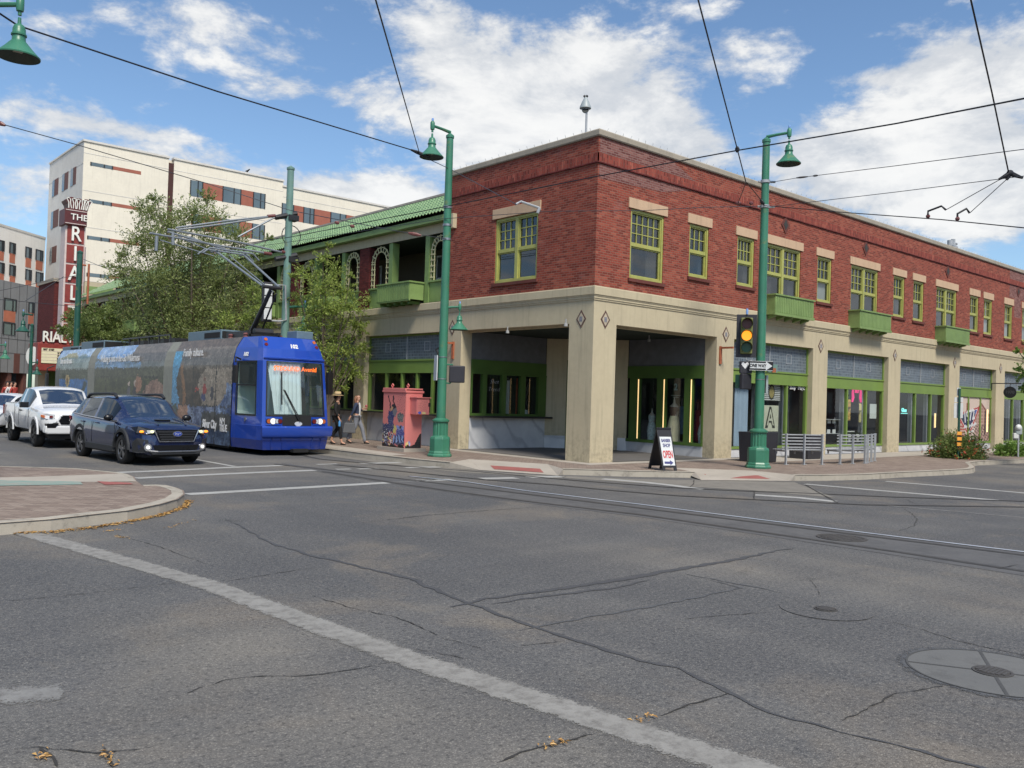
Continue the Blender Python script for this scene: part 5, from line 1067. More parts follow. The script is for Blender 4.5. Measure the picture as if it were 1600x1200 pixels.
P = unp(1089, 690, 'x', XP+.4); P = (P[0], P[1], .45); t = thing('garment', 'dark red dress hanging behind the last pane of the dress shop', 'dress', P); b = MB(); b.lathe([(.02, 1.25), (.12, 1.2), (.1, .95), (.2, .5), (.22, .2)], n=14, sx=.5); b.build('cloth', 'dress_red', t, smooth=60); b = MB(); b.tube([(0, 0, 1.2), (0, 0, 1.5)], .01, 6); b.build('hanger', 'steel', t)
P = unp(1064, 690, 'x', XP+.45); P = (P[0], P[1], .45); t = thing('garment', 'blue dress hanging behind the cream one in the dress shop', 'dress', P); b = MB(); b.lathe([(.02, 1.35), (.14, 1.3), (.11, 1.05), (.19, .7), (.2, .4)], n=14, sx=.5); b.build('cloth', 'dress_blue', t, smooth=60); b = MB(); b.tube([(0, 0, 1.3), (0, 0, 1.6)], .01, 6); b.build('hanger', 'steel', t)
# bay with curtain and posters
def at_(px, py, Y): q = unp(px, py, 'y', Y); return float(q[0]), float(q[2])
def fl2(name, label, cat, x0, x1, y0, y1, mat, d): A, B_ = at_(x0, y0, -d), at_(x1, y1, -d); return flat(name, label, cat, A[0], B_[0], B_[1], A[1], mat, d), (A[0]+B_[0])/2, (A[1]+B_[1])/2, B_[0]-A[0], A[1]-B_[1]
paint('curtain_blue', srgb(150, 172, 196), .85, .06, 2); paint('poster_cream', srgb(196, 198, 176), .7, .1, 5); paint('poster_ink', srgb(62, 64, 58), .7, .2, 10); paint('poster_gold', srgb(156, 142, 84), .6, .3, 12)
b = MB(X_right); n = 60; a0, a1 = 6.84, 8.25; pts = [(a0+(a1-a0)*i/n, -.42+.035*math.sin(i*1.15)) for i in range(n+1)]
b.v = [X_right(a, d, z) for a, d in pts for z in (.5, 2.62)]; b.f = [(2*i, 2*i+1, 2*i+3, 2*i+2) for i in range(n)]; b.mi = [0]*n; tag(b.build('curtain', 'curtain_blue', fix=False, smooth=60), 'pale blue curtain drawn across the window left of the signal post', 'curtain')
def flat(name, label, cat, a0, a1, z0, z1, mat, d=-.36, th=.015): b = MB(X_right); b.box(a0, a1, d, d+th, z0, z1); return tag(b.build(name, mat), label, cat)
o, pa, pz, pw, ph = fl2('poster', 'striped poster with a gold oval, hung above the letter board', 'poster', 1190, 1219, 598, 627, 'poster_ink', -.36)
b = MB(X_right)
for k in range(9): b.box(pa-pw*.46, pa+pw*.46, -.344, -.340, pz-ph*.46+ph*.104*k, pz-ph*.4+ph*.104*k)
b.build('stripes', 'sign_white', o); b = MB(X_right); b.prism([(pa+.2*math.cos(a), pz+.27*math.sin(a)) for a in np.linspace(0, 6.2, 24)], 'b', -.34, -.334); e = b.build('oval', 'poster_ink', o); b = MB(X_right); b.prism([(pa+.15*math.cos(a), pz+.21*math.sin(a)) for a in np.linspace(0, 6.2, 24)], 'b', -.334, -.328); b.build('oval_face', 'poster_gold', o)
o, pa, pz, pw, ph = fl2('letter_board', 'cream board with a large ornate letter A, beside the green post', 'poster', 1190, 1215, 633, 674, 'poster_cream', -.36)
b = MB(X_right); b.text('A', .95, X_right(pa, -.338, pz), (1, 0, 0), (0, 0, 1), .006, bold=.05, sx=.8); b.build('letter', 'poster_ink', o)
b = MB(X_right); b.text('A', .80, X_right(pa, -.331, pz), (1, 0, 0), (0, 0, 1), .004, bold=.006, sx=.8); b.build('letter_face', 'poster_cream', o)
b = MB(X_right); tq = at_(1243, 602, .24); b.text('y \u00b7 Shop \u00b7 Magic', .2, X_right(tq[0], -.24, tq[1]-.09), (1, 0, 0), (0, 0, 1), .004, bold=.004); b.build('window_lettering', 'white_paint', SF[0])
b = MB(X_right); b.quad([(9.98, -.8, .5), (11.5, -.8, .5), (11.5, -.8, 2.66), (9.98, -.8, 2.66)]); b.build('blind', 'curtain_grey', SF[0], fix=False)
# neon bay
emis('neon_pink', (1.0, .03, .26), .6, (.5, .02, .15)); emis('neon_cyan', (.25, .9, .85), .8, (.1, .4, .4)); paint('shirt_tie', srgb(210, 160, 60), .8, .5, 9, dirt=srgb(190, 70, 50), fine=12); paint('shirt_yellow', srgb(196, 186, 122), .8, .08, 5); paint('shirt_white', srgb(200, 205, 208), .8, .05)
t = thing('neon_sign', 'pink neon smoke shop sign with two raised arms, above the hanging shirts', 'neon sign', X_right(15.1, -.45, 2.2))
L = tuple(float(q) for q in t.location); b = MB(X_right)
NX, NZ = at_(1339, 608, .45); b.text('SMOKE', .30, X_right(NX, -.45, NZ+.17), (1, 0, 0), (0, 0, 1), .02, bold=.004, sx=.48); b.text('SHOP', .24, X_right(NX, -.45, NZ-.08), (1, 0, 0), (0, 0, 1), .02, bold=.004, sx=.55); b.build('lettering', 'neon_pink', t, loc=L)
for sg in (-1, 1):
    b = MB(X_right); x = NX+sg*.33; o_ = NZ-2.24; b.tube([(x+.03*sg, -.45, 1.72+o_), (x-.03*sg, -.45, 1.9+o_), (x, -.45, 2.1+o_), (x-.02*sg, -.45, 2.22+o_)], [.035, .055, .045, .04], 8); b.ball((x, -.45, 2.26+o_), (.06, .04, .06), 10)
    for k in (-1, 0, 1): b.tube([(x+.035*k, -.45, 2.29+o_), (x+.05*k, -.45, 2.36+o_)], .014, 6)
    b.build('arm', 'neon_pink', t, loc=L, smooth=50)
def shirt(a, zt, h, w, mat, label, d=-.62, rot=.5):
    t = thing('shirt', label, 'shirt', X_right(a, d, zt-h), 0, 'shirts hanging in the neon bay'); b = MB()
    out = [(-.13*w, h), (-.5*w, h*.9), (-.62*w, h*.62), (-.48*w, h*.58), (-.42*w, h*.7), (-.42*w, 0), (.42*w, 0), (.42*w, h*.7), (.48*w, h*.58), (.62*w, h*.62), (.5*w, h*.9), (.13*w, h), (0, h*.95)]
    c, s = math.cos(rot), math.sin(rot); k = len(out); vs = [(x*c-y*s, x*s+y*c, z) for y in (-.05, .05) for x, z in out]
    b.add(vs, [tuple(range(k)), tuple(range(2*k-1, k-1, -1))]+[(i, (i+1) % k, k+(i+1) % k, k+i) for i in range(k)]); b.build('cloth', mat, t, bevel=.02); b = MB(); b.tube([(0, 0, h*.95), (0, 0, h*.95+.18)], .01, 6); b.build('hanger', 'steel', t); return t
for px, py0, py1, w_, m_, lb in ((1327, 624, 657, .5, 'shirt_tie', 'tie dyed orange and yellow shirt hanging left under the neon'), (1344, 630, 660, .56, 'shirt_yellow', 'pale yellow shirt hanging right under the neon')):
    A = at_(px, py0, .5); shirt(A[0], A[1], A[1]-at_(px, py1, .5)[1], w_, m_, lb, d=-.5)
fl2('notice', 'pale blank notice taped inside the right pane of the neon bay', 'notice', 1359, 1368.5, 631, 654, 'blind', -.3)
for i, (x, y) in enumerate(((1293, 655), (1300.5, 655), (1300.5, 671), (1292, 671))): fl2('card', ['white card in the display case, upper left', 'white card in the display case, upper right', 'white card in the display case, lower right', 'white card in the display case, lower left'][i], 'card', x, x+4.5, y, y+6.5, 'sign_white', -.5)
b = MB(X_right); b.box(12.9, 14.5, -.95, -.36, 1.44, 1.46); b.box(12.9, 14.5, -.95, -.36, .9, .92); b.build('shelf', 'galv', SF[1])
b = MB(X_right); b.box(14.8, 16.1, -.62, -.6, .96, 1.0); b.build('shelf', 'sign_white', SF[1])
for a in (at_(1327, 670, .44)[0], at_(1340, 670, .44)[0]): b = MB(X_right); b.box(a-.22, a+.22, -.45, -.43, .5, .95); o = tag(b.build('flyer', 'sign_black'), 'black flyer with white print under the '+('tie dyed' if a < at_(1333, 670, .44)[0] else 'yellow')+' shirt', 'flyer'); b = MB(X_right); [b.box(a-.14+.05*(k % 2), a+.14-.04*(k % 3), -.43, -.426, .56+.07*k, .6+.07*k) for k in range(5)]; b.build('print', 'sign_white', o)
# cyan neon and warm tubes in the next bays
t = thing('neon_sign', 'small cyan neon word glowing in the dark window right of the neon shop', 'neon sign', X_right(19.6, -.5, 2.0)); b = MB(X_right); CQ = at_(1412.5, 641, .5); b.text('Glass', .22, X_right(CQ[0], -.5, CQ[1]), (1, 0, 0), (0, 0, 1), .02, bold=.01); b.build('lettering', 'neon_cyan', t, loc=tuple(t.location)); b = MB(X_right); b.box(CQ[0]-.3, CQ[0]+.3, -.5, -.48, CQ[1]-.15, CQ[1]-.12); b.build('underline', 'neon_cyan', t, loc=tuple(t.location))
for a, z0, z1, lab in ((at_(1459, 650, .5)[0], at_(1459, 668, .5)[1], at_(1459, 646, .5)[1], 'upright warm light tube behind the glass of the dark bay'), (at_(1542, 650, .15)[0], at_(1542, 675, .15)[1], at_(1542, 640, .15)[1], 'long warm light tube in front of the mural window')):
    t = thing('light_tube', lab, 'light', X_right(a, -.2 if a > 25 else -.5, z0)); d = -.14 if a > 25 else -.45
    b = MB(X_right); b.box(a-.05, a+.05, d, d+.03, z0, z1); b.build('tube', 'led_warm', t, loc=tuple(t.location)); b = MB(X_right); b.box(a-.075, a+.075, d-.02, d-.002, z0-.02, z1+.02); b.build('back_plate', 'galv', t, loc=tuple(t.location))
# mural window
NAVY, RED = srgb(36, 44, 84), srgb(166, 40, 46)
def mural(u, v):
    c = srgb(198, 178, 164)
    hse = .62 if u < .3 else .55
    if u > .58 and v < .86-abs(u-.76)*1.1: c = srgb(150, 112, 100) if (v*26) % 2 > .7 and (u*22) % 2 > .6 else srgb(172, 140, 126)
    if u > .58 and abs(v-(.86-abs(u-.76)*1.1)) < .03: c = srgb(122, 66, 56)
    if .1 < u < .18 and v < .9: c = srgb(120, 58, 50)
    if .33 < u < .42 and .55 < v < .86: c = srgb(140, 76, 62) if (v*40) % 2 > .8 else srgb(160, 96, 80)
    if u < .3 and v < .45: c = srgb(150, 70, 62) if int(v*28) % 2 else srgb(178, 150, 136)
    if v < .38 and u > .45 and math.sin(u*70+v*20)*math.sin(v*64-u*11) > .1: c = srgb(92, 78, 74)
    # slanted triangular shield
    p0, p1, p2 = (.06, .60), (.72, .80), (.42, .10)
    def side(a, b): return (b[0]-a[0])*(v-a[1])-(b[1]-a[1])*(u-a[0])
    s = (side(p0, p1), side(p1, p2), side(p2, p0))
    if max(s) < 0:
        c = RED
        if max(s[0]/.69, s[1]/.76, s[2]/.61) < -.035: c = srgb(225, 222, 214)
        if max(s[0]/.69, s[1]/.76, s[2]/.61) < -.045: c = NAVY if (u+v*.2) > .34 else srgb(30, 52, 48)
        if u > .56 and v > .64 and max(s[0]/.69, s[1]/.76, s[2]/.61) < -.045: c = srgb(58, 84, 150)
    return c
a0, a1, z0, z1 = 24.86, 29.05, .52, 2.64
o = painted('mural', X_right(a0, -.238, z0), (a1-a0, 0, 0), (0, 0, z1-z0), 110, 60, mural, 'print_matt'); tag(o, 'printed mural of brick houses with a slanted 1972 shield filling the window', 'mural')
b = MB(X_right); xd = np.array([1, 0, .16]); xd /= np.linalg.norm(xd); yd = np.array([-.16, 0, 1]); b.text('1972', .72, X_right(26.55, -.226, 1.72), xd, yd, .006, bold=.02, sx=.92)
for i in range(14): x = 26.0+i*.105; b.box(x, x+.075, -.236, -.228, 1.13+i*.012+.03*math.sin(i*2.1), 1.26+i*.012+.04*math.sin(i*1.7))
for i in range(6): x = 26.4+i*.12; b.box(x, x+.09, -.236, -.228, .9+i*.015, .98+i*.015)
b.build('numerals', 'sign_white', o)
# hanging disc sign
g = unp(1578, 613, 'y', -.85); t = thing('hanging_sign', 'round dark disc sign reading 1970 on a black bracket near the right edge', 'hanging sign', (g[0], g[1], g[2]))
pl = unp(1564, 599, 'y', -.02); r = .28; b = MB(); b.disc((0, 0, 0), (-.99, -.15, 0), r, .05, 32); D = b.build('disc', 'sign_black', t, smooth=40)
b = MB(); xx = np.array([.15, -.99, 0]); b.text('1970', .2, np.array([-.99, -.15, 0])*.032, xx, (0, 0, 1), .006, bold=.005)
b.text('\u2022 \u2022 \u2022', .09, np.array([-.99, -.15, 0])*.032+vZ*.14, xx, (0, 0, 1), .006); b.build('lettering', 'curtain_grey', D)
b = MB(); q = np.array([g[0], 0, g[2]+.56]); b.tube([(0, .85, .43), (0, -.5, .43)], .024, 6); b.tube([(0, .83, .43), (0, .83, .1)], .024, 6); b.tube([(0, 0, .43), (0, 0, r)], .015, 6); b.build('bracket', 'dark_metal', t)
# little orange lamps on the corner piers
for xf, a, z, lab in ((X_right, 5.95, 3.1, 'rusty bracket on the pier beside the traffic light'), (X_left, 6.35, 3.2, 'rusty bracket on the pier behind the green lamp post')):
    if xf is X_right: z = unp(1135, 548, 'y', 0)[2]
    else: z = unp(703, 540, 'x', 0)[2]
    t = thing('wall_bracket', lab, 'bracket', xf(a, 0, z)); b = MB(xf); b.box(a-.05, a+.05, 0, .05, z-.45, z+.12); b.build('plate', 'rust_orange', t, loc=tuple(t.location)); b = MB(xf); b.box(a-.035, a+.035, .05, .5, z+.04, z+.1); b.build('arm', 'rust_orange', t, loc=tuple(t.location))
# ------------------------------------------------------------------ the streetcar
def car_paint(name, c, rough=.22, metal=0.0, coat=.8, var=.04):
    m, t = newmat(name); p = t.obj(); n = t.noise(p, 3, 5, .6); d = t.ramp(t.noise(p, 5, 7, .7), [(.5, 0), (.8, 1)])
    sz = t.new('SeparateXYZ'); t.link(p, sz.inputs[0]); low = t.math('SUBTRACT', .75, sz.outputs[2], clamp=True)
    col = t.mix(t.math('MULTIPLY', t.math('MULTIPLY', d, low), .7), tuple(c), srgb(110, 100, 88))
    t.bsdf(col, t.math('ADD', t.math('MULTIPLY', n, .12), rough-.05), metal, coat=coat); return m
car_paint('tram_blue', (.014, .06, .37), .22, 0, .7); car_paint('tram_blue_dark', (.009, .032, .22), .3, 0, .4)
paint('bellows', srgb(112, 116, 112), .8, .1, 4); paint('roof_box', srgb(96, 120, 134), .5, .1, 4); paint('under_dark', srgb(24, 24, 26), .8, .2, 4); paint('cab_inside', srgb(186, 212, 204), .7, .06, 2); paint('reflection_sheet', srgb(212, 232, 236), .7, .05, 3); paint('roof_grey', srgb(104, 108, 110), .7, .15, 3)
emis('led_orange', (1.0, .16, .01), 1.2, (.6, .1, .01)); emis('headlamp_lit', (1.0, .98, .92), .35, (.7, .7, .68)); emis('headlamp_yellow', (.95, 1.0, .55), .6, (.6, .6, .35)); paint('lamp_amber', srgb(190, 92, 22), .25, .1); paint('lamp_red', srgb(110, 24, 28), .25, .1); paint('lamp_clear', srgb(190, 194, 198), .15, .05); paint('chrome', srgb(196, 198, 200), .2, .05, 5, metal=.9)
TX, TF = -5.46, 6.55; HW = 1.24; XS = TX-HW
Yc = unp(361, 640, 'x', XS)[1]
yB = [unp(px, 600, 'x', XS)[1] for px in (269, 255, 147, 136.5, 86)]
TR = thing('streetcar', 'articulated streetcar with a deep blue cab and a printed landscape wrap', 'streetcar', (TX, TF, 0)); LT = (TX, TF, 0)
PRF = [(-.03, .17), (0, .35), (0, 2.62), (.03, 2.85), (.10, 3.14), (.30, 3.47)]      # inset from the side, height
arc = [0]
for (a, b_) in zip(PRF[:-1], PRF[1:]): arc.append(arc[-1]+math.hypot(b_[0]-a[0], b_[1]-a[1]))
def side_pt(v, y, sgn=-1):
    s = v*arc[-1]
    for i in range(len(arc)-1):
        if s <= arc[i+1]+1e-9: k = (s-arc[i])/(arc[i+1]-arc[i]); ins = PRF[i][0]*(1-k)+PRF[i+1][0]*k; z = PRF[i][1]*(1-k)+PRF[i+1][1]*k; break
    return (sgn*(HW-max(ins, -.0)), y, z)
def vz(z): return next((arc[i]+(z-PRF[i][1])/(PRF[i+1][1]-PRF[i][1])*(arc[i+1]-arc[i]))/arc[-1] for i in range(len(PRF)-1) if PRF[i][1] <= z <= PRF[i+1][1])
def fbm(x, y, s=0):
    r = 0; a = .5
    for k in range(4): r += a*math.sin(x*1.7+s+3.1*math.sin(y*1.3+k+s))*math.cos(y*2.1-s*.7+2.3*math.sin(x*.9+k)); x *= 2.03; y *= 1.97; a *= .55
    return r
def mixc(a, b, k): k = max(0, min(1, k)); return tuple(x*(1-k)+y*k for x, y in zip(a, b))
def art_front(u, v):     # u 0 at the cab .. 1 at the bellows
    n = fbm(u*14, v*9, 1.0); n2 = fbm(u*40, v*30, 4)
    c = mixc(srgb(88, 78, 68), srgb(128, 116, 102), .5+n*.7+n2*.3)
    if v > .90: c = mixc(srgb(74, 66, 60), srgb(112, 98, 86), .5+n2)
    elif v > .72: c = mixc(srgb(100, 92, 84), srgb(132, 124, 114), .5+n*.6)
    e = .66-.25*v+.06*math.sin(v*14)
    if .28 < v < .70: c = mixc(srgb(138, 124, 108), srgb(166, 152, 134), .5+n+n2*.3) if u < e-.05 else mixc(srgb(58, 48, 40), srgb(92, 78, 62), .5+n)
    if .26 < v < .74 and abs(u-.80-.03*math.sin(v*11)) < .026: c = srgb(140, 100, 64)
    if u > .885+.035*math.sin(v*13+.6) and v > .30 and v < .88: c = mixc(srgb(104, 150, 190), srgb(84, 166, 206), v)
    if u > .9 and v < .33: c = mixc(srgb(56, 78, 110), srgb(98, 112, 72), .5+n2)
    if v < .34 and .08 < u < .72: c = mixc(srgb(62, 76, 112), srgb(150, 164, 190), .45+n*.9+n2*.5)
    if v < .34 and u > .7 and u < .88: c = mixc(srgb(150, 108, 88), srgb(176, 138, 112), .5+n)
    if v < .56 and u < .2+.12*math.sin(v*9): c = mixc(srgb(60, 82, 124), srgb(150, 172, 204), .45+n+n2*.4)
    for a, b_, ra, rb, cc in ((.42, .50, .03, .055, srgb(150, 56, 54)), (.42, .59, .018, .025, srgb(120, 84, 66)), (.44, .42, .04, .035, srgb(56, 66, 110)), (.30, .47, .03, .07, srgb(64, 62, 72)), (.56, .5, .03, .02, srgb(176, 60, 54))):
        if ((u-a)/ra)**2+((v-b_)/rb)**2 < 1: c = cc
    if v < .29 and u < .46 and v > .13: c = mixc(srgb(66, 68, 68), srgb(92, 92, 88), .5+n)
    if v < .13 and u < .5: c = mixc(srgb(44, 62, 90), srgb(96, 118, 146), .5+n2+n)
    for q in (.0, .245, .62):      # door and panel joints
        if abs(u-q) < .006 and v < .74: c = srgb(34, 34, 36)
    if abs(v-.345) < .006: c = srgb(60, 58, 56)
    return c
def art_mid(u, v):
    n = fbm(u*16, v*8, 2.0); n2 = fbm(u*44, v*26, 5)
    c = mixc(srgb(44, 50, 32), srgb(84, 88, 54), .5+n+n2*.5)
    if v > .72: c = mixc(srgb(92, 92, 86), srgb(130, 130, 124), .5+n*.5)
    if v > .84+.10*max(0, (.55-u))*3: c = mixc(srgb(108, 156, 212), srgb(168, 196, 226), .4+n*.9) if u > .38 else c
    if .72 < v < .80 and u > .3: c = mixc(srgb(132, 168, 208), srgb(110, 128, 140), .5+n)
    if u < .45 and v > .78: c = mixc(srgb(92, 86, 80), srgb(122, 114, 106), .5+n2)
    if .60 < v < .72: c = mixc(srgb(58, 62, 46), srgb(98, 98, 76), .5+n2+n*.4)
    if ((u-.10)/.2)**2+((v-.22)/.36)**2 < 1: c = mixc(srgb(128, 94, 80), srgb(180, 146, 126), .5+n*.8+n2*.5)
    if ((u-.32)/.05)**2+((v-.53)/.09)**2 < 1: c = srgb(164, 118, 92)
    for a, cc in ((.37, srgb(44, 44, 58)), (.45, srgb(98, 96, 104))):
        if abs(u-a) < .022 and .15 < v < .5: c = cc
        if ((u-a)/.014)**2+((v-.54)/.03)**2 < 1: c = srgb(190, 170, 156)
    if v < .2: c = mixc(srgb(48, 52, 36), srgb(78, 78, 58), .5+n2)
    for q in (.23, .80):
        if abs(u-q) < .005 and v < .62: c = srgb(28, 28, 28)
    if abs(v-.61) < .007 and (u < .3 or .7 < u < .9): c = srgb(30, 30, 30)
    return c
def art_rear(u, v):
    n = fbm(u*12, v*8, 3.0); n2 = fbm(u*34, v*26, 6)
    c = mixc(srgb(52, 104, 168), srgb(78, 136, 196), .5+n*.6)
    if v > .86: c = mixc(srgb(120, 164, 210), srgb(170, 198, 226), .5+n)
    if .84 < v < .86+.09*math.exp(-((u-.6)/.22)**2): c = srgb(150, 148, 112)
    if .84 < v < .86+.05*math.exp(-((u-.2)/.12)**2): c = srgb(104, 128, 132)
    if .70 < v <= .85: c = mixc(srgb(120, 134, 128), srgb(164, 174, 168), .5+n)
    if .58 < v <= .71: c = mixc(srgb(60, 66, 52), srgb(98, 102, 82), .5+n2)
    if u > .86 and v < .72: c = srgb(36, 38, 42)
    if u < .2 and v < .55 and abs(u-.1-.04*math.sin(v*20)) < .05: c = srgb(48, 66, 70)
    if ((u-.60)/.065)**2+((v-.56)/.085)**2 < 1: c = srgb(196, 170, 112)
    if ((u-.60)/.03)**2+((v-.56)/.04)**2 < 1: c = srgb(140, 106, 66)
    if abs(u-.62) < .05 and v < .48: c = srgb(66, 60, 56) if v > .36 else srgb(132, 56, 54)
    return c
segs = [(Yc-TF, yB[0]-TF, art_front, 108), (yB[1]-TF, yB[2]-TF, art_mid, 190), (yB[3]-TF, yB[4]-TF, art_rear, 110)]
def deeper(fn):
    def g(u, v):
        uu, vv = u+.012*fbm(u*30, v*22, 7)+.006*fbm(u*90, v*60, 2), v+.022*fbm(u*34, v*20, 9)+.012*fbm(u*100, v*50, 3); c = fn(min(.999, max(0, uu)), min(.999, max(0, vv))); m = sum(c)/3; k = .78*random.uniform(.66, 1.34)*(1+.35*fbm(u*22, v*14, 11)); return tuple(max(.004, (m+(x-m)*1.12)*k) for x in c)
    return g
for y0, y1, fn, na in segs:
    painted('printed_side', (0, 0, 0), (1, 0, 0), (0, 1, 0), na, 74, deeper(fn), 'print_gloss', TR, bulge=lambda u, v: side_pt(v, y0+(y1-y0)*u))
    b = MB(); n = len(PRF); vs = [(s*(HW-ins), y, z) for y in (y0, y1) for s, (ins, z) in [(1, q) for q in PRF]]
    vs2 = [(HW-max(i, 0), y, z) for y in (y0, y1) for i, z in PRF]; b.add(vs2, [(j, j+1, n+j+1, n+j) for j in range(n-1)]); b.build('far_side', 'roof_grey', TR, fix=False)
    b = MB(); b.quad([(-(HW-.3), y0, 3.47), (HW-.3, y0, 3.47), (HW-.3, y1, 3.47), (-(HW-.3), y1, 3.47)]); b.box(-1.1, 1.1, y0, y1, .16, .3); b.box(-.9, .9, y0+.8, y1-.4, .04, .16); b.build('roof', 'roof_grey', TR, fix=False)
for k in (0, 2):        # bellows
    y0, y1 = yB[k]-TF, yB[k+1]-TF; b = MB(); m = 13; pr = [(-max(i, 0), z) for i, z in PRF]; full = [(-(HW+i), z) for i, z in pr]+[(HW+i, z) for i, z in pr[::-1]]; n = len(full); vs = []
    for i in range(m):
        d = .05 if i % 2 else .0; vs += [(x*(1-.045*(i % 2)), y0+(y1-y0)*i/(m-1), .2+(z-.2)*(1-.012*(i % 2))) for x, z in full]
    b.add(vs, [(i*n+j, i*n+j+1, (i+1)*n+j+1, (i+1)*n+j) for i in range(m-1) for j in range(n-1)]); b.build('bellows', 'bellows', TR, fix=False)
# back end
b = MB(); y1 = yB[4]-TF; b.add([(-HW, y1, .2), (HW, y1, .2), (HW, y1, 2.6), (.95, y1+.3, 3.47), (-.95, y1+.3, 3.47), (-HW, y1, 2.6), (-.95, y1+.7, .2), (.95, y1+.7, .2), (.95, y1+.6, 2.6), (-.95, y1+.6, 2.6)], [(0, 6, 9, 5), (6, 7, 8, 9), (7, 1, 2, 8), (5, 9, 4), (9, 8, 3, 4), (8, 2, 3)]); b.build('rear_cab', 'tram_blue_dark', TR, fix=False)
b = MB(); p = side_pt(vz(2.2), y1+.02); b.tube([(-1.3, y1-.05, 2.75), (-1.62, y1-.1, 2.6), (-1.62, y1-.1, 2.3)], .03, 6); b.obox((-1.62, y1-.1, 2.05), (.05, 0, 0), (0, .14, 0), (0, 0, .32)); b.build('rear_mirror', 'black_plastic', TR, bevel=.03)
# cab shell
cy = Yc-TF
FR_ = [(.17, .06, 1.0), (.45, .02, 1.04), (.86, 0.0, 1.07), (.865, .055, 1.06), (1.14, .08, 1.05), (2.74, .27, .99), (3.10, .40, .925), (3.14, .43, .92), (3.47, .68, .85)]
SZ = {.17: 1.20, .45: 1.23, .86: 1.23, .865: 1.23, 1.14: 1.23, 2.74: 1.216, 3.10: 1.145, 3.14: 1.13, 3.47: .93}
US = [-1, -.90, -.45, 0, .45, .90, 1]; TS = [0, .17, .86, 1]
def front_pt(u, k):
    z, y, w = FR_[k]; return (u*w, y+.10*u*u, z)
def cab_pt(t, k, s):
    z, y, w = FR_[k]; x0, y0 = s*w, y+.10; x1, y1_ = s*SZ[z], cy
    return (x0+(x1-x0)*(t**.75), y0+(y1_-y0)*t, z)
b = MB(); nz = len(FR_)
def quadp(P, m=0): b.add(P, [(0, 1, 2, 3)], m)
for k in range(nz-1):
    for i in range(len(US)-1):
        if k == 4 and abs(US[i]+US[i+1]) < 1.8-.05: continue
        quadp([front_pt(US[i], k), front_pt(US[i+1], k), front_pt(US[i+1], k+1), front_pt(US[i], k+1)], 1 if k == 0 else 0)
    for s in (-1, 1):
        for i in range(3):
            if k == 4 and i == 1: continue
            quadp([cab_pt(TS[i], k, s), cab_pt(TS[i+1], k, s), cab_pt(TS[i+1], k+1, s), cab_pt(TS[i], k+1, s)], 1 if k == 0 else 0)
kt = nz-1
b.add([front_pt(u, kt) for u in (-1, -.45, .45, 1)]+[cab_pt(1, kt, 1), cab_pt(1, kt, -1)], [tuple(range(6))]); b.add([front_pt(u, 0) for u in (-1, 0, 1)]+[cab_pt(1, 0, 1), cab_pt(1, 0, -1)], [tuple(range(5))], 1)
CAB = b.build('cab', ['tram_blue', 'tram_blue_dark'], TR, fix=False); md = CAB.modifiers.new('t', 'SOLIDIFY'); md.thickness = .04; md.offset = -1
CAB.data.validate()
bm = bmesh.new(); bm.from_mesh(CAB.data); bmesh.ops.remove_doubles(bm, verts=bm.verts, dist=.001); bmesh.ops.recalc_face_normals(bm, faces=bm.faces); bm.to_mesh(CAB.data); bm.free()
bv = CAB.modifiers.new('e', 'BEVEL'); bv.width = .018; bv.segments = 2; bv.limit_method = 'ANGLE'; bv.angle_limit = R_(25)
def lp(P, Q, k): return tuple(np.array(P)*(1-k)+np.array(Q)*k)
def fpt(u, z, off=0.0):
    for k in range(nz-1):
        if FR_[k][0] <= z <= FR_[k+1][0]: f = (z-FR_[k][0])/(FR_[k+1][0]-FR_[k][0]); P = lp(front_pt(u, k), front_pt(u, k+1), f); return (P[0], P[1]-off, P[2])
def spt(t, z, off=0.0, s=-1):
    for k in range(nz-1):
        if FR_[k][0] <= z <= FR_[k+1][0]: f = (z-FR_[k][0])/(FR_[k+1][0]-FR_[k][0]); P = lp(cab_pt(t, k, s), cab_pt(t, k+1, s), f); return (P[0]+s*off, P[1]-off*.4, P[2])
def sheet(name, mat, f, u0, u1, z0, z1, off, par, nu=8, nz_=6):
    b = MB(); vs = [f(u0+(u1-u0)*i/nu, z0+(z1-z0)*j/nz_, off) for i in range(nu+1) for j in range(nz_+1)]
    b.add(vs, [(i*(nz_+1)+j, (i+1)*(nz_+1)+j, (i+1)*(nz_+1)+j+1, i*(nz_+1)+j+1) for i in range(nu) for j in range(nz_)]); return b.build(name, mat, par, fix=False, smooth=60)
WS = sheet('windscreen', 'tram_glass', fpt, -.89, .89, 1.145, 2.735, -.012, TR)
sheet('windscreen_gasket', 'black_plastic', fpt, -.89, .89, 1.135, 1.18, .006, WS); sheet('windscreen_gasket', 'black_plastic', fpt, -.905, -.865, 1.14, 2.735, .006, WS, 2); sheet('windscreen_gasket', 'black_plastic', fpt, .865, .905, 1.14, 2.735, .006, WS, 2)
for s in (-1, 1):
    SW = sheet('cab_window', 'tram_glass', (lambda t, z, o, s=s: spt(t, z, o, s)), .17, .86, 1.145, 2.735, -.012, TR); f_ = (lambda t, z, o, s=s: spt(t, z, o, s))
    for t0, t1, z0, z1 in ((.17, .2, 1.14, 2.73), (.83, .87, 1.14, 2.73), (.17, .86, 1.13, 1.18), (.17, .86, 2.0, 2.05), (.17, .86, 2.69, 2.74)): sheet('window_bar', 'black_plastic', f_, t0, t1, z0, z1, .008, SW, 3, 3)
    sheet('window_shadeband', 'under_dark', f_, .22, .8, 2.06, 2.68, -.05, SW)
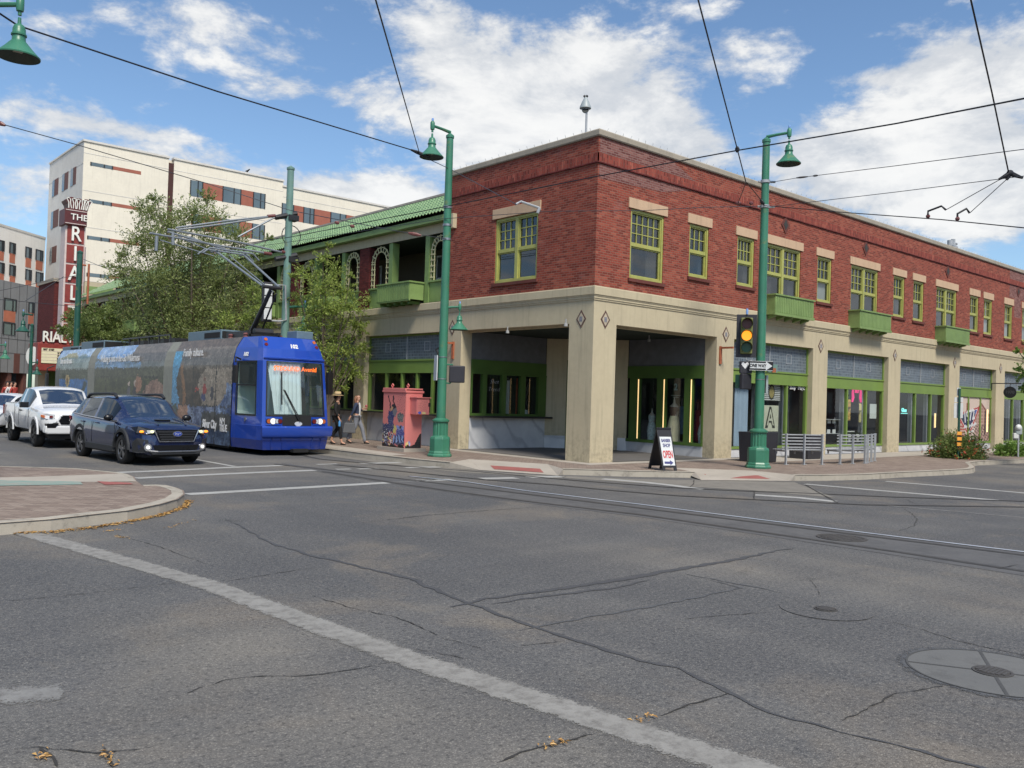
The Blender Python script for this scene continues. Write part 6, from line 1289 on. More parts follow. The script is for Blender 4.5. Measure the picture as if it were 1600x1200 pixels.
# inside of the cab
b = MB(); b.quad([(-1.1, 1.75, .9), (1.1, 1.75, .9), (1.1, 1.75, 3.0), (-1.1, 1.75, 3.0)]); b.quad([(-1.0, .3, 1.0), (1.0, .3, 1.0), (1.15, 1.75, 1.0), (-1.15, 1.75, 1.0)]); b.quad([(-1.0, .4, 2.78), (1.0, .4, 2.78), (1.15, 1.75, 2.78), (-1.15, 1.75, 2.78)]); b.build('cab_interior', 'cab_inside', TR, fix=False)
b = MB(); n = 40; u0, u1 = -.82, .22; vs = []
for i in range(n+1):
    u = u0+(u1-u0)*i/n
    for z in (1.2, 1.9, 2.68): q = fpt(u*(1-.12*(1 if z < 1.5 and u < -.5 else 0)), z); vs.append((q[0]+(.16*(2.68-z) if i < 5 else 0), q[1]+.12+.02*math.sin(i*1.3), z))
b.add(vs, [(3*i+j, 3*i+j+1, 3*i+4+j, 3*i+3+j) for i in range(n) for j in range(2)]); b.build('reflection_sheet', 'reflection_sheet', TR, fix=False, smooth=70)  # pale folded sheet behind the glass, standing in for a reflection on it
b = MB(); b.box(-.8, .8, .44, .5, 2.36, 2.70); o = b.build('destination_sign', 'under_dark', TR); b = MB(); b.text('STBOUND Avenid', .185, (0, .285, 2.53), (1, 0, 0), (0, 0, 1), .004, bold=.002, sx=.96); b.build('lettering', 'led_orange', o)
b = MB(); b.box(.35, .85, .9, 1.4, 1.0, 1.75); b.box(.3, .9, 1.3, 1.45, 1.5, 2.2); b.build('driver_seat', 'under_dark', TR, bevel=.05)
# front details
pod = []
for s in (-1, 1):
    P_ = sheet('lamp_pod', 'tram_blue', fpt, s*.90 if s < 0 else .48, s*.48 if s < 0 else .90, .885, 1.12, .03, TR)
    for k, (u, r, mt) in enumerate(((.83, .065, 'lamp_amber'), (.715, .085, 'headlamp_lit'), (.605, .06, 'lamp_clear'), (.52, .06, 'lamp_red'))):
        q = fpt(s*u, 1.0, .035); b = MB(); b.disc(q, (0, -1, 0), r+.012, .03, 18); h = b.build('lamp_ring', 'chrome' if k in (1, 2) else 'under_dark', P_); b = MB(); b.disc((q[0], q[1]-.012, q[2]), (0, -1, 0), r, .025, 18); b.build('headlight' if k == 1 else 'lamp', mt, P_)
    for z, mt in ((3.37, 'lamp_amber'), (3.22, 'lamp_red')):
        q = fpt(s*.9, z, .0); b = MB(); b.disc(q, (0, -1, .5), .052, .05, 16); b.build('roof_lamp', mt, TR)
sheet('front_panel', 'under_dark', fpt, -.44, .44, .875, 1.14, .012, TR)
b = MB(); q = fpt(.02, .93, .03); b.prism([(q[0]+.12*math.cos(a), q[2]+.065*math.sin(a)) for a in np.linspace(0, 6.1, 20)], 'b', q[1]-.01, q[1]+.01); b.build('emblem', 'lamp_clear', TR)
b = MB(); a0 = fpt(.05, .99, .06); a1 = fpt(-.42, 1.92, .05); b.tube([a0, a1], .018, 6); a2 = fpt(-.39, 1.9, .07); b.tube([(a0[0]+.05, a0[1], a0[2]), a2], .012, 6); a3, a4 = fpt(-.47, 2.42, .04), fpt(-.47, 1.48, .04); b.tube([a3, a4], .022, 6); b.build('wiper', 'black_plastic', TR)
b = MB(); q = fpt(.02, 3.2, .012); b.text('102', .17, q, (1, 0, 0), (0, .42, .9), .006, bold=.008); q = spt(.55, 2.93, .03); b.text('102', .15, q, (.0+.25, -1, 0), (.2, 0, 1), .006, bold=.008); b.build('number', 'white_paint', TR)
for s in (-1, 1):
    b = MB(); L_ = [fpt(s*.62+.16*math.cos(a), .36+.2*math.sin(a), .012) for a in np.linspace(0, math.pi, 10)]; b.tube([fpt(s*.62+.16, .2, .012)]+L_+[fpt(s*.62-.16, .2, .012)], .012, 5); b.build('skirt_moulding', 'tram_blue_dark', TR)
b = MB(); b.box(-.18, .3, -.12, .5, .1, .2); b.build('coupler', 'under_dark', TR)
b = MB(); vs = []; us_ = np.linspace(-1, 1, 15)
for off, z in ((.0, .50), (.10, .56), (.13, .62), (.13, .82), (.10, .86), (.0, .87)): vs += [(fpt(u, z)[0]*(1+.06*off/.13), fpt(u, z)[1]-off, z) for u in us_]
b.add(vs, [(i*15+j, i*15+j+1, (i+1)*15+j+1, (i+1)*15+j) for i in range(5) for j in range(14)]); b.build('bumper', 'tram_blue', TR, smooth=30)
b = MB(); b.tube([fpt(u, 2.83, .03) for u in np.linspace(-1, 1, 12)], .035, 6); b.build('brow', 'tram_blue', TR, smooth=50)
b = MB(); q = spt(.72, 2.78, .02); b.tube([q, (q[0]-.22, q[1]-.15, q[2]+.05), (q[0]-.25, q[1]-.2, q[2]-.1)], .03, 6); b.obox((q[0]-.25, q[1]-.2, q[2]-.45), (.04, 0, 0), (0, .12, 0), (0, 0, .26)); b.build('mirror', 'under_dark', TR, bevel=.03)
b = MB(); q = fpt(1, 2.3, 0); b.obox((q[0]+.18, q[1]+.05, 2.15), (.10, .04, 0), (-.02, .06, 0), (0, 0, .34)); b.tube([(q[0], q[1], 2.7), (q[0]+.16, q[1], 2.66), (q[0]+.18, q[1], 2.4)], .025, 6); b.build('mirror', 'black_plastic', TR, bevel=.05)
b = MB(); q = spt(.5, 1.02, .01); b.disc(q, (-1, 0, 0), .06, .04, 14); b.build('socket', 'chrome', TR)
# wrap lettering
def side_text(s, size, px, py, **k): b.text(s, size, np.array(unp(px, py, 'x', XS-.012))-np.array(LT), (0, -1, 0), (0, 0, 1), .006, **k)
for a_, k_ in ((('Family culture.', .36, 302, 551), dict(shear=.1, sx=.80, bold=.004)), (('Silver City', .36, 327, 663), dict(bold=.012, sx=.72)), (('NM', .3, 347, 659), dict(bold=.003, sx=.8)), (('TRUE', .3, 348.5, 669.5), dict(bold=.008, sx=.78)), (('Walking is part of the Gila Wilderness', .42, 186, 560), dict(shear=.1, sx=.72)), (('Step into the past', .42, 103, 564), dict(shear=.1, sx=.62))): b = MB(); side_text(*a_, **k_); b.build('wrap_lettering', 'white_paint', TR)
b = MB(); #side_text('Family culture.', .36, 302, 551, shear=.1, sx=.80, bold=.004); side_text('Silver City', .36, 327, 663, bold=.012, sx=.72); side_text('NM', .3, 347, 659, bold=.003, sx=.8); side_text('TRUE', .3, 348.5, 669.5, bold=.008, sx=.78)
#side_text('Walking is part of the Gila Wilderness', .42, 186, 560, shear=.1, sx=.72); side_text('Step into the past', .42, 103, 564, shear=.1, sx=.62); b.build('wrap_lettering', 'white_paint', TR)
# roof gear
def rp(x, y, X=TX): return np.array(unp(x, y, 'x', X))-np.array(LT)
for (pxa, pxb, h, w, m) in ((304, 356, .32, .62, 'roof_box'), (172, 136, .34, .62, 'roof_box'), (104, 130, .2, .55, 'roof_box')):
    ya, yb = unp(pxa, 520, 'x', TX-.4)[1]-TF, unp(pxb, 520, 'x', TX-.4)[1]-TF; ya, yb = min(ya, yb), max(ya, yb); b = MB(); b.box(-w, w, ya, yb, 3.5, 3.5+h); o = b.build('roof_unit', m, TR, bevel=.02); b = MB(); b.box(-w*.95, w*.95, ya-.012, ya, 3.55, 3.45+h); b.box(-w-.012, -w, ya+.1, (ya+yb)/2-.05, 3.56, 3.42+h); b.build('vent_grille', 'under_dark', o)
b = MB(); b.box(.35, .9, .95, 1.6, 3.48, 3.72); b.build('roof_unit', 'roof_box', TR, bevel=.02)
b = MB()
for yy in np.arange(yB[1]-TF+.6, yB[2]-TF-2.2, 1.1): b.box(-.85, -.8, yy, yy+.05, 3.47, 3.8); b.box(-.6, .6, yy+.2, yy+.8, 3.47, 3.68)
b.box(-.86, -.8, yB[1]-TF+.6, yB[2]-TF-2.2, 3.74, 3.79); b.build('roof_rack', 'dark_metal', TR)
# pantograph
base = rp(392, 513); kn = rp(425, 449); tops = [rp(357, 391), rp(408, 399)]
b = MB(); b.box(-.5, .5, base[1]-1.0, base[1]+.6, 3.55, 3.62); b.box(-.55, -.45, base[1]-1.0, base[1]+.6, 3.5, 3.72); b.box(.45, .55, base[1]-1.0, base[1]+.6, 3.5, 3.72); b.tube([(-.3, base[1]-.9, 3.7), (.3, base[1]-.9, 3.7)], .12, 8); PB = b.build('pantograph_base', 'dark_metal', TR)
b = MB()
for dx, dy in ((-.7, -.9), (-.7, .2), (.7, -.9), (.7, .2)): b.lathe([(.07, 0), (.1, .04), (.07, .08), (.1, .12), (.06, .17)], (dx*.8, base[1]+dy, 3.48), 10)
b.build('insulator', 'insulator_red', PB)
b = MB(); b.tube([(0, base[1], 3.68), (0, kn[1], kn[2])], [.085, .06], 8); b.tube([(.2, base[1]-.3, 3.7), (.1, kn[1]-.1, kn[2]-.2)], .03, 6); b.tube([(-.32, kn[1], kn[2]), (.32, kn[1], kn[2])], .055, 8); b.build('lower_arm', 'dark_metal', PB)
b = MB(); t0, t1 = rp(358, 392), rp(406, 399); hd = (t0+t1)/2
b.tube([(-.28, kn[1], kn[2]), (-.5, t0[1], t0[2]-.05)], .035, 7); b.tube([(.28, kn[1], kn[2]), (.5, t0[1], t0[2]-.05)], .035, 7); b.tube([(.0, kn[1]-.1, kn[2]-.15), (.0, t0[1], t0[2]-.15)], .018, 6); b.build('upper_arm', 'arm_steel', PB)
b = MB()
for dy in (-.22, .22): b.tube([(-.98, t0[1]+dy, t0[2]-.22), (-.75, t0[1]+dy, t0[2]-.02), (.75, t0[1]+dy, t0[2]-.02), (.98, t0[1]+dy, t0[2]-.22)], .03, 7)
for x in (-.5, .5): b.tube([(x, t0[1]-.3, t0[2]-.08), (x, t0[1]+.3, t0[2]-.08)], .025, 6)
b.build('collector_head', 'arm_steel', PB)
# wheels in the gloom under the floor
b = MB()
for y in (2.3, 4.1, yB[2]-TF-3, yB[2]-TF-1.2, yB[4]-TF-2.5):
    for x in (-.72, .72): b.tube([(x-.06, y, .3), (x+.06, y, .3)], .3, 20)
b.build('wheels', 'under_dark', TR)
# ------------------------------------------------------------------ road vehicles
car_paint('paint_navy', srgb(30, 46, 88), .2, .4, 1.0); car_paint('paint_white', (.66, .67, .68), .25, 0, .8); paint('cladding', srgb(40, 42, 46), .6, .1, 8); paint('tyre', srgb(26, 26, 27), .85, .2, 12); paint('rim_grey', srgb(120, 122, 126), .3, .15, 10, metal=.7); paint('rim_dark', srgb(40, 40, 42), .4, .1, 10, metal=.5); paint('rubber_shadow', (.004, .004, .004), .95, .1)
paint('badge_blue', srgb(48, 70, 150), .25, .05); paint('car_black', srgb(18, 19, 22), .3, .1, 6); paint('lamp_orange', srgb(214, 110, 50), .25, .05); paint('cabin', srgb(34, 34, 38), .9, .1)
def interp(tab, y):
    tab = sorted(tab); ys = [q[0] for q in tab]
    return [float(np.interp(y, ys, [q[i] for q in tab])) for i in range(1, len(tab[0]))]
def smooth_tab(tab, lo, hi, n):
    Y = np.linspace(lo, hi, n); A = np.array([interp(tab, y) for y in Y]); k = np.array([1, 2, 3, 2, 1.])/9
    B = A.copy()
    for c in range(A.shape[1]): B[2:-2, c] = np.convolve(A[:, c], k, 'valid')
    return Y, B
def car_body(t, tab, lo, hi, n, axles, ra, body, glass_side, ws, rear_glass, sharp=False, belt_drop=0.0):
    """tab rows: y, half width, sill z, belt z, top z, roof half width; glass_side = list of (y0, y1); ws = (y0, y1) windscreen"""
    Y, B = smooth_tab(tab, lo, hi, n)
    rings = []
    for y, (w, zb, zl, zt, wt) in zip(Y, B):
        g = max(0.0, min(1.0, (zt-zl)/.35))      # how much greenhouse there is here
        hz = zl if g > .0 else zt
        P = [(0, zb), (.78*w, zb), (.955*w, zb+.07), (w*1.0, zb+.22), (w*1.005, zb+(zl-zb)*.55), (w*.985, zl-.10), (w*.955, zl-.012)]
        gb = (w*.935, zl+.01); gt = (wt+.035, zt-.085)
        hb = (w*.90, zl+.3*(zt-zl)); ht = (w*.78, zl+.72*(zt-zl))
        P += [tuple(np.array(hb)*(1-g)+np.array(gb)*g), tuple(np.array(ht)*(1-g)+np.array(gt)*g)]
        P += [(wt*.93 if g > .3 else w*.66, zt-.028*g-.012), (wt*.55 if g > .3 else w*.4, zt), (0, zt+.01)]
        rings.append([(x, y, z) for x, z in P])
    m = len(rings[0]); body_f, gl_f, ws_f, rg_f = [], [], [], []; V = [p for r in rings for p in r]
    for i in range(n-1):
        ym = (Y[i]+Y[i+1])/2; g = (B[i][3]-B[i][2])
        for j in range(m-1):
            f = (i*m+j, i*m+j+1, (i+1)*m+j+1, (i+1)*m+j); zc = sum(V[q][2] for q in f)/4
            if 1 <= j <= 4 and any((ym-a)**2+(zc-ra)**2 < (ra+.075)**2 for a in axles): continue
            if j == 0: 
                if any(abs(ym-a) < ra+.06 for a in axles): continue
            if j == 7 and any(a <= ym <= c for a, c in glass_side) and g > .12: gl_f.append(f)
            elif j >= 9 and ws[0] <= ym <= ws[1]: ws_f.append(f)
            elif j >= 9 and rear_glass and rear_glass[0] <= ym <= rear_glass[1]: rg_f.append(f)
            else: body_f.append(f)
    caps = [tuple(range(m)), tuple((n-1)*m+j for j in range(m))]
    def mk(name, faces, mat, capf=(), par=None, both=True):
        b = MB(); 
        for s in ((1, -1) if both is True else (both,)):
            o = len(b.v); used = {}; 
            for f in list(faces)+list(capf):
                q = []
                for k in f:
                    if k not in used: used[k] = len(b.v); b.v.append((V[k][0]*s, V[k][1], V[k][2]))
                    q.append(used[k])
                b.f.append(tuple(q)); b.mi.append(0)
        ob = b.build(name, mat, par or t, fix=False)
        bm = bmesh.new(); bm.from_mesh(ob.data); bmesh.ops.remove_doubles(bm, verts=bm.verts, dist=.002); bmesh.ops.recalc_face_normals(bm, faces=bm.faces); bm.to_mesh(ob.data); bm.free()
        ob.data.shade_smooth(); ob.data.set_sharp_from_angle(angle=R_(32)); return ob
    bo = mk('body', body_f, body, caps)
    for s_ in (1, -1): mk('side_window', gl_f, 'car_glass', both=s_)
    mk('windscreen', ws_f, 'windscreen_glass')
    if rg_f: mk('rear_window', rg_f, 'car_glass')
    return bo, lambda y: interp([(yy, *r) for yy, r in zip(Y, B)], y)
def wheel(t, x, y, r, w, spokes, rim, name='wheel'):
    s = 1 if x > 0 else -1
    b = MB(); pr = [(r*.62, -w/2), (r*.92, -w/2), (r, -w/2+.03), (r, w/2-.03), (r*.92, w/2), (r*.68, w/2), (r*.64, w/2-.03)]; n = 32
    vs = [(x+s*z, y+q*math.cos(2*math.pi*j/n), r+q*math.sin(2*math.pi*j/n)) for q, z in pr for j in range(n)]; b.add(vs, [(i*n+j, i*n+(j+1) % n, (i+1)*n+(j+1) % n, (i+1)*n+j) for i in range(len(pr)-1) for j in range(n)]); W = b.build(name, 'tyre', t, smooth=50)
    b = MB(); xo = x+s*(w/2-.035); b.disc((xo-s*.05, y, r), (1, 0, 0), r*.64, .02, 28); b.build('wheel_back', 'rim_dark', W)
    b = MB(); n = 28
    for q0, q1 in ((r*.60, r*.68),): 
        vs = [(xo+s*dx, y+q*math.cos(2*math.pi*j/n), r+q*math.sin(2*math.pi*j/n)) for q, dx in ((q0, .0), (q1, .025), (q1, -.02)) for j in range(n)]; b.add(vs, [(i*n+j, i*n+(j+1) % n, (i+1)*n+(j+1) % n, (i+1)*n+j) for i in range(2) for j in range(n)])
    for k in range(spokes):
        a = 2*math.pi*k/spokes+.3
        for da in (-.13, .13):
            d0 = np.array([0, math.cos(a+da*.6), math.sin(a+da*.6)]); d1 = np.array([0, math.cos(a+da), math.sin(a+da)]); c = np.array([xo, y, r]); p0, p1 = c+d0*r*.1, c+d1*r*.62; e = np.cross(d1, (1, 0, 0))*r*.05; b.obox((p0+p1)/2+np.array([s*.008, 0, 0]), (p1-p0)/2, e, (.014, 0, 0))
    b.disc((xo+s*.012, y, r), (1, 0, 0), r*.15, .03, 14); b.build('rim', rim, W)
def arches(t, axles, ra, xw, mat, wid=.09, out=.03, hook=.0):
    for s in (-1, 1):
        for a in axles:
            b = MB(); n = 22; th = np.linspace(.02, math.pi-.02, n); vs = []
            for q in th:
                for rr, dx in ((ra+.055, -.10), (ra+.055, out), (ra+.055+wid*.7, out), (ra+.055+wid, -.02)): vs.append((s*(xw+dx), a+rr*math.cos(q), max(.16, ra+rr*math.sin(q))))
            b.add(vs, [(i*4+j, i*4+j+1, (i+1)*4+j+1, (i+1)*4+j) for i in range(n-1) for j in range(3)]); b.build('wheel_arch', mat, t, smooth=40)
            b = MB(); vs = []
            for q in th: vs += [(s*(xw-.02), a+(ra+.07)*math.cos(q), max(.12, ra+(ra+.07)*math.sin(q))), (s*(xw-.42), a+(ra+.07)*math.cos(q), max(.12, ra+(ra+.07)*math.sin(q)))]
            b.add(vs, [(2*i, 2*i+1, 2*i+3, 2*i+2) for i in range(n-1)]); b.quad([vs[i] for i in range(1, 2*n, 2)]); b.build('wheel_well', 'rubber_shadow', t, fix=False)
def fprism(t, name, pts, y0, y1, mat, par=None, sym=True, bevel=.0):
    """outline on the front face (x, z), thickness from y0 to y1; mirrored"""
    for s in ((1, -1) if sym else (1,)):
        b = MB(); b.prism([(x*s, z) for x, z in pts], 'b', y0, y1); o = b.build(name, mat, par or t, bevel=bevel)
    return o
# --- SUV
def slab(t, name, pts3, th, mat, par=None, sym=True):
    """a plate through 3-D points, pushed along its normal"""
    out = None
    for s in ((1, -1) if sym else (1,)):
        P = [np.array((x*s, y, z)) for x, y, z in pts3]; nrm = np.cross(P[1]-P[0], P[2]-P[0]); nrm /= np.linalg.norm(nrm); c = sum(P)/len(P)
        if np.dot(nrm, c-np.array([0, 0, .7])) < 0: nrm = -nrm
        k = len(P); b = MB(); b.add(P+[p+nrm*th for p in P], [tuple(range(k)), tuple(range(k, 2*k))]+[(i, (i+1) % k, k+(i+1) % k, k+i) for i in range(k)]); out = b.build(name, mat, par or t)
    return out
fx, rx = np.array([-9.90, 5.24]), np.array([-10.09, 8.0]); c = (fx+rx)/2; ang = math.atan2(*(fx-rx)[::-1])-math.pi/2
SU = thing('suv', 'dark blue estate car with roof rails and glowing indicators, nearest the kerb island', 'car', (c[0], c[1], 0), ang, 'cars waiting beside the streetcar')
suv_tab = [(-2.50, .62, .45, .78, .80, .60), (-2.45, .76, .36, .98, 1.04, .62), (-2.38, .84, .33, 1.10, 1.16, .62), (-2.2, .895, .30, 1.11, 1.40, .60), (-1.98, .92, .28, 1.10, 1.57, .60), (-1.6, .932, .26, 1.08, 1.605, .615), (-.4, .935, .25, 1.035, 1.64, .635), (.15, .935, .25, 1.01, 1.625, .63), (.42, .935, .25, 1.0, 1.555, .62), (1.06, .93, .25, .985, 1.115, .62), (1.2, .93, .25, .98, 1.075, .66), (1.7, .92, .25, .935, 1.03, .66), (2.08, .88, .25, .86, .965, .62), (2.22, .80, .25, .80, .90, .55), (2.30, .70, .26, .74, .82, .5), (2.34, .60, .28, .66, .74, .45)]
bo, f_ = car_body(SU, suv_tab, -2.5, 2.34, 78, (1.37, -1.37), .36, 'paint_navy', [(-2.08, -1.55), (-1.44, -.55), (-.45, .62)], (.36, 1.06), (-2.3, -2.02))
for y in (1.37, -1.37):
    for x in (-.80, .80): wheel(SU, x, y, .355, .225, 5, 'rim_grey')
arches(SU, (1.37, -1.37), .36, .925, 'cladding', .10, .022)
b = MB()
for s in (-1, 1): b.box(s*.90-.05, s*.90+.045, -.92, .92, .26, .42)
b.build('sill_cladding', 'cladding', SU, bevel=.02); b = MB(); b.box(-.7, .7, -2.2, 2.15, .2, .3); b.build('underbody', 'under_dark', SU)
fprism(SU, 'grille', [(-.50, .86), (.50, .86), (.40, .60), (-.40, .60)], 2.26, 2.375, 'car_black', sym=False); 
for k in range(4): fprism(SU, 'grille_bar', [(-.47+.025*k, .83-.06*k), (.47-.025*k, .83-.06*k), (.465-.025*k, .80-.06*k), (-.465+.025*k, .80-.06*k)], 2.37, 2.395, 'cladding', sym=False)
b = MB(); b.tube([(-.54, 2.36, .86), (-.42, 2.37, .585), (.42, 2.37, .585), (.54, 2.36, .86)], .02, 6); b.build('grille_trim', 'chrome', SU)
b = MB(); b.prism([(.10*math.cos(a), .765+.055*math.sin(a)) for a in np.linspace(0, 6.0, 22)], 'b', 2.395, 2.42); E_ = b.build('badge', 'badge_blue', SU); b = MB(); b.prism([(.115*math.cos(a), .765+.068*math.sin(a)) for a in np.linspace(0, 6.0, 22)], 'b', 2.385, 2.408); b.build('badge_rim', 'chrome', E_); b = MB()
for x, z in ((-.05, .78), (-.01, .765), (.03, .775), (.05, .75), (.0, .745), (.06, .785)): b.box(x-.008, x+.008, 2.42, 2.424, z-.006, z+.006)
b.build('badge_stars', 'white_paint', E_)
fprism(SU, 'lower_intake', [(-.56, .50), (.56, .50), (.50, .38), (-.50, .38)], 2.25, 2.37, 'car_black', sym=False); fprism(SU, 'bumper_trim', [(-.66, .355), (.66, .355), (.56, .27), (-.56, .27)], 2.2, 2.38, 'cladding', sym=False, bevel=.015)
b = MB(); b.tube([(-.74, 2.2, .53), (-.70, 2.3, .37), (-.45, 2.385, .345), (.45, 2.385, .345), (.70, 2.3, .37), (.74, 2.2, .53)], .022, 6); b.build('bumper_bar', 'rim_grey', SU)
for s in (-1, 1):
    b = MB(); b.disc((s*.66, 2.30, .45), (s*.25, 1, 0), .085, .06, 20); o = b.build('fog_lamp', 'chrome', SU); b = MB(); b.disc((s*.665, 2.335, .45), (s*.25, 1, 0), .045, .03, 18); b.build('fog_lens', 'headlamp_lit', o)
slab(SU, 'bumper_corner', [(.66, 2.32, .62), (.86, 2.14, .66), (.90, 2.0, .56), (.90, 2.0, .34), (.84, 2.16, .32), (.66, 2.32, .34)], .012, 'cladding')
HL = [(.50, 2.33, .86), (.52, 2.335, .78), (.70, 2.27, .74), (.86, 2.10, .78), (.905, 1.88, .90), (.80, 2.06, .93)]
slab(SU, 'headlight_housing', HL, .02, 'car_black'); slab(SU, 'headlight', [(.53, 2.345, .85), (.55, 2.345, .79), (.68, 2.305, .77), (.70, 2.30, .85)], .022, 'lamp_clear')
for s in (-1, 1):
    b = MB(); b.disc((s*.60, 2.37, .82), (s*.3, 1, .1), .035, .03, 14); b.build('headlight_bulb', 'headlamp_yellow', SU); b = MB(); b.ball((s*.79, 2.235, .815), (.055, .04, .03), 12); b.build('indicator', 'lens_amber', SU); b = MB(); b.ball((s*.99, .72, 1.09), (.12, .085, .085), 14); b.tube([(s*.9, .70, 1.05), (s*.96, .72, 1.06)], .03, 6); b.build('mirror', 'car_black', SU, smooth=60)
    b = MB(); x = s*.60; b.tube([(x, .22, 1.58), (x, .05, 1.66), (x, -.25, 1.672), (x, -1.35, 1.648), (x, -1.62, 1.62), (x, -1.82, 1.54)], [.03, .045, .03, .03, .045, .03], 8); b.build('roof_rail', 'cladding', SU, smooth=50)
    for y in (.02, -.95): b = MB(); b.obox((s*.942, y-.2, .93), (.015, 0, 0), (0, .10, 0), (0, 0, .016)); b.build('door_handle', 'paint_navy', SU, bevel=.006)
    for y in (.98, -.5, -1.1): b = MB(); b.obox((s*.938, y, .70), (.004, 0, 0), (0, .005, 0), (0, 0, .26)); b.build('door_gap', 'car_black', SU)
    b = MB(); b.tube([(s*.895, 1.02, 1.01), (s*.90, .3, 1.03), (s*.90, -1.2, 1.08), (s*.86, -2.0, 1.12)], .014, 5); b.build('window_trim', 'chrome', SU)
slab(SU, 'tail_lamp', [(.80, -2.40, 1.02), (.90, -2.2, 1.05), (.91, -2.1, .95), (.86, -2.34, .88)], .02, 'lamp_red')
b = MB(); b.quad([(-.78, 1.05, .95), (.78, 1.05, .95), (.78, -2.2, .95), (-.78, -2.2, .95)]); [b.box(x-.24, x+.24, y, y+.14, .8, 1.42) for x in (-.4, .4) for y in (-.35, -1.3)]; b.build('cabin', 'cabin', SU, fix=False)
b = MB(); b.prism([(-.20, 1.52), (.20, 1.52), (.14, 1.66), (-.14, 1.66)], 'c', 1.045, 1.075); b.build('bonnet_scoop', 'car_black', SU)
for s in (-1, 1): b = MB(); b.tube([(s*.42, 1.1, 1.085), (s*.40, 1.6, 1.045), (s*.34, 2.1, .965)], .02, 6); b.build('bonnet_crease', 'paint_navy', SU, smooth=60)
# --- pickup
fx, rx = np.array([-10.22, 11.95]), np.array([-10.24, 15.19]); c = (fx+rx)/2
PU = thing('pickup_truck', 'white pickup truck with black bumper and hexagonal grille behind the blue estate car', 'pickup truck', (c[0], c[1], 0), math.pi-.01)
pt = [(-2.72, .84, .62, 1.20, 1.22, .6), (-2.66, .93, .55, 1.22, 1.245, .6), (-1.2, .945, .42, 1.22, 1.245, .6), (-1.01, .945, .42, 1.22, 1.25, .6), (-.99, .945, .42, 1.20, 1.70, .66), (-.75, .945, .42, 1.19, 1.775, .67), (-.1, .945, .42, 1.17, 1.795, .68), (.38, .945, .42, 1.15, 1.76, .67), (.55, .945, .42, 1.145, 1.70, .66), (1.12, .945, .42, 1.13, 1.245, .66), (1.25, .94, .42, 1.12, 1.215, .66), (1.9, .93, .42, 1.09, 1.19, .66), (2.3, .90, .45, 1.02, 1.13, .62), (2.46, .84, .48, .94, 1.06, .58), (2.54, .74, .50, .88, .98, .55), (2.57, .66, .52, .82, .90, .5)]
bo, f_ = car_body(PU, pt, -2.72, 2.57, 84, (1.62, -1.62), .385, 'paint_white', [(-.86, -.46), (-.32, .72)], (.52, 1.13), None)
for y in (1.62, -1.62):
    for x in (-.82, .82): wheel(PU, x, y, .385, .25, 6, 'rim_dark')
arches(PU, (1.62, -1.62), .385, .947, 'paint_white', .10, .016)
b = MB(); b.box(-.72, .72, -2.5, 2.35, .36, .55); b.build('underbody', 'under_dark', PU); b = MB(); b.quad([(-.72, -1.06, 1.262), (.72, -1.06, 1.262), (.72, -2.62, 1.262), (-.72, -2.62, 1.262)]); b.build('bed_floor', 'under_dark', PU, fix=False)
hexo = [(-.58, .80), (-.46, 1.0), (.46, 1.0), (.58, .80), (.50, .66), (-.50, .66)]; hexi = [(x*.88, .83+(z-.83)*.8) for x, z in hexo]
fprism(PU, 'grille_frame', hexo, 2.46, 2.60, 'paint_white', sym=False, bevel=.03); fprism(PU, 'grille', hexi, 2.5, 2.615, 'car_black', sym=False)
for k in (-1, 0, 1): fprism(PU, 'grille_bar', [(-.46, .845+.085*k), (.46, .845+.085*k), (.46, .825+.085*k), (-.46, .825+.085*k)], 2.6, 2.63, 'rim_dark', sym=False)
slab(PU, 'headlight', [(.60, 2.545, .98), (.60, 2.55, .86), (.80, 2.47, .85), (.92, 2.25, .94), (.90, 2.22, 1.03), (.78, 2.42, 1.01)], .025, 'lamp_clear'); slab(PU, 'headlight_lens', [(.66, 2.56, .95), (.66, 2.56, .89), (.74, 2.53, .89), (.74, 2.53, .95)], .03, 'lamp_red'); slab(PU, 'indicator', [(.84, 2.42, .95), (.84, 2.42, .88), (.90, 2.3, .91), (.90, 2.3, .97)], .03, 'lamp_orange')
fprism(PU, 'bumper', [(-.86, .66), (.86, .66), (.88, .46), (.80, .42), (-.80, .42), (-.88, .46)], 2.35, 2.66, 'paint_white', sym=False, bevel=.04); fprism(PU, 'lower_valance', [(-.82, .43), (.82, .43), (.74, .27), (-.74, .27)], 2.2, 2.6, 'car_black', sym=False, bevel=.03)
fprism(PU, 'bumper_vent', [(.52, .74), (.84, .72), (.82, .60), (.60, .60)], 2.4, 2.665, 'car_black')
for s in (-1, 1):
    b = MB(); b.obox((s*1.06, .82, 1.22), (.115, 0, 0), (0, .07, 0), (0, 0, .085)); b.tube([(s*.92, .8, 1.17), (s*1.0, .82, 1.18)], .03, 6); b.build('mirror', 'car_black', PU, bevel=.04); b = MB(); b.obox((s*.955, -.18, 1.03), (.015, 0, 0), (0, .10, 0), (0, 0, .02)); b.build('door_handle', 'car_black', PU)
    for y, z0, z1 in ((.88, .55, 1.1), (-.42, .55, 1.1), (-1.0, .5, 1.2)): b = MB(); b.obox((s*.949, y, (z0+z1)/2), (.004, 0, 0), (0, .006, 0), (0, 0, (z1-z0)/2)); b.build('door_gap', 'rim_dark', PU)
slab(PU, 'tail_lamp', [(.90, -2.70, 1.15), (.955, -2.6, 1.15), (.955, -2.6, .85), (.90, -2.70, .85)], .02, 'lamp_red')
b = MB(); b.quad([(-.8, 1.05, 1.05), (.8, 1.05, 1.05), (.8, -.95, 1.05), (-.8, -.95, 1.05)]); [b.box(x-.25, x+.25, -.35, -.2, .9, 1.5) for x in (-.4, .4)]; b.build('cabin', 'cabin', PU, fix=False)
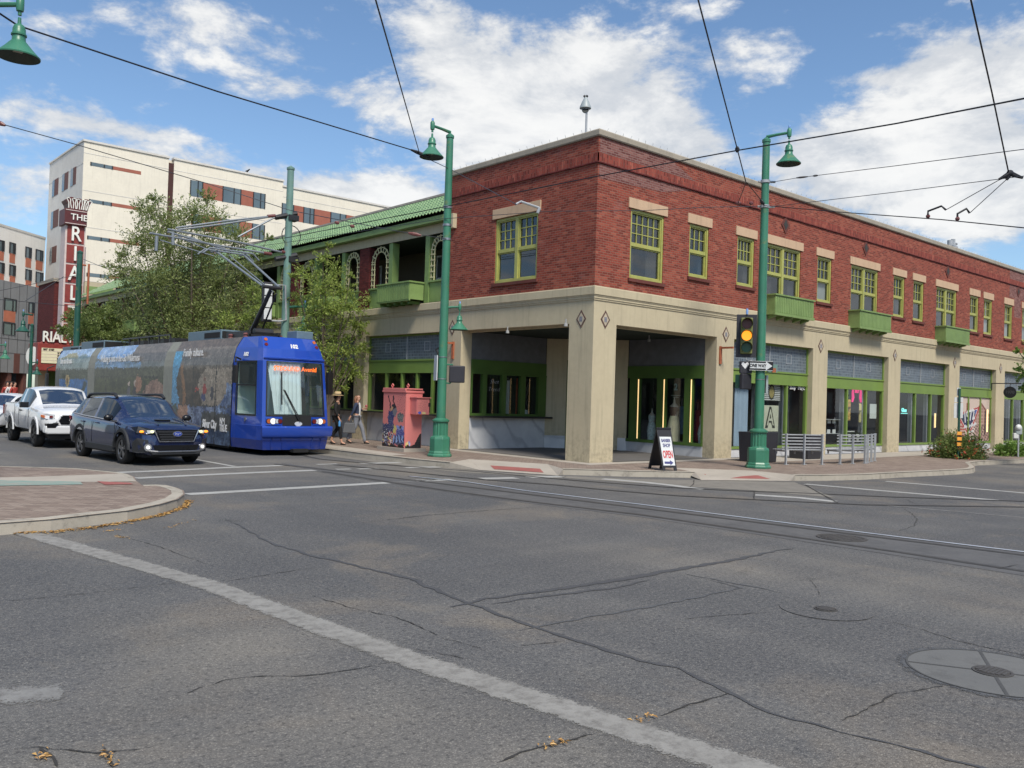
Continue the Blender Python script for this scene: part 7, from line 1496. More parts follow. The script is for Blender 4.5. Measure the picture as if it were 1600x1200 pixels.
# --- white car at the edge of the picture
g = ray(10, 640, 34); WC = thing('white_car', 'white car at the left edge, partly behind the pickup', 'car', (g[0], g[1], 0), math.pi-.64, 'cars waiting beside the streetcar')
st = [(-2.4, .6, .4, .85, .9, .5), (-2.3, .8, .32, .98, 1.02, .55), (-1.7, .9, .25, .98, 1.14, .55), (-1.0, .91, .22, .96, 1.42, .56), (-.2, .915, .22, .94, 1.47, .58), (.25, .915, .22, .93, 1.43, .57), (.5, .915, .22, .92, 1.35, .56), (1.15, .91, .22, .91, 1.02, .58), (1.3, .905, .22, .9, .98, .6), (1.9, .88, .24, .84, .92, .58), (2.2, .80, .25, .74, .82, .52), (2.33, .66, .28, .66, .74, .5), (2.37, .58, .3, .6, .68, .45)]
car_body(WC, st, -2.4, 2.37, 66, (1.38, -1.38), .33, 'paint_white', [(-1.3, -.4), (-.3, .7)], (.42, 1.16), (-1.7, -1.0))
for y in (1.38, -1.38):
    for x in (-.78, .78): wheel(WC, x, y, .33, .21, 5, 'rim_grey')
arches(WC, (1.38, -1.38), .33, .905, 'paint_white', .06, .012)
for k in range(3): fprism(WC, 'grille_bar', [(-.5, .70-.07*k), (.5, .70-.07*k), (.5, .67-.07*k), (-.5, .67-.07*k)], 2.3, 2.40, 'rim_grey', sym=False)
fprism(WC, 'lower_intake', [(-.6, .42), (.6, .42), (.6, .30), (-.6, .30)], 2.25, 2.40, 'car_black', sym=False); slab(WC, 'headlight', [(.56, 2.35, .72), (.58, 2.36, .62), (.80, 2.2, .66), (.86, 2.0, .8)], .02, 'lamp_clear')
b = MB(); b.quad([(-.78, 1.05, .9), (.78, 1.05, .9), (.78, -2, .9), (-.78, -2, .9)]); b.build('cabin', 'cabin', WC, fix=False)
# ------------------------------------------------------------------ people
paint('skin', srgb(196, 146, 118), .55, .06, 6); paint('cloth_black', srgb(24, 24, 26), .85, .15, 8); paint('cloth_navy', srgb(44, 56, 84), .8, .12, 8); paint('cloth_grey', srgb(128, 132, 142), .85, .1, 8); paint('cloth_white', srgb(205, 205, 205), .85, .1, 8); paint('hair_brown', srgb(128, 84, 54), .6, .25, 14); paint('hair_dark', srgb(34, 26, 24), .6, .2, 14); paint('straw', srgb(196, 168, 118), .8, .15, 20); paint('bottle_blue', srgb(70, 150, 214), .35, .05); paint('tote_grey', srgb(96, 98, 102), .85, .1, 8); paint('cloth_red', srgb(170, 52, 44), .85, .1, 8); paint('shoe_black', srgb(20, 20, 22), .5, .1); paint('cup_red', srgb(186, 70, 84), .4, .05); paint('eye_dark', srgb(30, 24, 22), .4, .1)
def skin_mesh(name, V, E, mat, parent, root=0, sub=2):
    """V: name -> (x, y, z, radius[, radius2]); E: pairs"""
    keys = list(V); ix = {k: i for i, k in enumerate(keys)}; me = bpy.data.meshes.new(name)
    me.from_pydata([V[k][:3] for k in keys], [(ix[a], ix[b]) for a, b in E], []); me.materials.append(MATS[mat])
    ob = bpy.data.objects.new(name, me); COL.objects.link(ob); ob.parent = parent
    md = ob.modifiers.new('skin', 'SKIN'); md.use_smooth_shade = True; md.branch_smoothing = .4
    lay = me.skin_vertices[0] if me.skin_vertices else None
    if lay is None:
        bm = bmesh.new(); bm.from_mesh(me); bm.verts.layers.skin.verify(); bm.to_mesh(me); bm.free(); lay = me.skin_vertices[0]
    for k in keys: r = V[k][3:]; lay.data[ix[k]].radius = (r[0], r[-1]); lay.data[ix[k]].use_root = (k == keys[root])
    s = ob.modifiers.new('sub', 'SUBSURF'); s.levels = s.render_levels = sub; return ob
def person(label, loc, rot, fl, fr, al, ar, top, pants, group, tuck=.0, hair=None, hat=None, open_shirt=None, bare_ankle=True, h=1.0, turn=0.0):
    """fl, fr: foot (y, z) left and right; al, ar: (elbow xyz, wrist xyz) per side. x right, y forward"""
    t = thing('person', label, 'person', loc, rot, group); t.scale = (h, h, h); HZ = .92
    def knee(f): return (f[0]*.42+.07+.1*max(0, -f[0]), HZ*.54+f[1]*.6)
    V = {'pelvis': (0, 0, .95, .125, .10), 'waist': (0, .005, 1.10, .105, .085), 'chest': (0, .01, 1.29, .125, .09), 'neckb': (0, .0, 1.42, .06), 'neck': (0, .01, 1.47, .048), 'head0': (0, .025, 1.53, .068, .075), 'head1': (0, .02, 1.60, .078, .088), 'head2': (0, .012, 1.665, .058, .066)}
    E = [('pelvis', 'waist'), ('waist', 'chest'), ('chest', 'neckb'), ('neckb', 'neck'), ('neck', 'head0'), ('head0', 'head1'), ('head1', 'head2')]
    c, s = math.cos(turn), math.sin(turn)
    nx, ny = .105*s, .105*c; V['nose'] = (nx*1.0, ny+.02, 1.575, .014); E.append(('head1', 'nose')); V['chin'] = (nx*.75, ny*.75+.015, 1.515, .03); E.append(('head0', 'chin'))
    for sd, f in ((-1, fl), (1, fr)):
        n = 'LR'[(sd+1)//2]; kn = knee(f); V['hip'+n] = (sd*.085, 0, .90, .09); V['knee'+n] = (sd*.09, kn[0], kn[1], .058); V['calf'+n] = (sd*.09, (kn[0]+f[0])/2-.02, (kn[1]+f[1]+.08)/2+.05, .052); V['ank'+n] = (sd*.09, f[0], f[1]+.08, .036); V['toe'+n] = (sd*.10, f[0]+.14, f[1]+.03 if f[0] > -.1 else max(.02, f[1]-.05), .032, .025)
        E += [('pelvis', 'hip'+n), ('hip'+n, 'knee'+n), ('knee'+n, 'calf'+n), ('calf'+n, 'ank'+n), ('ank'+n, 'toe'+n)]
        a = al if sd < 0 else ar; V['sho'+n] = (sd*.165, 0, 1.375, .052); V['elb'+n] = (*a[0], .038); V['wri'+n] = (*a[1], .026); d = np.array(a[1])-np.array(a[0]); d /= np.linalg.norm(d); p = np.array(a[1])+d*.075; V['palm'+n] = (*p, .034, .02)
        E += [('chest', 'sho'+n), ('sho'+n, 'elb'+n), ('elb'+n, 'wri'+n), ('wri'+n, 'palm'+n)]
        q = np.cross(d, (1, 0, 0)); q /= np.linalg.norm(q)
        for i, ln in enumerate((.062, .072, .068, .052)):
            e = p+d*.028+q*(.012*(i-1.5)*1.6); m = e+d*ln*.5+np.array([-sd*.012, 0, 0]); V[f'f{i}a{n}'] = (*m, .0085); V[f'f{i}b{n}'] = (*(m+d*ln*.45+np.array([-sd*.02, 0, 0])), .0075); E += [('palm'+n, f'f{i}a{n}'), (f'f{i}a{n}', f'f{i}b{n}')]
        th = np.array(a[1])+d*.03+q*.03+np.array([-sd*.012, 0, 0]); V['th'+n] = (*th, .010); V['tb'+n] = (*(th+d*.04+q*.012), .0085); E += [('wri'+n, 'th'+n), ('th'+n, 'tb'+n)]
    skin_mesh('body', V, E, 'skin', t)
    def sub(keys, grow, extra=(), edges=None):
        v = {k: (*V[k][:3], *[r+grow for r in V[k][3:]]) for k in keys}; e = [x for x in E if x[0] in v and x[1] in v]; return v, e
    v, e = sub(['pelvis', 'waist', 'chest', 'shoL', 'shoR', 'elbL', 'elbR', 'neckb'], .018)
    for n, a in (('L', al), ('R', ar)):
        w = np.array(a[0])+(np.array(a[1])-np.array(a[0]))*.86; v['cuff'+n] = (*w, .036); e.append(('elb'+n, 'cuff'+n))
    v['neckb'] = (0, 0, 1.425, .068); v['pelvis'] = (0, 0, .95+tuck, .145, .12); skin_mesh('top', v, e, top, t)
    v, e = sub(['pelvis', 'hipL', 'hipR', 'kneeL', 'kneeR', 'calfL', 'calfR'], .02); v['pelvis'] = (0, 0, .97, .135, .108)
    for n, f in (('L', fl), ('R', fr)):
        k_ = V['calf'+n]; an = V['ank'+n]; q = np.array(an[:3]) if not bare_ankle else np.array(k_[:3])*.35+np.array(an[:3])*.65; q = q+np.array([0, 0, -.03 if not bare_ankle else 0]); v['hem'+n] = (*q, .066 if not bare_ankle else .048); v['knee'+n] = (*V['knee'+n][:3], .072); v['calf'+n] = (*k_[:3], .068 if not bare_ankle else .06); e.append(('calf'+n, 'hem'+n))
    skin_mesh('trousers', v, e, pants, t)
    for n, f in (('L', fl), ('R', fr)):
        an, to = V['ank'+n], V['toe'+n]; skin_mesh('shoe', {'a': (an[0], an[1]-.05, max(.025, an[2]-.055), .032), 'b': ((an[0]+to[0])/2, (an[1]+to[1])/2, max(.03, (an[2]+to[2])/2-.03), .036), 'c': (to[0], to[1]+.01, max(.022, to[2]-.008), .034, .022)}, [('a', 'b'), ('b', 'c')], 'shoe_black', t, sub=1)
    b = MB()
    for sd in (-1, 1): b.ball((nx*.83+sd*.032*c, .02+ny*.83-sd*.032*s, 1.603), .009, 8)
    b.build('eyes', 'eye_dark', t); b = MB(); b.ball((nx*.9, .02+ny*.85, 1.535), (.022, .012, .006), 8); b.build('mouth', 'cup_red', t)
    if hair == 'long':
        hv = {'t': (0, .0, 1.665, .085), 'm': (-nx*.25, -.02-ny*.25, 1.60, .10, .092), 'l': (-.062*c-nx*.3, -.035-ny*.15, 1.48, .06), 'l2': (-.075*c-nx*.2, -.03, 1.37, .045), 'r': (.062*c-nx*.3, -.035-ny*.15, 1.48, .06), 'r2': (.075*c-nx*.2, -.03, 1.37, .045), 'b': (-nx*.5, -.07-ny*.2, 1.47, .065)}
        skin_mesh('hair', hv, [('m', 't'), ('m', 'l'), ('l', 'l2'), ('m', 'r'), ('r', 'r2'), ('m', 'b')], 'hair_brown', t)
    else:
        skin_mesh('hair', {'m': (-nx*.3, -.025-ny*.2, 1.61, .088, .085), 't': (0, 0, 1.67, .078), 'b': (-nx*.6, -.06-ny*.4, 1.53, .05)}, [('m', 't'), ('m', 'b')], 'hair_dark', t)
    if hat:
        b = MB(); b.lathe([(.19, 1.635), (.195, 1.645), (.115, 1.665), (.105, 1.745), (.085, 1.775), (.03, 1.765), (.001, 1.76)], (0, .0, 0), 24, sx=.92, sy=1.05); H_ = b.build('hat', 'straw', t, smooth=50); b = MB(); b.lathe([(.118, 1.664), (.114, 1.695)], (0, 0, 0), 24, sx=.92, sy=1.05, cap=False); b.build('hat_band', 'cloth_black', H_, fix=False)
    if open_shirt:
        b = MB(); b.lathe([(.085, .95), (.09, 1.1), (.10, 1.3), (.06, 1.41)], (0, .055, 0), 14, sx=.72, sy=.82); b.build('shirt_front', open_shirt, t, smooth=60)
    return t
gA, gB = G(525, 694.5, .15), G(556, 693, .15)
rzA, rzB = -2.42, -2.30     # they walk to the right along the shop windows
AA = (((-.21, -.06, 1.12), (-.21, -.14, .88)), ((.22, .02, 1.12), (.225, .14, .90)))
AB = (((-.21, -.02, 1.12), (-.17, .19, 1.20)), ((.22, -.07, 1.13), (.23, -.17, .92)))
person('woman in black with a straw hat, walking past the shop windows', (gA[0], gA[1], .15), rzA, (-.20, .05), (.22, .0), *AA, 'cloth_black', 'cloth_black', 'women walking on the pavement', hat=True, h=1.0, turn=.25)
person('woman with long brown hair in a navy jacket and grey trousers, behind the pink cabinet', (gB[0], gB[1], .15), rzB, (.30, .0), (-.28, .08), *AB, 'cloth_navy', 'cloth_grey', 'women walking on the pavement', hair='long', open_shirt='cloth_white', bare_ankle=False, h=1.0, turn=.1)
def held(name, label, cat, fn, g, rz, w, dz=0.0, dy=0.0):
    c, s = math.cos(rz), math.sin(rz); x, y, z = w[0], w[1]+dy, w[2]+dz; t = thing(name, label, cat, (g[0]+x*c-y*s, g[1]+x*s+y*c, .15+z), rz); fn(t); return t
def f(t): b = MB(); b.lathe([(.001, 0), (.036, .0), (.038, .14), (.02, .18), (.02, .21), (.001, .21)], n=14); b.build('bottle', 'bottle_blue', t, smooth=40)
held('water_bottle', 'bright blue bottle in the hand of the woman in black', 'bottle', f, gA, rzA, AA[1][1], -.28, .03)
def f(t):
    b = MB(); b.add([(-.06, -.22, .0), (.06, -.22, 0), (.06, .22, 0), (-.06, .22, 0), (-.03, -.18, .36), (.03, -.18, .36), (.03, .18, .36), (-.03, .18, .36)], [(0, 1, 2, 3), (4, 5, 6, 7), (0, 1, 5, 4), (1, 2, 6, 5), (2, 3, 7, 6), (3, 0, 4, 7)]); b.build('bag_body', 'tote_grey', t, bevel=.03); b = MB(); b.tube([(0, -.12, .34), (0, -.05, .50), (0, .05, .50), (0, .12, .34)], .012, 6); b.build('strap', 'tote_grey', t)
held('tote_bag', 'grey tote bag swinging behind the woman in the navy jacket', 'bag', f, gB, rzB, AB[1][1], -.56, -.03)
def f(t): b = MB(); b.lathe([(.03, 0), (.042, .13), (.044, .135), (.03, .16), (.001, .16)], n=14); b.build('cup', 'cup_red', t, smooth=40)
held('drink_cup', 'red cup raised in the hand of the woman with long hair', 'cup', f, gB, rzB, AB[0][1], -.02, .10)
for i, (px, lab, m) in enumerate(((10, 'person in red far away at the left edge, nearest the frame', 'cloth_red'), (15.5, 'person in red and white far away, between the other two', 'cloth_white'), (21, 'person in red far away at the left, nearest the slim lamp post', 'cloth_red'))):
    g = ray(px, 640, 52); person(lab, (g[0], g[1], .1), math.pi+.3*i, (.1, 0), (-.1, .02), ((-.22, -.03, 1.12), (-.22, .05, .88)), ((.23, -.05, 1.13), (.235, .02, .90)), m, 'cloth_black', 'people standing far up the street', h=1.08)
# ------------------------------------------------------------------ trees, shrubs
def leaves_mesh(name, P, D, size, mat, parent, asp=.42, seed=1):
    """P leaf centres, D leaf directions; one pointed face per leaf"""
    r = np.random.default_rng(seed); n = len(P); s = size*r.uniform(.6, 1.35, (n, 1)); D = D/np.linalg.norm(D, axis=1, keepdims=True)
    W = r.normal(0, 1, (n, 3)); W -= D*np.sum(W*D, 1, keepdims=True); W /= np.linalg.norm(W, axis=1, keepdims=True); N = np.cross(D, W)
    V = np.stack([P-D*s*.5, P+W*s*asp*.5+N*s*.06, P+D*s*.55, P-W*s*asp*.5+N*s*.06], 1).reshape(-1, 3)
    me = bpy.data.meshes.new(name); me.vertices.add(n*4); me.vertices.foreach_set('co', V.ravel()); me.loops.add(n*4); me.loops.foreach_set('vertex_index', np.arange(n*4)); me.polygons.add(n); me.polygons.foreach_set('loop_start', np.arange(n)*4); me.polygons.foreach_set('loop_total', np.full(n, 4)); me.update(calc_edges=True); me.validate()
    me.materials.append(MATS[mat]); ob = bpy.data.objects.new(name, me); COL.objects.link(ob); ob.parent = parent; return ob
def tree(name, label, base, clumps, nper, leaf, size, seed, twig=1.0, group='trees along the left pavement', trunk_r=.14, spread=.62, droop=0.0, fork=.35, asp=.42, twl=.55):
    """clumps: list of (x, y, z, radius) in world space"""
    r = np.random.default_rng(seed); base = np.array(base, float); t = thing(name, label, 'tree', base, 0, group); C = np.array(clumps, float); C[:, :3] -= base
    top = C[:, 2].max(); b = MB(); fk = np.array([C[:, 0].mean()*.25, C[:, 1].mean()*.25, max(.8, C[:, 2].min()*fork+.6)]); b.tube([(0, 0, -.05), (fk[0]*.4+.03, fk[1]*.4, fk[2]*.5), tuple(fk)], [trunk_r, trunk_r*.8, trunk_r*.7], 9); b.build('trunk', 'bark', t, smooth=60)
    b = MB(); P = []; D = []
    for x, y, z, R in C:
        e = np.array([x, y, z]); m = fk+(e-fk)*.5+r.normal(0, .12, 3)+np.array([0, 0, -.1*abs(x)]); b.tube([tuple(fk*.9), tuple(m), tuple(e)], [trunk_r*.42, trunk_r*.22, .012], 6)
        n = int(nper*(R/.6)**2); nt = max(8, n//16)
        dirs = r.normal(0, 1, (nt, 3)); dirs /= np.linalg.norm(dirs, axis=1, keepdims=True); dirs[:, 2] = dirs[:, 2]*.85+.12-droop; st = e+dirs*R*r.uniform(.0, spread, (nt, 1)); ln = R*r.uniform(.3, .3+twl*twig, nt)
        for k in range(nt):
            dd = dirs[k]+r.normal(0, .3, 3); dd /= np.linalg.norm(dd); q = r.uniform(0, 1, 16); p = st[k]+np.outer(q, dd*ln[k])+r.normal(0, .045*R+.01, (16, 3)); p[:, 2] -= droop*q*q*ln[k]; P.append(p); D.append(dd+r.normal(0, .7, (16, 3)))
            if k % 4 == 0: b.tube([tuple(st[k]), tuple(st[k]+dd*ln[k])], .006, 3, cap=False)
    b.build('limbs', 'bark', t, fix=False); leaves_mesh('crown', np.concatenate(P), np.concatenate(D), size, leaf, t, asp, seed); return t
def cl(lst, d, jit, seed):
    r = np.random.default_rng(seed); out = []
    for x, y, R in lst: p = ray(x, y, d+r.uniform(-jit, jit)); out.append((*p, R*d/FPX))
    return out
# big loose tree in front of the tiled wing
big = [(230, 330, 30), (262, 350, 40), (300, 340, 36), (335, 350, 34), (220, 375, 36), (265, 395, 50), (320, 395, 48), (365, 375, 34), (196, 425, 36), (240, 440, 48), (290, 440, 56), (340, 440, 50), (380, 425, 34), (215, 480, 42), (262, 490, 52), (312, 490, 54), (360, 485, 46), (230, 520, 40), (290, 525, 50), (350, 525, 45), (196, 400, 14), (390, 460, 30), (400, 400, 16), (418, 372, 12), (325, 312, 20), (245, 312, 18)]
tree('street_tree', 'tall loose olive green tree rising above the tiled roof', (*ray(300, 640, 38)[:2], .15), cl(big, 38.5, 1.7, 1), 560, 'leaf_olive', .12, 21, 1.0, trunk_r=.2, asp=.36)
tw = [(405, 480, 26), (380, 500, 24), (350, 505, 24), (420, 510, 20), (395, 455, 18)]
tree('street_tree', 'small bright green tree between the pale pole and the big olive tree', (*ray(392, 640, 35)[:2], .15), cl(tw, 35, .7, 3), 620, 'leaf_bright', .095, 5, .9, trunk_r=.07)
br = [(505, 405, 20), (480, 430, 24), (520, 430, 26), (500, 450, 30), (535, 455, 26), (470, 470, 30), (510, 480, 36), (550, 480, 30), (485, 510, 36), (530, 515, 38), (562, 510, 22), (495, 550, 36), (540, 550, 36), (566, 545, 18), (515, 585, 34), (550, 582, 28), (485, 585, 26), (470, 530, 24), (528, 605, 20), (462, 430, 14), (512, 385, 10), (548, 430, 12), (575, 470, 10)]
tree('street_tree', 'bright green leafy tree hanging over the two walking women', (*ray(512, 660, 32)[:2], .15), cl(br, 32.5, .9, 2), 640, 'leaf_bright', .095, 8, .9, trunk_r=.1)
sm = [(120, 500, 26), (150, 495, 30), (180, 505, 28), (135, 520, 30), (165, 528, 34), (200, 525, 26), (110, 520, 20), (95, 515, 12), (175, 480, 16), (205, 495, 16)]
tree('street_tree', 'low round green tree in front of the theatre sign', (*ray(150, 640, 52)[:2], .15), cl(sm, 53, 1.5, 4), 620, 'leaf_shrub', .15, 9, .6, trunk_r=.14)
rt = [(1604, 585, 20), (1625, 560, 40), (1650, 590, 50), (1612, 612, 16), (1660, 530, 60), (1592, 578, 8), (1598, 605, 9), (1590, 548, 7)]
tree('street_tree', 'fresh green twigs entering at the right edge beside the disc sign', (*ray(1690, 640, 31)[:2], .15), cl(rt, 31, .5, 6), 520, 'leaf_fresh', .10, 12, .8, group='trees on the right street', trunk_r=.1)
def shrub(name, label, cat, base, R, h, n, leaf, size, seed, flowers=0, group=None):
    r = np.random.default_rng(seed); t = thing(name, label, cat, base, 0, group); P = []; D = []
    nt = n//14; th = r.uniform(0, 6.283, nt); el = np.arccos(r.uniform(.0, 1, nt)); d = np.stack([np.sin(el)*np.cos(th)*R[0], np.sin(el)*np.sin(th)*R[1], np.cos(el)*h], 1); d *= r.uniform(.72, 1.06, (nt, 1)); lump = 1+.14*np.sin(th*3+seed)*np.cos(el*4+1); d *= lump[:, None]
    b = MB()
    for k in range(nt):
        q = r.uniform(.55, 1.0, 14); p = np.outer(q, d[k])+r.normal(0, .05, (14, 3)); p[:, 2] = np.maximum(p[:, 2], .02); P.append(p); D.append(d[k]+r.normal(0, .5, (14, 3)))
        if k % 6 == 0: b.tube([(0, 0, 0), tuple(d[k]*.9)], .008, 3, cap=False)
    b.build('stems', 'bark', t, fix=False); leaves_mesh('foliage', np.concatenate(P), np.concatenate(D), size, leaf, t, .5, seed)
    if flowers:
        k = r.integers(0, nt, flowers); fp = d[k]*r.uniform(.95, 1.08, (flowers, 1)); P = np.repeat(fp, 7, 0)+r.normal(0, .028, (flowers*7, 3)); leaves_mesh('flowers', P, r.normal(0, 1, P.shape), .045, 'flower_orange', t, .8, seed)
    return t
g1, g2 = G(1472, 716, .15), G(1553, 718, .15); c = (g1+g2)/2
shrub('flowering_bush', 'dark green bush full of orange blossom at the kerb corner', 'bush', (17.0, -3.05, .15), (1.15, 1.1), zat(17, -3, 673)-.15, 8600, 'leaf_shrub', .085, 3, 95)
shrub('shrub', 'low plain light green shrub right of the flowering bush', 'bush', (*unp(1585, 716, 'y', -3.2)[:2], .15), (1.5, .8), .62, 5200, 'leaf_fresh', .09, 4)
# ------------------------------------------------------------------ hotel, grey block, theatre
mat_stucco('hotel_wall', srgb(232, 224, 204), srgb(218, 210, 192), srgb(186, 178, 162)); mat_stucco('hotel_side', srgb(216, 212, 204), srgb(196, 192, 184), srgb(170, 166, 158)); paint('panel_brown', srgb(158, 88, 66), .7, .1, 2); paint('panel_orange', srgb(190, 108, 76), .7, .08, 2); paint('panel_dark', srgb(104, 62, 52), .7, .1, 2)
mat_stucco('grey_panel', srgb(142, 144, 146), srgb(128, 130, 133), srgb(112, 112, 114)); mat_stucco('white_panel', srgb(240, 236, 228), srgb(230, 226, 218), srgb(184, 180, 172)); paint('far_glass', srgb(92, 108, 114), .12, .2, .3, spec=.8); paint('far_glass_green', srgb(108, 128, 124), .15, .2, .3, spec=.8); paint('far_dark', srgb(26, 24, 26), .8, .2, 2); paint('slot_brown', srgb(70, 34, 28), .7, .1)
Hc = ray(132, 220, 74); HX, HY, HZ_ = Hc
HT_ = thing('hotel_building', 'cream six storey hotel with brown panel bands rising behind the tiled wing', 'building', (HX, HY, 0)); LH = (HX, HY, 0)
def hp(x, y): p = unp(x, y, 'y', HY); return p[0], p[2]
def hs(x, y): p = unp(x, y, 'x', HX); return p[1], p[2]
x1, x2, x3, x4 = hp(264, 248)[0], hp(272.5, 248)[0], hp(443, 283)[0], hp(640, 330)[0]; zt = HZ_; zt3 = hp(500, 303)[1]; ye = hs(78, 262)[0]
b = MB(); b.box(HX, x1, HY, ye, 0, zt); b.box(x1, x2, HY+.5, ye, 0, zt-.05); b.box(x2, x3, HY, ye, 0, zt); b.box(x3, x4, HY, ye, 0, zt3)
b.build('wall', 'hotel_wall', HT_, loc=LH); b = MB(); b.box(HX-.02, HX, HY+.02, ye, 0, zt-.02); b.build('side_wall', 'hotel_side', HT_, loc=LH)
b = MB(); b.box(x1, x2, HY+.05, HY+.5, 0, zt-.4); b.build('dark_slot', 'slot_brown', HT_, loc=LH)
b = MB()
for a, c, z in ((HX, x1, zt), (x2, x3, zt), (x3, x4, zt3)): b.box(a-.08, c+.05, HY-.1, HY+.5, z-.03, z+.14); b.box(a, c, HY-.015, HY, z-1.02, z-.97); b.box(a, c, HY-.015, HY, z-4.2, z-4.15); b.box(a, c, HY-.015, HY, z-7.3, z-7.25); b.box(a, c, HY-.015, HY, z-10.4, z-10.35)
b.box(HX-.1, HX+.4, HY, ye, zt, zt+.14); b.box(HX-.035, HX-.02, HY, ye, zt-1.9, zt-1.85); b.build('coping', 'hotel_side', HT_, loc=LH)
def hwin(xa, xb, ya, yb, glass, panel='panel_brown'):
    """window band given by photo corners at its left top and right top; split into glass and panel stretches"""
    X0, Z0 = hp(xa, ya); X1, _ = hp(xb, ya); Zb = hp(xa, yb)[1]
    f = MB(); f.box(X0, X1, HY-.01, HY+.0, Zb, Z0); W = f.build('window_band', panel, HT_, loc=LH)
    for ga, gb in glass:
        A, B_ = hp(ga, ya)[0], hp(gb, ya)[0]; g = MB(); g.box(A, B_, HY-.02, HY-.012, Zb, Z0); P = g.build('pane', 'far_glass', W, loc=LH); q = MB(); m = A+(B_-A)*.62
        for x in (A, m, B_): q.box(x-.05, x+.05, HY-.045, HY-.021, Zb, Z0)
        q.build('window_frame', 'dark_metal', W, loc=LH)
for k, (xa, xb, ya) in enumerate(((142, 221, 253), (140, 220, 311), (137, 218, 368), (136, 216, 426))): hwin(xa, xb, ya, ya+5.5, [(xa, xa+34)])
hwin(298, 415, 281, 306, [(298, 317), (349, 377), (397, 415)]); hwin(299, 415, 333, 358, [(302, 315), (347, 374), (395, 414)]); hwin(300, 415, 386, 411, [(302, 316), (347, 374), (395, 414)]); hwin(300, 415, 440, 464, [(302, 316), (347, 374), (395, 414)])
hwin(441, 620, 317, 342, [(441, 459), (475, 491), (517.5, 541)]); hwin(441, 620, 369, 394, [(441, 459), (475, 491), (517.5, 541)])
for ya, yb, segs_ in ((283, 308, ((83, 92), (98, 107), (111, 119))), (331, 357, ((81, 92),)), (386, 411, ((79, 89),))):
    z0, z1 = hs(83, yb)[1], hs(83, ya)[1]
    for a, c in segs_:
        A, B_ = hs(a, ya)[0], hs(c, ya)[0]; b = MB(); b.box(HX-.04, HX-.02, min(A, B_), max(A, B_), z0, z1); W = b.build('side_window', 'panel_dark', HT_, loc=LH); b = MB(); b.box(HX-.06, HX-.042, max(A, B_)-.75, max(A, B_), z0, z1); b.build('pane', 'far_glass', W, loc=LH)
# grey and white block further left
P0 = ray(70, 455, 84); rd = ray(922, 603, 50)-ray(922, 603, 1); rd[2] = 0; rd /= np.linalg.norm(rd); wn = np.array([rd[1], -rd[0], 0])
if np.dot(wn, CAM-P0) < 0: wn = -wn
def ws_(x, y): p = unpl(x, y, P0, wn)-P0; return float(np.dot(p, rd)), float(p[2]+P0[2])
def Xw(a, b, c): q = P0+rd*a+wn*b; return (q[0], q[1], c)
GB = thing('apartment_block', 'white upper floors over grey panel floors with orange window strips, far left', 'building', (P0[0], P0[1], 0)); LG = (P0[0], P0[1], 0)
sA, sE = ws_(-60, 440)[0], ws_(70, 451)[0]; zg = ws_(35, 444)[1]; zt = ws_(35, 363)[1]; z1f = ws_(30, 583)[1]
b = MB(Xw); b.box(sA, sE, -12, 0, z1f, zg); b.build('grey_wall', 'grey_panel', GB, loc=LG); b = MB(Xw); b.box(sA, ws_(72, 374)[0], -14, -.06, zg, zt); b.build('white_wall', 'white_panel', GB, loc=LG)
b = MB(Xw); b.box(sA, sE, -9, -2.5, 0, z1f); b.build('shop_recess', 'far_dark', GB, loc=LG); b = MB(Xw)
for x in (16, 40): s = ws_(x, 600)[0]; b.box(s-.25, s+.25, -.8, -.1, 0, z1f)
b.build('ground_pillar', 'panel_dark', GB, loc=LG); b = MB(Xw); b.box(sA, ws_(72, 374)[0], -.4, -.02, zt, zt+.2); b.build('coping', 'hotel_side', GB, loc=LG)
def wnd(x0, x1, ya, yb, mat, back=0.0, nm='pane', fr=True):
    a, zt_ = ws_(x0, ya); c, _ = ws_(x1, ya); zb_ = ws_(x0, yb)[1]; b = MB(Xw); b.box(a, c, back, back+.03, zb_, zt_); o = b.build(nm, mat, GB, loc=LG)
    if fr:
        b = MB(Xw); 
        for q in (a, a+(c-a)*.72, c): b.box(q-.07, q+.07, back+.03, back+.07, zb_, zt_)
        b.box(a, c, back+.03, back+.06, zt_-.08, zt_); b.build('window_frame', 'dark_metal', o, loc=LG)
for x0, x1, dy in ((-2, 7, 0), (16, 24.5, 4), (41, 49.5, 11), (57, 67.5, 15)):
    for y0 in (374, 409): wnd(x0, x1, y0+dy, y0+dy+17, 'far_glass', -.06, 'window'); wnd(x0, x1, y0+dy+17.5, y0+dy+32, 'panel_orange', -.06, 'orange_panel', False)
for x0, x1, y0, y1, m in ((7, 25, 465, 484, 'far_glass_green'), (6, 24, 484.5, 502, 'panel_orange'), (5, 23, 503, 522, 'far_glass_green'), (45, 53, 472, 488, 'far_glass_green'), (44.5, 52.5, 488.5, 506, 'panel_orange'), (44, 52, 507, 525, 'far_glass_green'), (62.5, 67.5, 476, 492, 'far_glass_green'), (62, 67, 492.5, 510, 'panel_orange'), (61.5, 66.5, 511, 528, 'far_glass_green'), (22, 31, 552, 583, 'panel_dark')): wnd(x0, x1, y0, y1, m, 0, 'window' if 'glass' in m else 'orange_panel' if 'orange' in m else 'brown_panel', 'glass' in m)
b = MB(Xw)
for x in (2, 13, 27, 39, 52): s = ws_(x, 540)[0]; b.box(s-.015, s+.015, 0, .012, z1f, zg)
for y in (530, 552): z = ws_(20, y)[1]; b.box(sA, sE, 0, .012, z-.015, z+.015)
b.build('panel_joints', 'dark_metal', GB, loc=LG)
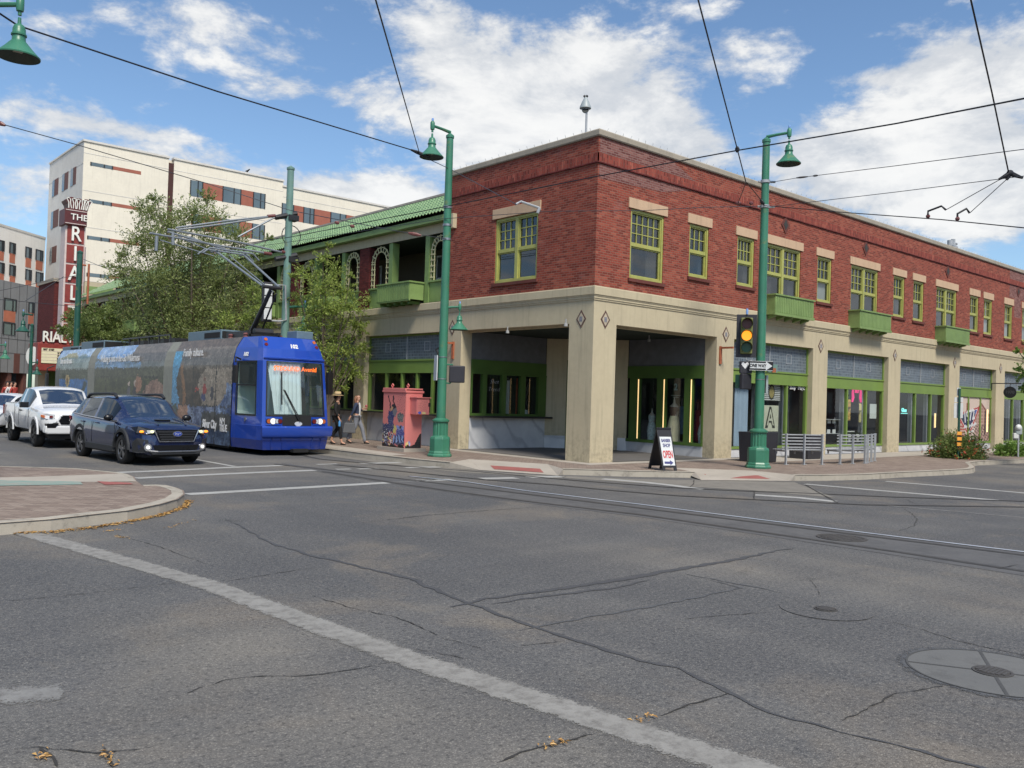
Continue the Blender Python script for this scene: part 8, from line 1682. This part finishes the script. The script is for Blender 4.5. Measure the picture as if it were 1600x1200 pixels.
# theatre: brick body, blade sign, marquee
TY = 52.0
def tp(x, y): p = unp(x, y, 'y', TY); return p[0], p[2]
TH = thing('theatre_building', 'dark red brick theatre front beyond the tiled wing, behind the tall red sign', 'building', (0, TY+1.6, 0)); b = MB(); q0 = unp(66, 450, 'y', TY+1.6); q1 = unp(90, 440, 'y', TY+1.6); q0 = unp(85, 450, 'y', TY+1.6); b.box(q0[0], 10, TY+1.6, TY+6.2, 0, q1[2]); b.build('brick_body', 'brick_dark', TH, loc=tuple(TH.location)); b = MB(); b.box(q0[0]-.1, 10, TY+1.5, TY+6.3, q1[2], q1[2]+.25); b.build('coping', 'stucco_cap', TH, loc=tuple(TH.location))
b = MB(); a = unp(60, 575, 'y', TY+.6); c = unp(74, 575, 'y', TY+.6); b.box(a[0], c[0], TY+.6, TY+1.5, 0, a[2]+.2); b.build('entrance_pier', 'stucco', TH, loc=tuple(TH.location)); b = MB(); b.box(c[0], 6, TY+.9, TY+1.5, 0, a[2]); b.build('entrance_front', 'green_dark', TH, loc=tuple(TH.location))
paint('sign_red', srgb(134, 44, 36), .5, .12, 3); paint('sign_maroon', srgb(88, 28, 30), .5, .12, 3); paint('sign_pink', srgb(202, 182, 176), .6, .08, 3); paint('letter_white', srgb(228, 226, 216), .5, .04); paint('board_cream', srgb(214, 208, 172), .5, .05, 4); paint('letter_dark', srgb(40, 36, 36), .6, .1)
SG = thing('theatre_sign', 'tall red vertical sign reading THE RIALTO with a fluted crown', 'sign', (0, TY, 0)); LS = (0, TY, 0); def_ = lambda: MB()
xl, zb = tp(97.5, 540); xr_, _ = tp(125.5, 540); zt = tp(112, 350)[1]; xm = (xl+xr_)/2; hw = (xr_-xl)/2
b = MB(); b.box(xl-.1, xr_+.06, TY+.02, TY+1.25, zb-3, zt); b.build('casing', 'sign_pink', SG, loc=LS, bevel=.04)
for i, ch in enumerate('RIALTO'):
    ya, yb = 351+31*i, 381+31*i; z1_, z0_ = tp(112, ya)[1], tp(112, yb)[1]; b = MB(); b.box(xl+.02, xr_-.04, TY-.02, TY+.015, z0_+.06, z1_-.03); o = b.build('letter_panel', 'sign_red', SG, loc=LS); b = MB(); b.text(ch, (z1_-z0_)*1.08, (xm-.02, TY-.10, (z0_+z1_)/2), (1, 0, 0), (0, 0, 1), .14, bold=.012, sx=.80); b.build('letter', 'letter_white', o, loc=LS)
xa, z0_ = tp(97, 350); xb, z1_ = tp(135, 335); b = MB(); b.box(xl-.25, xb, TY-.25, TY+1.3, z0_, z1_+.2); B_ = b.build('name_block', 'sign_maroon', SG, loc=LS, bevel=.03); b = MB(); b.text('THE', .62, ((xl+xr_)/2+.1, TY-.29, (z0_+z1_)/2+.1), (1, 0, 0), (0, 0, 1), .07, bold=.005); b.build('letter', 'letter_white', B_, loc=LS); b = MB()
for z in (z0_+.1, z1_+.1): b.box(xl-.2, xb-.05, TY-.28, TY-.255, z-.025, z+.025)
b.box(xr_+.1, xb-.05, TY-.28, TY-.255, (z0_+z1_)/2+.08, (z0_+z1_)/2+.13); b.build('trim', 'sign_pink', B_, loc=LS)
zc = z1_+.2; zt2 = tp(112, 308)[1]; H_ = zt2-zc; pts = []
for k in range(3): c_ = xl-.05+(k+.5)*(2*hw+.3)/3; pts += [(c_+((2*hw+.3)/6)*1.05*math.cos(a)*1.0, zc+H_*(.78 if k != 1 else .76)+(H_*.22)*math.sin(a)) for a in np.linspace(math.pi*.95, .05*math.pi, 8)]
out = [(xl+.08, zc), (xl-.02, zc+H_*.4), (xl-.2, zc+H_*.72)]+pts+[(xr_+.36, zc+H_*.72), (xr_+.18, zc+H_*.4), (xr_+.1, zc)]; b = MB(); b.prism(out, 'b', TY-.1, TY+1.1); CR_ = b.build('crown', 'sign_maroon', SG, loc=LS); b = MB()
for k, c_ in enumerate((xl+.12, xl+.42, xm+.06, xm+.36, xr_-.12, xr_+.12)):
    lean = (c_-xm-.05)*.22; b.tube([(c_-.10, TY-.13, zc+.06), (c_-.06+lean*.4, TY-.13, zc+H_*.5), (c_-.13+lean, TY-.13, zc+H_*.84), (c_+lean, TY-.13, zc+H_*.9), (c_+.12+lean, TY-.13, zc+H_*.82), (c_+.05+lean*.4, TY-.13, zc+H_*.5), (c_+.08, TY-.13, zc+.06)], .035, 5)
b.build('crown_tubes', 'letter_white', CR_, loc=LS); b = MB(); q = tp(136, 385); q2 = tp(134, 460); b.tube([(q[0], TY+.6, q[1]), (q2[0], TY+.6, q2[1])], .09, 6); b.tube([(xr_, TY+.6, q[1]-.1), (q[0], TY+.6, q[1]-.1)], .06, 6); b.build('side_tube', 'sign_pink', SG, loc=LS)
MQ = thing('marquee', 'red theatre marquee with a cream letter board and white script letters on top', 'marquee', (0, TY-.6, 0)); LM = (0, TY-.6, 0); TM = TY-1.4
def mp(x, y): p = unp(x, y, 'y', TM); return p[0], p[2]
a, zt = mp(59, 537); c, zb = mp(122, 574); zbl = mp(62, 572)[1]; b = MB(); b.box(a, c+1.5, TM, TM+2.6, zbl-.3, zt+.1); b.build('frame', 'sign_red', MQ, loc=LM, bevel=.05)
x0, z1_ = mp(65, 541); _, z0_ = mp(65, 567); b = MB(); b.box(x0, c+1.0, TM-.05, TM-.005, z0_, z1_-.1); BD = b.build('letter_board', 'board_cream', MQ, loc=LM); b = MB(); hgt = (z1_-.1-z0_)/5
for k in range(1, 5): b.box(x0, c+1, TM-.06, TM-.051, z0_+hgt*k-.012, z0_+hgt*k+.012)
b.build('board_rails', 'sign_pink', BD, loc=LM); b = MB()
for k, s in enumerate(('MAY  15 KO', '16 W', '17 RI', '22 S', 'TH')): b.text(s, hgt*.82, (x0+(.1 if k == 0 else 1.0), TM-.065, z1_-.1-hgt*(k+.5)), (1, 0, 0), (0, 0, 1), .01, align='LEFT', bold=.012, sx=.74)
b.build('board_letters', 'letter_dark', BD, loc=LM); b = MB()
b.text('RIALTO', 1.05, (a+.25, TM-.02, zt+.5), (1, 0, 0), (0, 0, 1), .16, align='LEFT', bold=.012, sx=.74); b.build('script_letters', 'letter_white', MQ, loc=LM)
b = MB(); b.prism([(a+.1, zt), (a+.6, zt+.45), (c, zt+.3), (c, zt)], 'b', TM+.1, TM+.4); b.build('letter_base', 'sign_red', MQ, loc=LM); b = MB(); q = mp(58, 556); b.disc((q[0]+.0, TM+.9, q[1]), (-.93, -.37, 0), .66, .3, 24); b.build('end_disc', 'letter_white', MQ, loc=LM)
# beige block with a green band behind the wing
b = MB(); q = unp(135, 440, 'y', 51.2); q2 = unp(176, 470, 'y', 51.2); b.box(q[0]-.1, q2[0]+6, 51.2, 51.5, 0, q[2]); t = thing('low_building', 'beige gable end with a green band just beyond the tiled roof', 'building', (q[0], 51.2, 0)); b.build('wall', 'stucco', t, loc=tuple(t.location)); b = MB(); z = unp(140, 446, 'y', 51.15)[2]; b.box(q[0], q2[0], 51.17, 51.195, z-.6, z-.05); b.build('green_stripe', 'planter_green', t, loc=tuple(t.location))
# the other two corners of the crossing, behind the camera: they are what the shop glass mirrors
for lab, x0, x1, y0, y1, h, m, rf in (('brown brick row facing the corner building across the right street', 2, 70, -42, -30, 9.5, 'brick_dark', 'y'), ('pale stucco block facing the streetcar across the left street', -50, -36, -6, 60, 11, 'stucco', 'x')):
    t = thing('street_building', lab, 'building', ((x0+x1)/2, (y0+y1)/2, 0)); Lb = tuple(t.location); b = MB(); b.box(x0, x1, y0, y1, 0, h); b.build('wall', m, t, loc=Lb); b = MB()
    if rf == 'y': b.prism([(y1+.6, h-.1), ((y0+y1)/2, h+3.4), (y0-.6, h-.1)], 'a', x0-.4, x1+.4)
    else: b.box(x0-.2, x1+.2, y0-.2, y1+.2, h, h+.4)
    b.build('roof', 'panel_dark', t, loc=Lb)
    for fl in (1.4, 5.4):
        for k in range(int(((x1-x0) if rf == 'y' else (y1-y0))/4)):
            b = MB(); q = (x0 if rf == 'y' else y0)+1+k*4
            if rf == 'y': b.box(q, q+2.2, y1, y1+.06, fl, fl+2.2)
            else: b.box(x1, x1+.06, q, q+2.2, fl, fl+2.2)
            b.build('window', 'far_glass', t, loc=Lb)
# ------------------------------------------------------------------ overhead wires
paint('wire_black', srgb(26, 28, 36), .6, .1); paint('wire_grey', srgb(70, 74, 80), .5, .1, metal=.3)
def wire(label, pts, r=.011, mat='wire_black', extra=None, group='overhead wires above the crossing'):
    P = [ray(x, y, d) for x, y, d in pts]
    out = lambda q: q[0] < 0 or q[0] > 1600 or q[1] < 0     # wires that leave the view run on past it
    if out(pts[0]): e = P[0]-P[1]; P.insert(0, P[0]+e/np.linalg.norm(e)*9)
    if out(pts[-1]): e = P[-1]-P[-2]; P.append(P[-1]+e/np.linalg.norm(e)*9)
    m = (P[0]+P[-1])/2; t = thing('overhead_wire', label, 'wire', tuple(m), 0, group); b = MB(); n = 24; Q = []
    for a, c in zip(P[:-1], P[1:]):
        k = 8; Q += [a+(c-a)*i/k for i in range(k)]
    Q.append(P[-1]); b.tube([q-m for q in Q], r, 5); b.build('strand', mat, t)
    if extra: extra(t, m)
    return t
def clampf(lst, r=.05, mat='wire_black', ln=.12, nm='clamp'):
    def f(t, m):
        for x, y, d, dx, dy in lst:
            b = MB(); p = ray(x, y, d)-m; q = ray(x+dx, y+dy, d)-m; b.tube([p, (p*2+q)/3, (p+2*q)/3, q], [r*.5, r, r, r*.5], 8); b.build(nm, mat, t)
    return f
dL = float((np.array([PL[0], PL[1], 8])-CAM)@CF); dR = float((np.array([PR[0], PR[1], 8])-CAM)@CF)
wire('thick span wire from the upper left corner down to the left lamp post', [(-40, -5, 13), (28, 40, 14), (340, 143, 17), (655, 238, dL-.6)], .016, extra=clampf([(642, 234, dL-.6, 30, 12)], .055, nm='hanger'))
wire('wire from the top edge meeting the span wire beside the left lamp', [(560, -95, 9), (587, 0, 11), (620, 115, 15), (655, 238, dL-.6)], .012)
wire('thin wire from the left lamp to the bracket over the double window', [(668, 248, dL-.6), (705, 265, dL), (806, 319, 21.8)], .010, 'wire_grey', extra=lambda t, m: (lambda b: (b.tube([ray(806, 319, 21.8)-m, ray(814, 315, 21.9)-m, ray(843, 325, 22)-m], .03, 6), b.tube([ray(843, 325, 22)-m, ray(840, 333, 22)-m], .04, 8), b.build('steady_arm', 'galv', t)))(MB()))
wire('lower left span wire with insulators running to the left lamp post', [(-30, 180, 18), (0, 193, 19), (120, 226, 21), (325, 287, 24), (455, 329, 25), (620, 361, 23), (702, 374, dL)], .011, 'wire_grey', extra=clampf([(-8, 189, 19, 16, 7), (523, 347, 24, 7, 2), (547, 353, 24, 7, 1), (638, 364, 22.6, 20, 4)], .05, 'insulator_red', nm='insulator'))
wire('contact wire rising from the far street across the brick corner to the upper right', [(330, 388, 40), (456, 370, 30), (690, 324, 24), (930, 276, 20), (1152, 235, 17), (1400, 193, 14), (1640, 146, 11)], .013)
wire('second contact wire from the far street, just under the first', [(330, 395, 41), (460, 377, 31), (690, 342, 25), (860, 330, 23.5), (1005, 329, 23), (1100, 324, 22.6), (1190, 322, dR)], .009, 'wire_grey')
wire('wire from the top edge through a ring down to the right signal post', [(1060, -90, 11), (1091, 0, 13), (1152, 233, 19), (1165, 283, 21), (1192, 316, dR-.2)], .013, extra=clampf([(1152, 229, 19, 0, 9), (1188, 312, dR-.2, 6, 8)], .05, nm='ring'))
wire('short strut hanging from the ring wire to the brick front', [(1166, 284, 21), (1153, 318, 22)], .010, 'wire_grey', extra=clampf([(1150, 317, 22, 8, 1), (1171, 316, 22, 5, 3)], .05, 'insulator_red', nm='insulator'))
wire('upper thin wire from the right post to the right edge', [(1204, 285, dR), (1245, 278, dR-.5), (1400, 259, 19), (1640, 228, 15)], .008, 'wire_grey', extra=clampf([(1244, 278, dR-.4, 18, -2), (1270, 275, dR-.6, 8, -1)], .028, nm='turnbuckle'))
wire('lower thin wire from the right post to the hanger near the right edge', [(1205, 323, dR), (1400, 300, 20), (1560, 280, 17.5), (1640, 270, 16)], .008, 'wire_grey')
wire('wire across the brick front out to the right edge, carrying two insulators', [(1190, 321, dR), (1320, 332, 20.5), (1470, 343, 18), (1640, 360, 15)], .011, extra=clampf([(1450, 341, 18.3, 0, -6), (1496, 345, 17.6, 0, -6)], .045, 'insulator_red', nm='insulator'))
def hang(t, m):
    b = MB(); c = ray(1578, 271, 17.3)-m
    for dx, dy in ((-17, 9), (20, 7), (-5, 10)): b.tube([c, ray(1578+dx, 271+dy, 17.3)-m], [.06, .025], 6)
    b.ball(c, .07, 8); b.build('hanger', 'wire_black', t)
    b = MB(); b.tube([ray(1565, 279, 17.3)-m, ray(1478, 328, 18)-m], .008, 5); b.tube([ray(1572, 281, 17.3)-m, ray(1515, 333, 17.6)-m], .008, 5); b.build('bridle', 'wire_black', t)
    b = MB(); b.tube([ray(1478, 328, 18)-m, ray(1471, 322, 18)-m, ray(1450, 330, 18.2)-m, ray(1450, 336, 18.2)-m], .022, 6); b.tube([ray(1515, 333, 17.6)-m, ray(1510, 326, 17.6)-m, ray(1496, 334, 17.6)-m, ray(1496, 340, 17.6)-m], .022, 6); b.build('steady_arm', 'wire_black', t)
wire('steep wire from the top edge to the black hanger near the right edge', [(1497, -90, 12), (1517, 0, 13), (1550, 145, 15.5), (1576, 270, 17.3)], .014, extra=hang)
for (x0, y0, d0, x1, y1, d1, lab) in ((-20, 458, 45, 120, 430, 50, 'faint wire in front of the grey block, upper'), (-20, 466, 40, 130, 480, 46, 'faint wire in front of the grey block, lower'), (40, 470, 40, 100, 432, 48, 'faint slanting wire left of the theatre sign'), (130, 405, 48, 290, 470, 40, 'faint wire slanting down right of the theatre sign')): wire(lab, [(x0, y0, d0), (x1, y1, d1)], .014, 'wire_grey', group='thin far wires')
# bird on the hotel roof
g = unp(386.5, 267, 'y', HY); t = thing('bird', 'small dark bird perched on the hotel roof edge', 'bird', (g[0], g[1], HZ_+.14)); skin_mesh('body', {'b': (0, 0, .16, .10), 'c': (.12, 0, .24, .08), 'h': (.2, 0, .36, .06), 'k': (.28, 0, .35, .02), 't': (-.22, 0, .08, .035), 'l': (.02, .03, .0, .015)}, [('b', 'c'), ('c', 'h'), ('h', 'k'), ('b', 't'), ('b', 'l')], 'cloth_black', t, sub=1)
# ------------------------------------------------------------------ sky, sun, camera
SUN_EL, SUN_AZ = R_(52), math.atan2(-.80, -.28)      # sun high behind the camera's right shoulder
W = bpy.data.worlds.new('World'); SC.world = W; W.use_nodes = True; wt = W.node_tree; wt.nodes.clear()
class WN(NT):
    def __init__(s): s.t = wt; s.n = wt.nodes; s.l = wt.links
w = WN(); tc = w.new('TexCoord'); dvec = tc.outputs['Generated']; sx = w.new('SeparateXYZ'); w.link(dvec, sx.inputs[0])
az = w.math('ARCTAN2', sx.outputs[1], sx.outputs[0]); el = w.math('ARCSINE', sx.outputs[2])
sky = w.new('TexSky'); sky.sky_type = 'NISHITA'; sky.sun_disc = False; sky.sun_elevation = SUN_EL; sky.sun_rotation = math.pi/2-SUN_AZ; sky.air_density = 1.0; sky.dust_density = .6; sky.ozone_density = 2.0
def ae(x, y): v = ray(x, y, 1)-CAM; v /= np.linalg.norm(v); return math.atan2(v[1], v[0]), math.asin(v[2])
blobs = [(760, 150, 95, 80, 1.15), (700, 60, 60, 60, .7), (890, 110, 110, 48, 1.0), (1000, 190, 120, 65, 1.3), (1085, 235, 70, 35, .9), (850, 210, 170, 70, 1.3), (960, 90, 60, 30, .7), (1120, 95, 75, 45, .62), (1060, 80, 50, 30, .5), (1190, 140, 40, 40, .4),
         (1290, 250, 130, 60, 1.1), (1420, 240, 150, 60, 1.2), (1570, 240, 100, 65, 1.1), (1420, 320, 240, 45, .75), (1600, 330, 100, 45, 1.0), (1570, 80, 110, 62, 1.15), (1470, 105, 80, 36, 1.0), (1350, 122, 60, 16, .7), (1430, 50, 30, 14, .5),
         (470, 95, 120, 50, .6), (565, 165, 70, 40, .55), (350, 25, 130, 40, .5), (640, 60, 60, 50, .5), (440, 135, 110, 22, .55), (120, 180, 150, 34, .85), (60, 290, 130, 50, .9), (330, 262, 170, 32, .9), (520, 310, 150, 36, 1.0), (640, 330, 100, 50, .9), (180, 200, 120, 14, .5), (860, 50, 90, 26, .45), (60, 60, 100, 60, .45), (720, 10, 80, 30, .5), (1090, 15, 80, 22, .4), (220, 20, 90, 30, .4), (1200, 60, 50, 25, .3)]
acc = None
for x, y, rx, ry, am in blobs:
    a0, e0 = ae(x, y); k = FPX*1.05; da = w.math('MULTIPLY', w.math('SUBTRACT', az, a0), k/rx*math.cos(e0)); de = w.math('MULTIPLY', w.math('SUBTRACT', el, e0), k/ry)
    q = w.math('MULTIPLY_ADD', da, da, w.math('MULTIPLY', de, de)); g_ = w.math('MULTIPLY', w.math('EXPONENT', w.math('MULTIPLY', q, -.9)), am); acc = g_ if acc is None else w.math('ADD', acc, g_)
mp_ = w.new('Mapping'); w.link(dvec, mp_.inputs[0]); mp_.inputs['Scale'].default_value = (1, 1, 2.1)
n1 = w.noise(mp_.outputs[0], 6.5, 10, .62, .25); n2 = w.noise(mp_.outputs[0], 21, 8, .62, .1); far = w.noise(mp_.outputs[0], 1.7, 6, .55)
# outside the photographed patch of sky the cover is plain broken cloud
c0 = ae(800, 200); out_ = w.math('ADD', w.math('POWER', w.math('MULTIPLY', w.math('SUBTRACT', az, c0[0]), 1.55), 2), w.math('POWER', w.math('MULTIPLY', w.math('SUBTRACT', el, c0[1]), 3.2), 2)); om = w.math('SUBTRACT', out_, .9, clamp=True)
dens = w.math('ADD', w.math('MULTIPLY', acc, .62), w.math('MULTIPLY', w.math('SUBTRACT', n1, .5), 2.6)); dens = w.math('ADD', dens, w.math('MULTIPLY', w.math('SUBTRACT', n2, .5), 1.1)); dens = w.math('ADD', dens, w.math('MULTIPLY', om, w.math('MULTIPLY', w.math('SUBTRACT', far, .42), 3.0)))
hor = w.math('SUBTRACT', 1, w.math('MULTIPLY', el, 7.0), clamp=True)       # low cloud thickens to the horizon
dens = w.math('ADD', dens, w.math('MULTIPLY', hor, .55))
mask = w.n.new('ShaderNodeMapRange'); mask.interpolation_type = 'SMOOTHSTEP'; w.link(dens, mask.inputs[0]); mask.inputs[1].default_value = .25; mask.inputs[2].default_value = .78
sh = w.math('ADD', w.math('MULTIPLY', n2, .55), w.math('MULTIPLY', n1, .45)); ccol = w.ramp(sh, [(.36, (3.9, 4.2, 4.6)), (.52, (4.9, 5.05, 5.25)), (.66, (6.5, 6.5, 6.4))])
thick = w.ramp(dens, [(.5, 0), (1.3, 1)]); ccol = w.mix(w.math('MULTIPLY', thick, w.ramp(n1, [(.45, 0), (.6, .8)])), ccol, (6.9, 6.85, 6.7))
skyc = w.mix(1.0, sky.outputs[0], (.90, 1.0, 1.06), 'MULTIPLY')
col = w.mix(w.math('MULTIPLY', mask.outputs[0], .94), skyc, ccol)
bg = w.new('Background', Strength=.1); w.link(col, bg.inputs[0]); wo = w.new('OutputWorld'); w.link(bg.outputs[0], wo.inputs[0])
ld = bpy.data.lights.new('sun', 'SUN'); ld.energy = 2.9; ld.angle = R_(16); ld.color = (1.0, .93, .82); lo = bpy.data.objects.new('sun', ld); COL.objects.link(lo)
sd = Vector((math.cos(SUN_EL)*math.cos(SUN_AZ), math.cos(SUN_EL)*math.sin(SUN_AZ), math.sin(SUN_EL))); lo.rotation_euler = sd.to_track_quat('Z', 'Y').to_euler(); lo.location = tuple(sd*60)
cd = bpy.data.cameras.new('camera'); cd.sensor_width = 36; cd.lens = 36*FPX/1600; cd.clip_start = .1; cd.clip_end = 2000; co = bpy.data.objects.new('camera', cd); COL.objects.link(co)
M = Matrix.Identity(4)
for i in range(3): M[i][0] = CR[i]; M[i][1] = CU[i]; M[i][2] = -CF[i]; M[i][3] = CAM[i]
co.matrix_world = M; SC.camera = co
SC.view_settings.view_transform = 'Standard'; SC.view_settings.look = 'None'; SC.view_settings.exposure = 0.55; SC.view_settings.gamma = 1
SC.render.engine = 'CYCLES'; SC.cycles.max_bounces = 6; SC.cycles.transparent_max_bounces = 10; SC.cycles.use_denoising = True; SC.cycles.caustics_reflective = False; SC.cycles.caustics_refractive = False
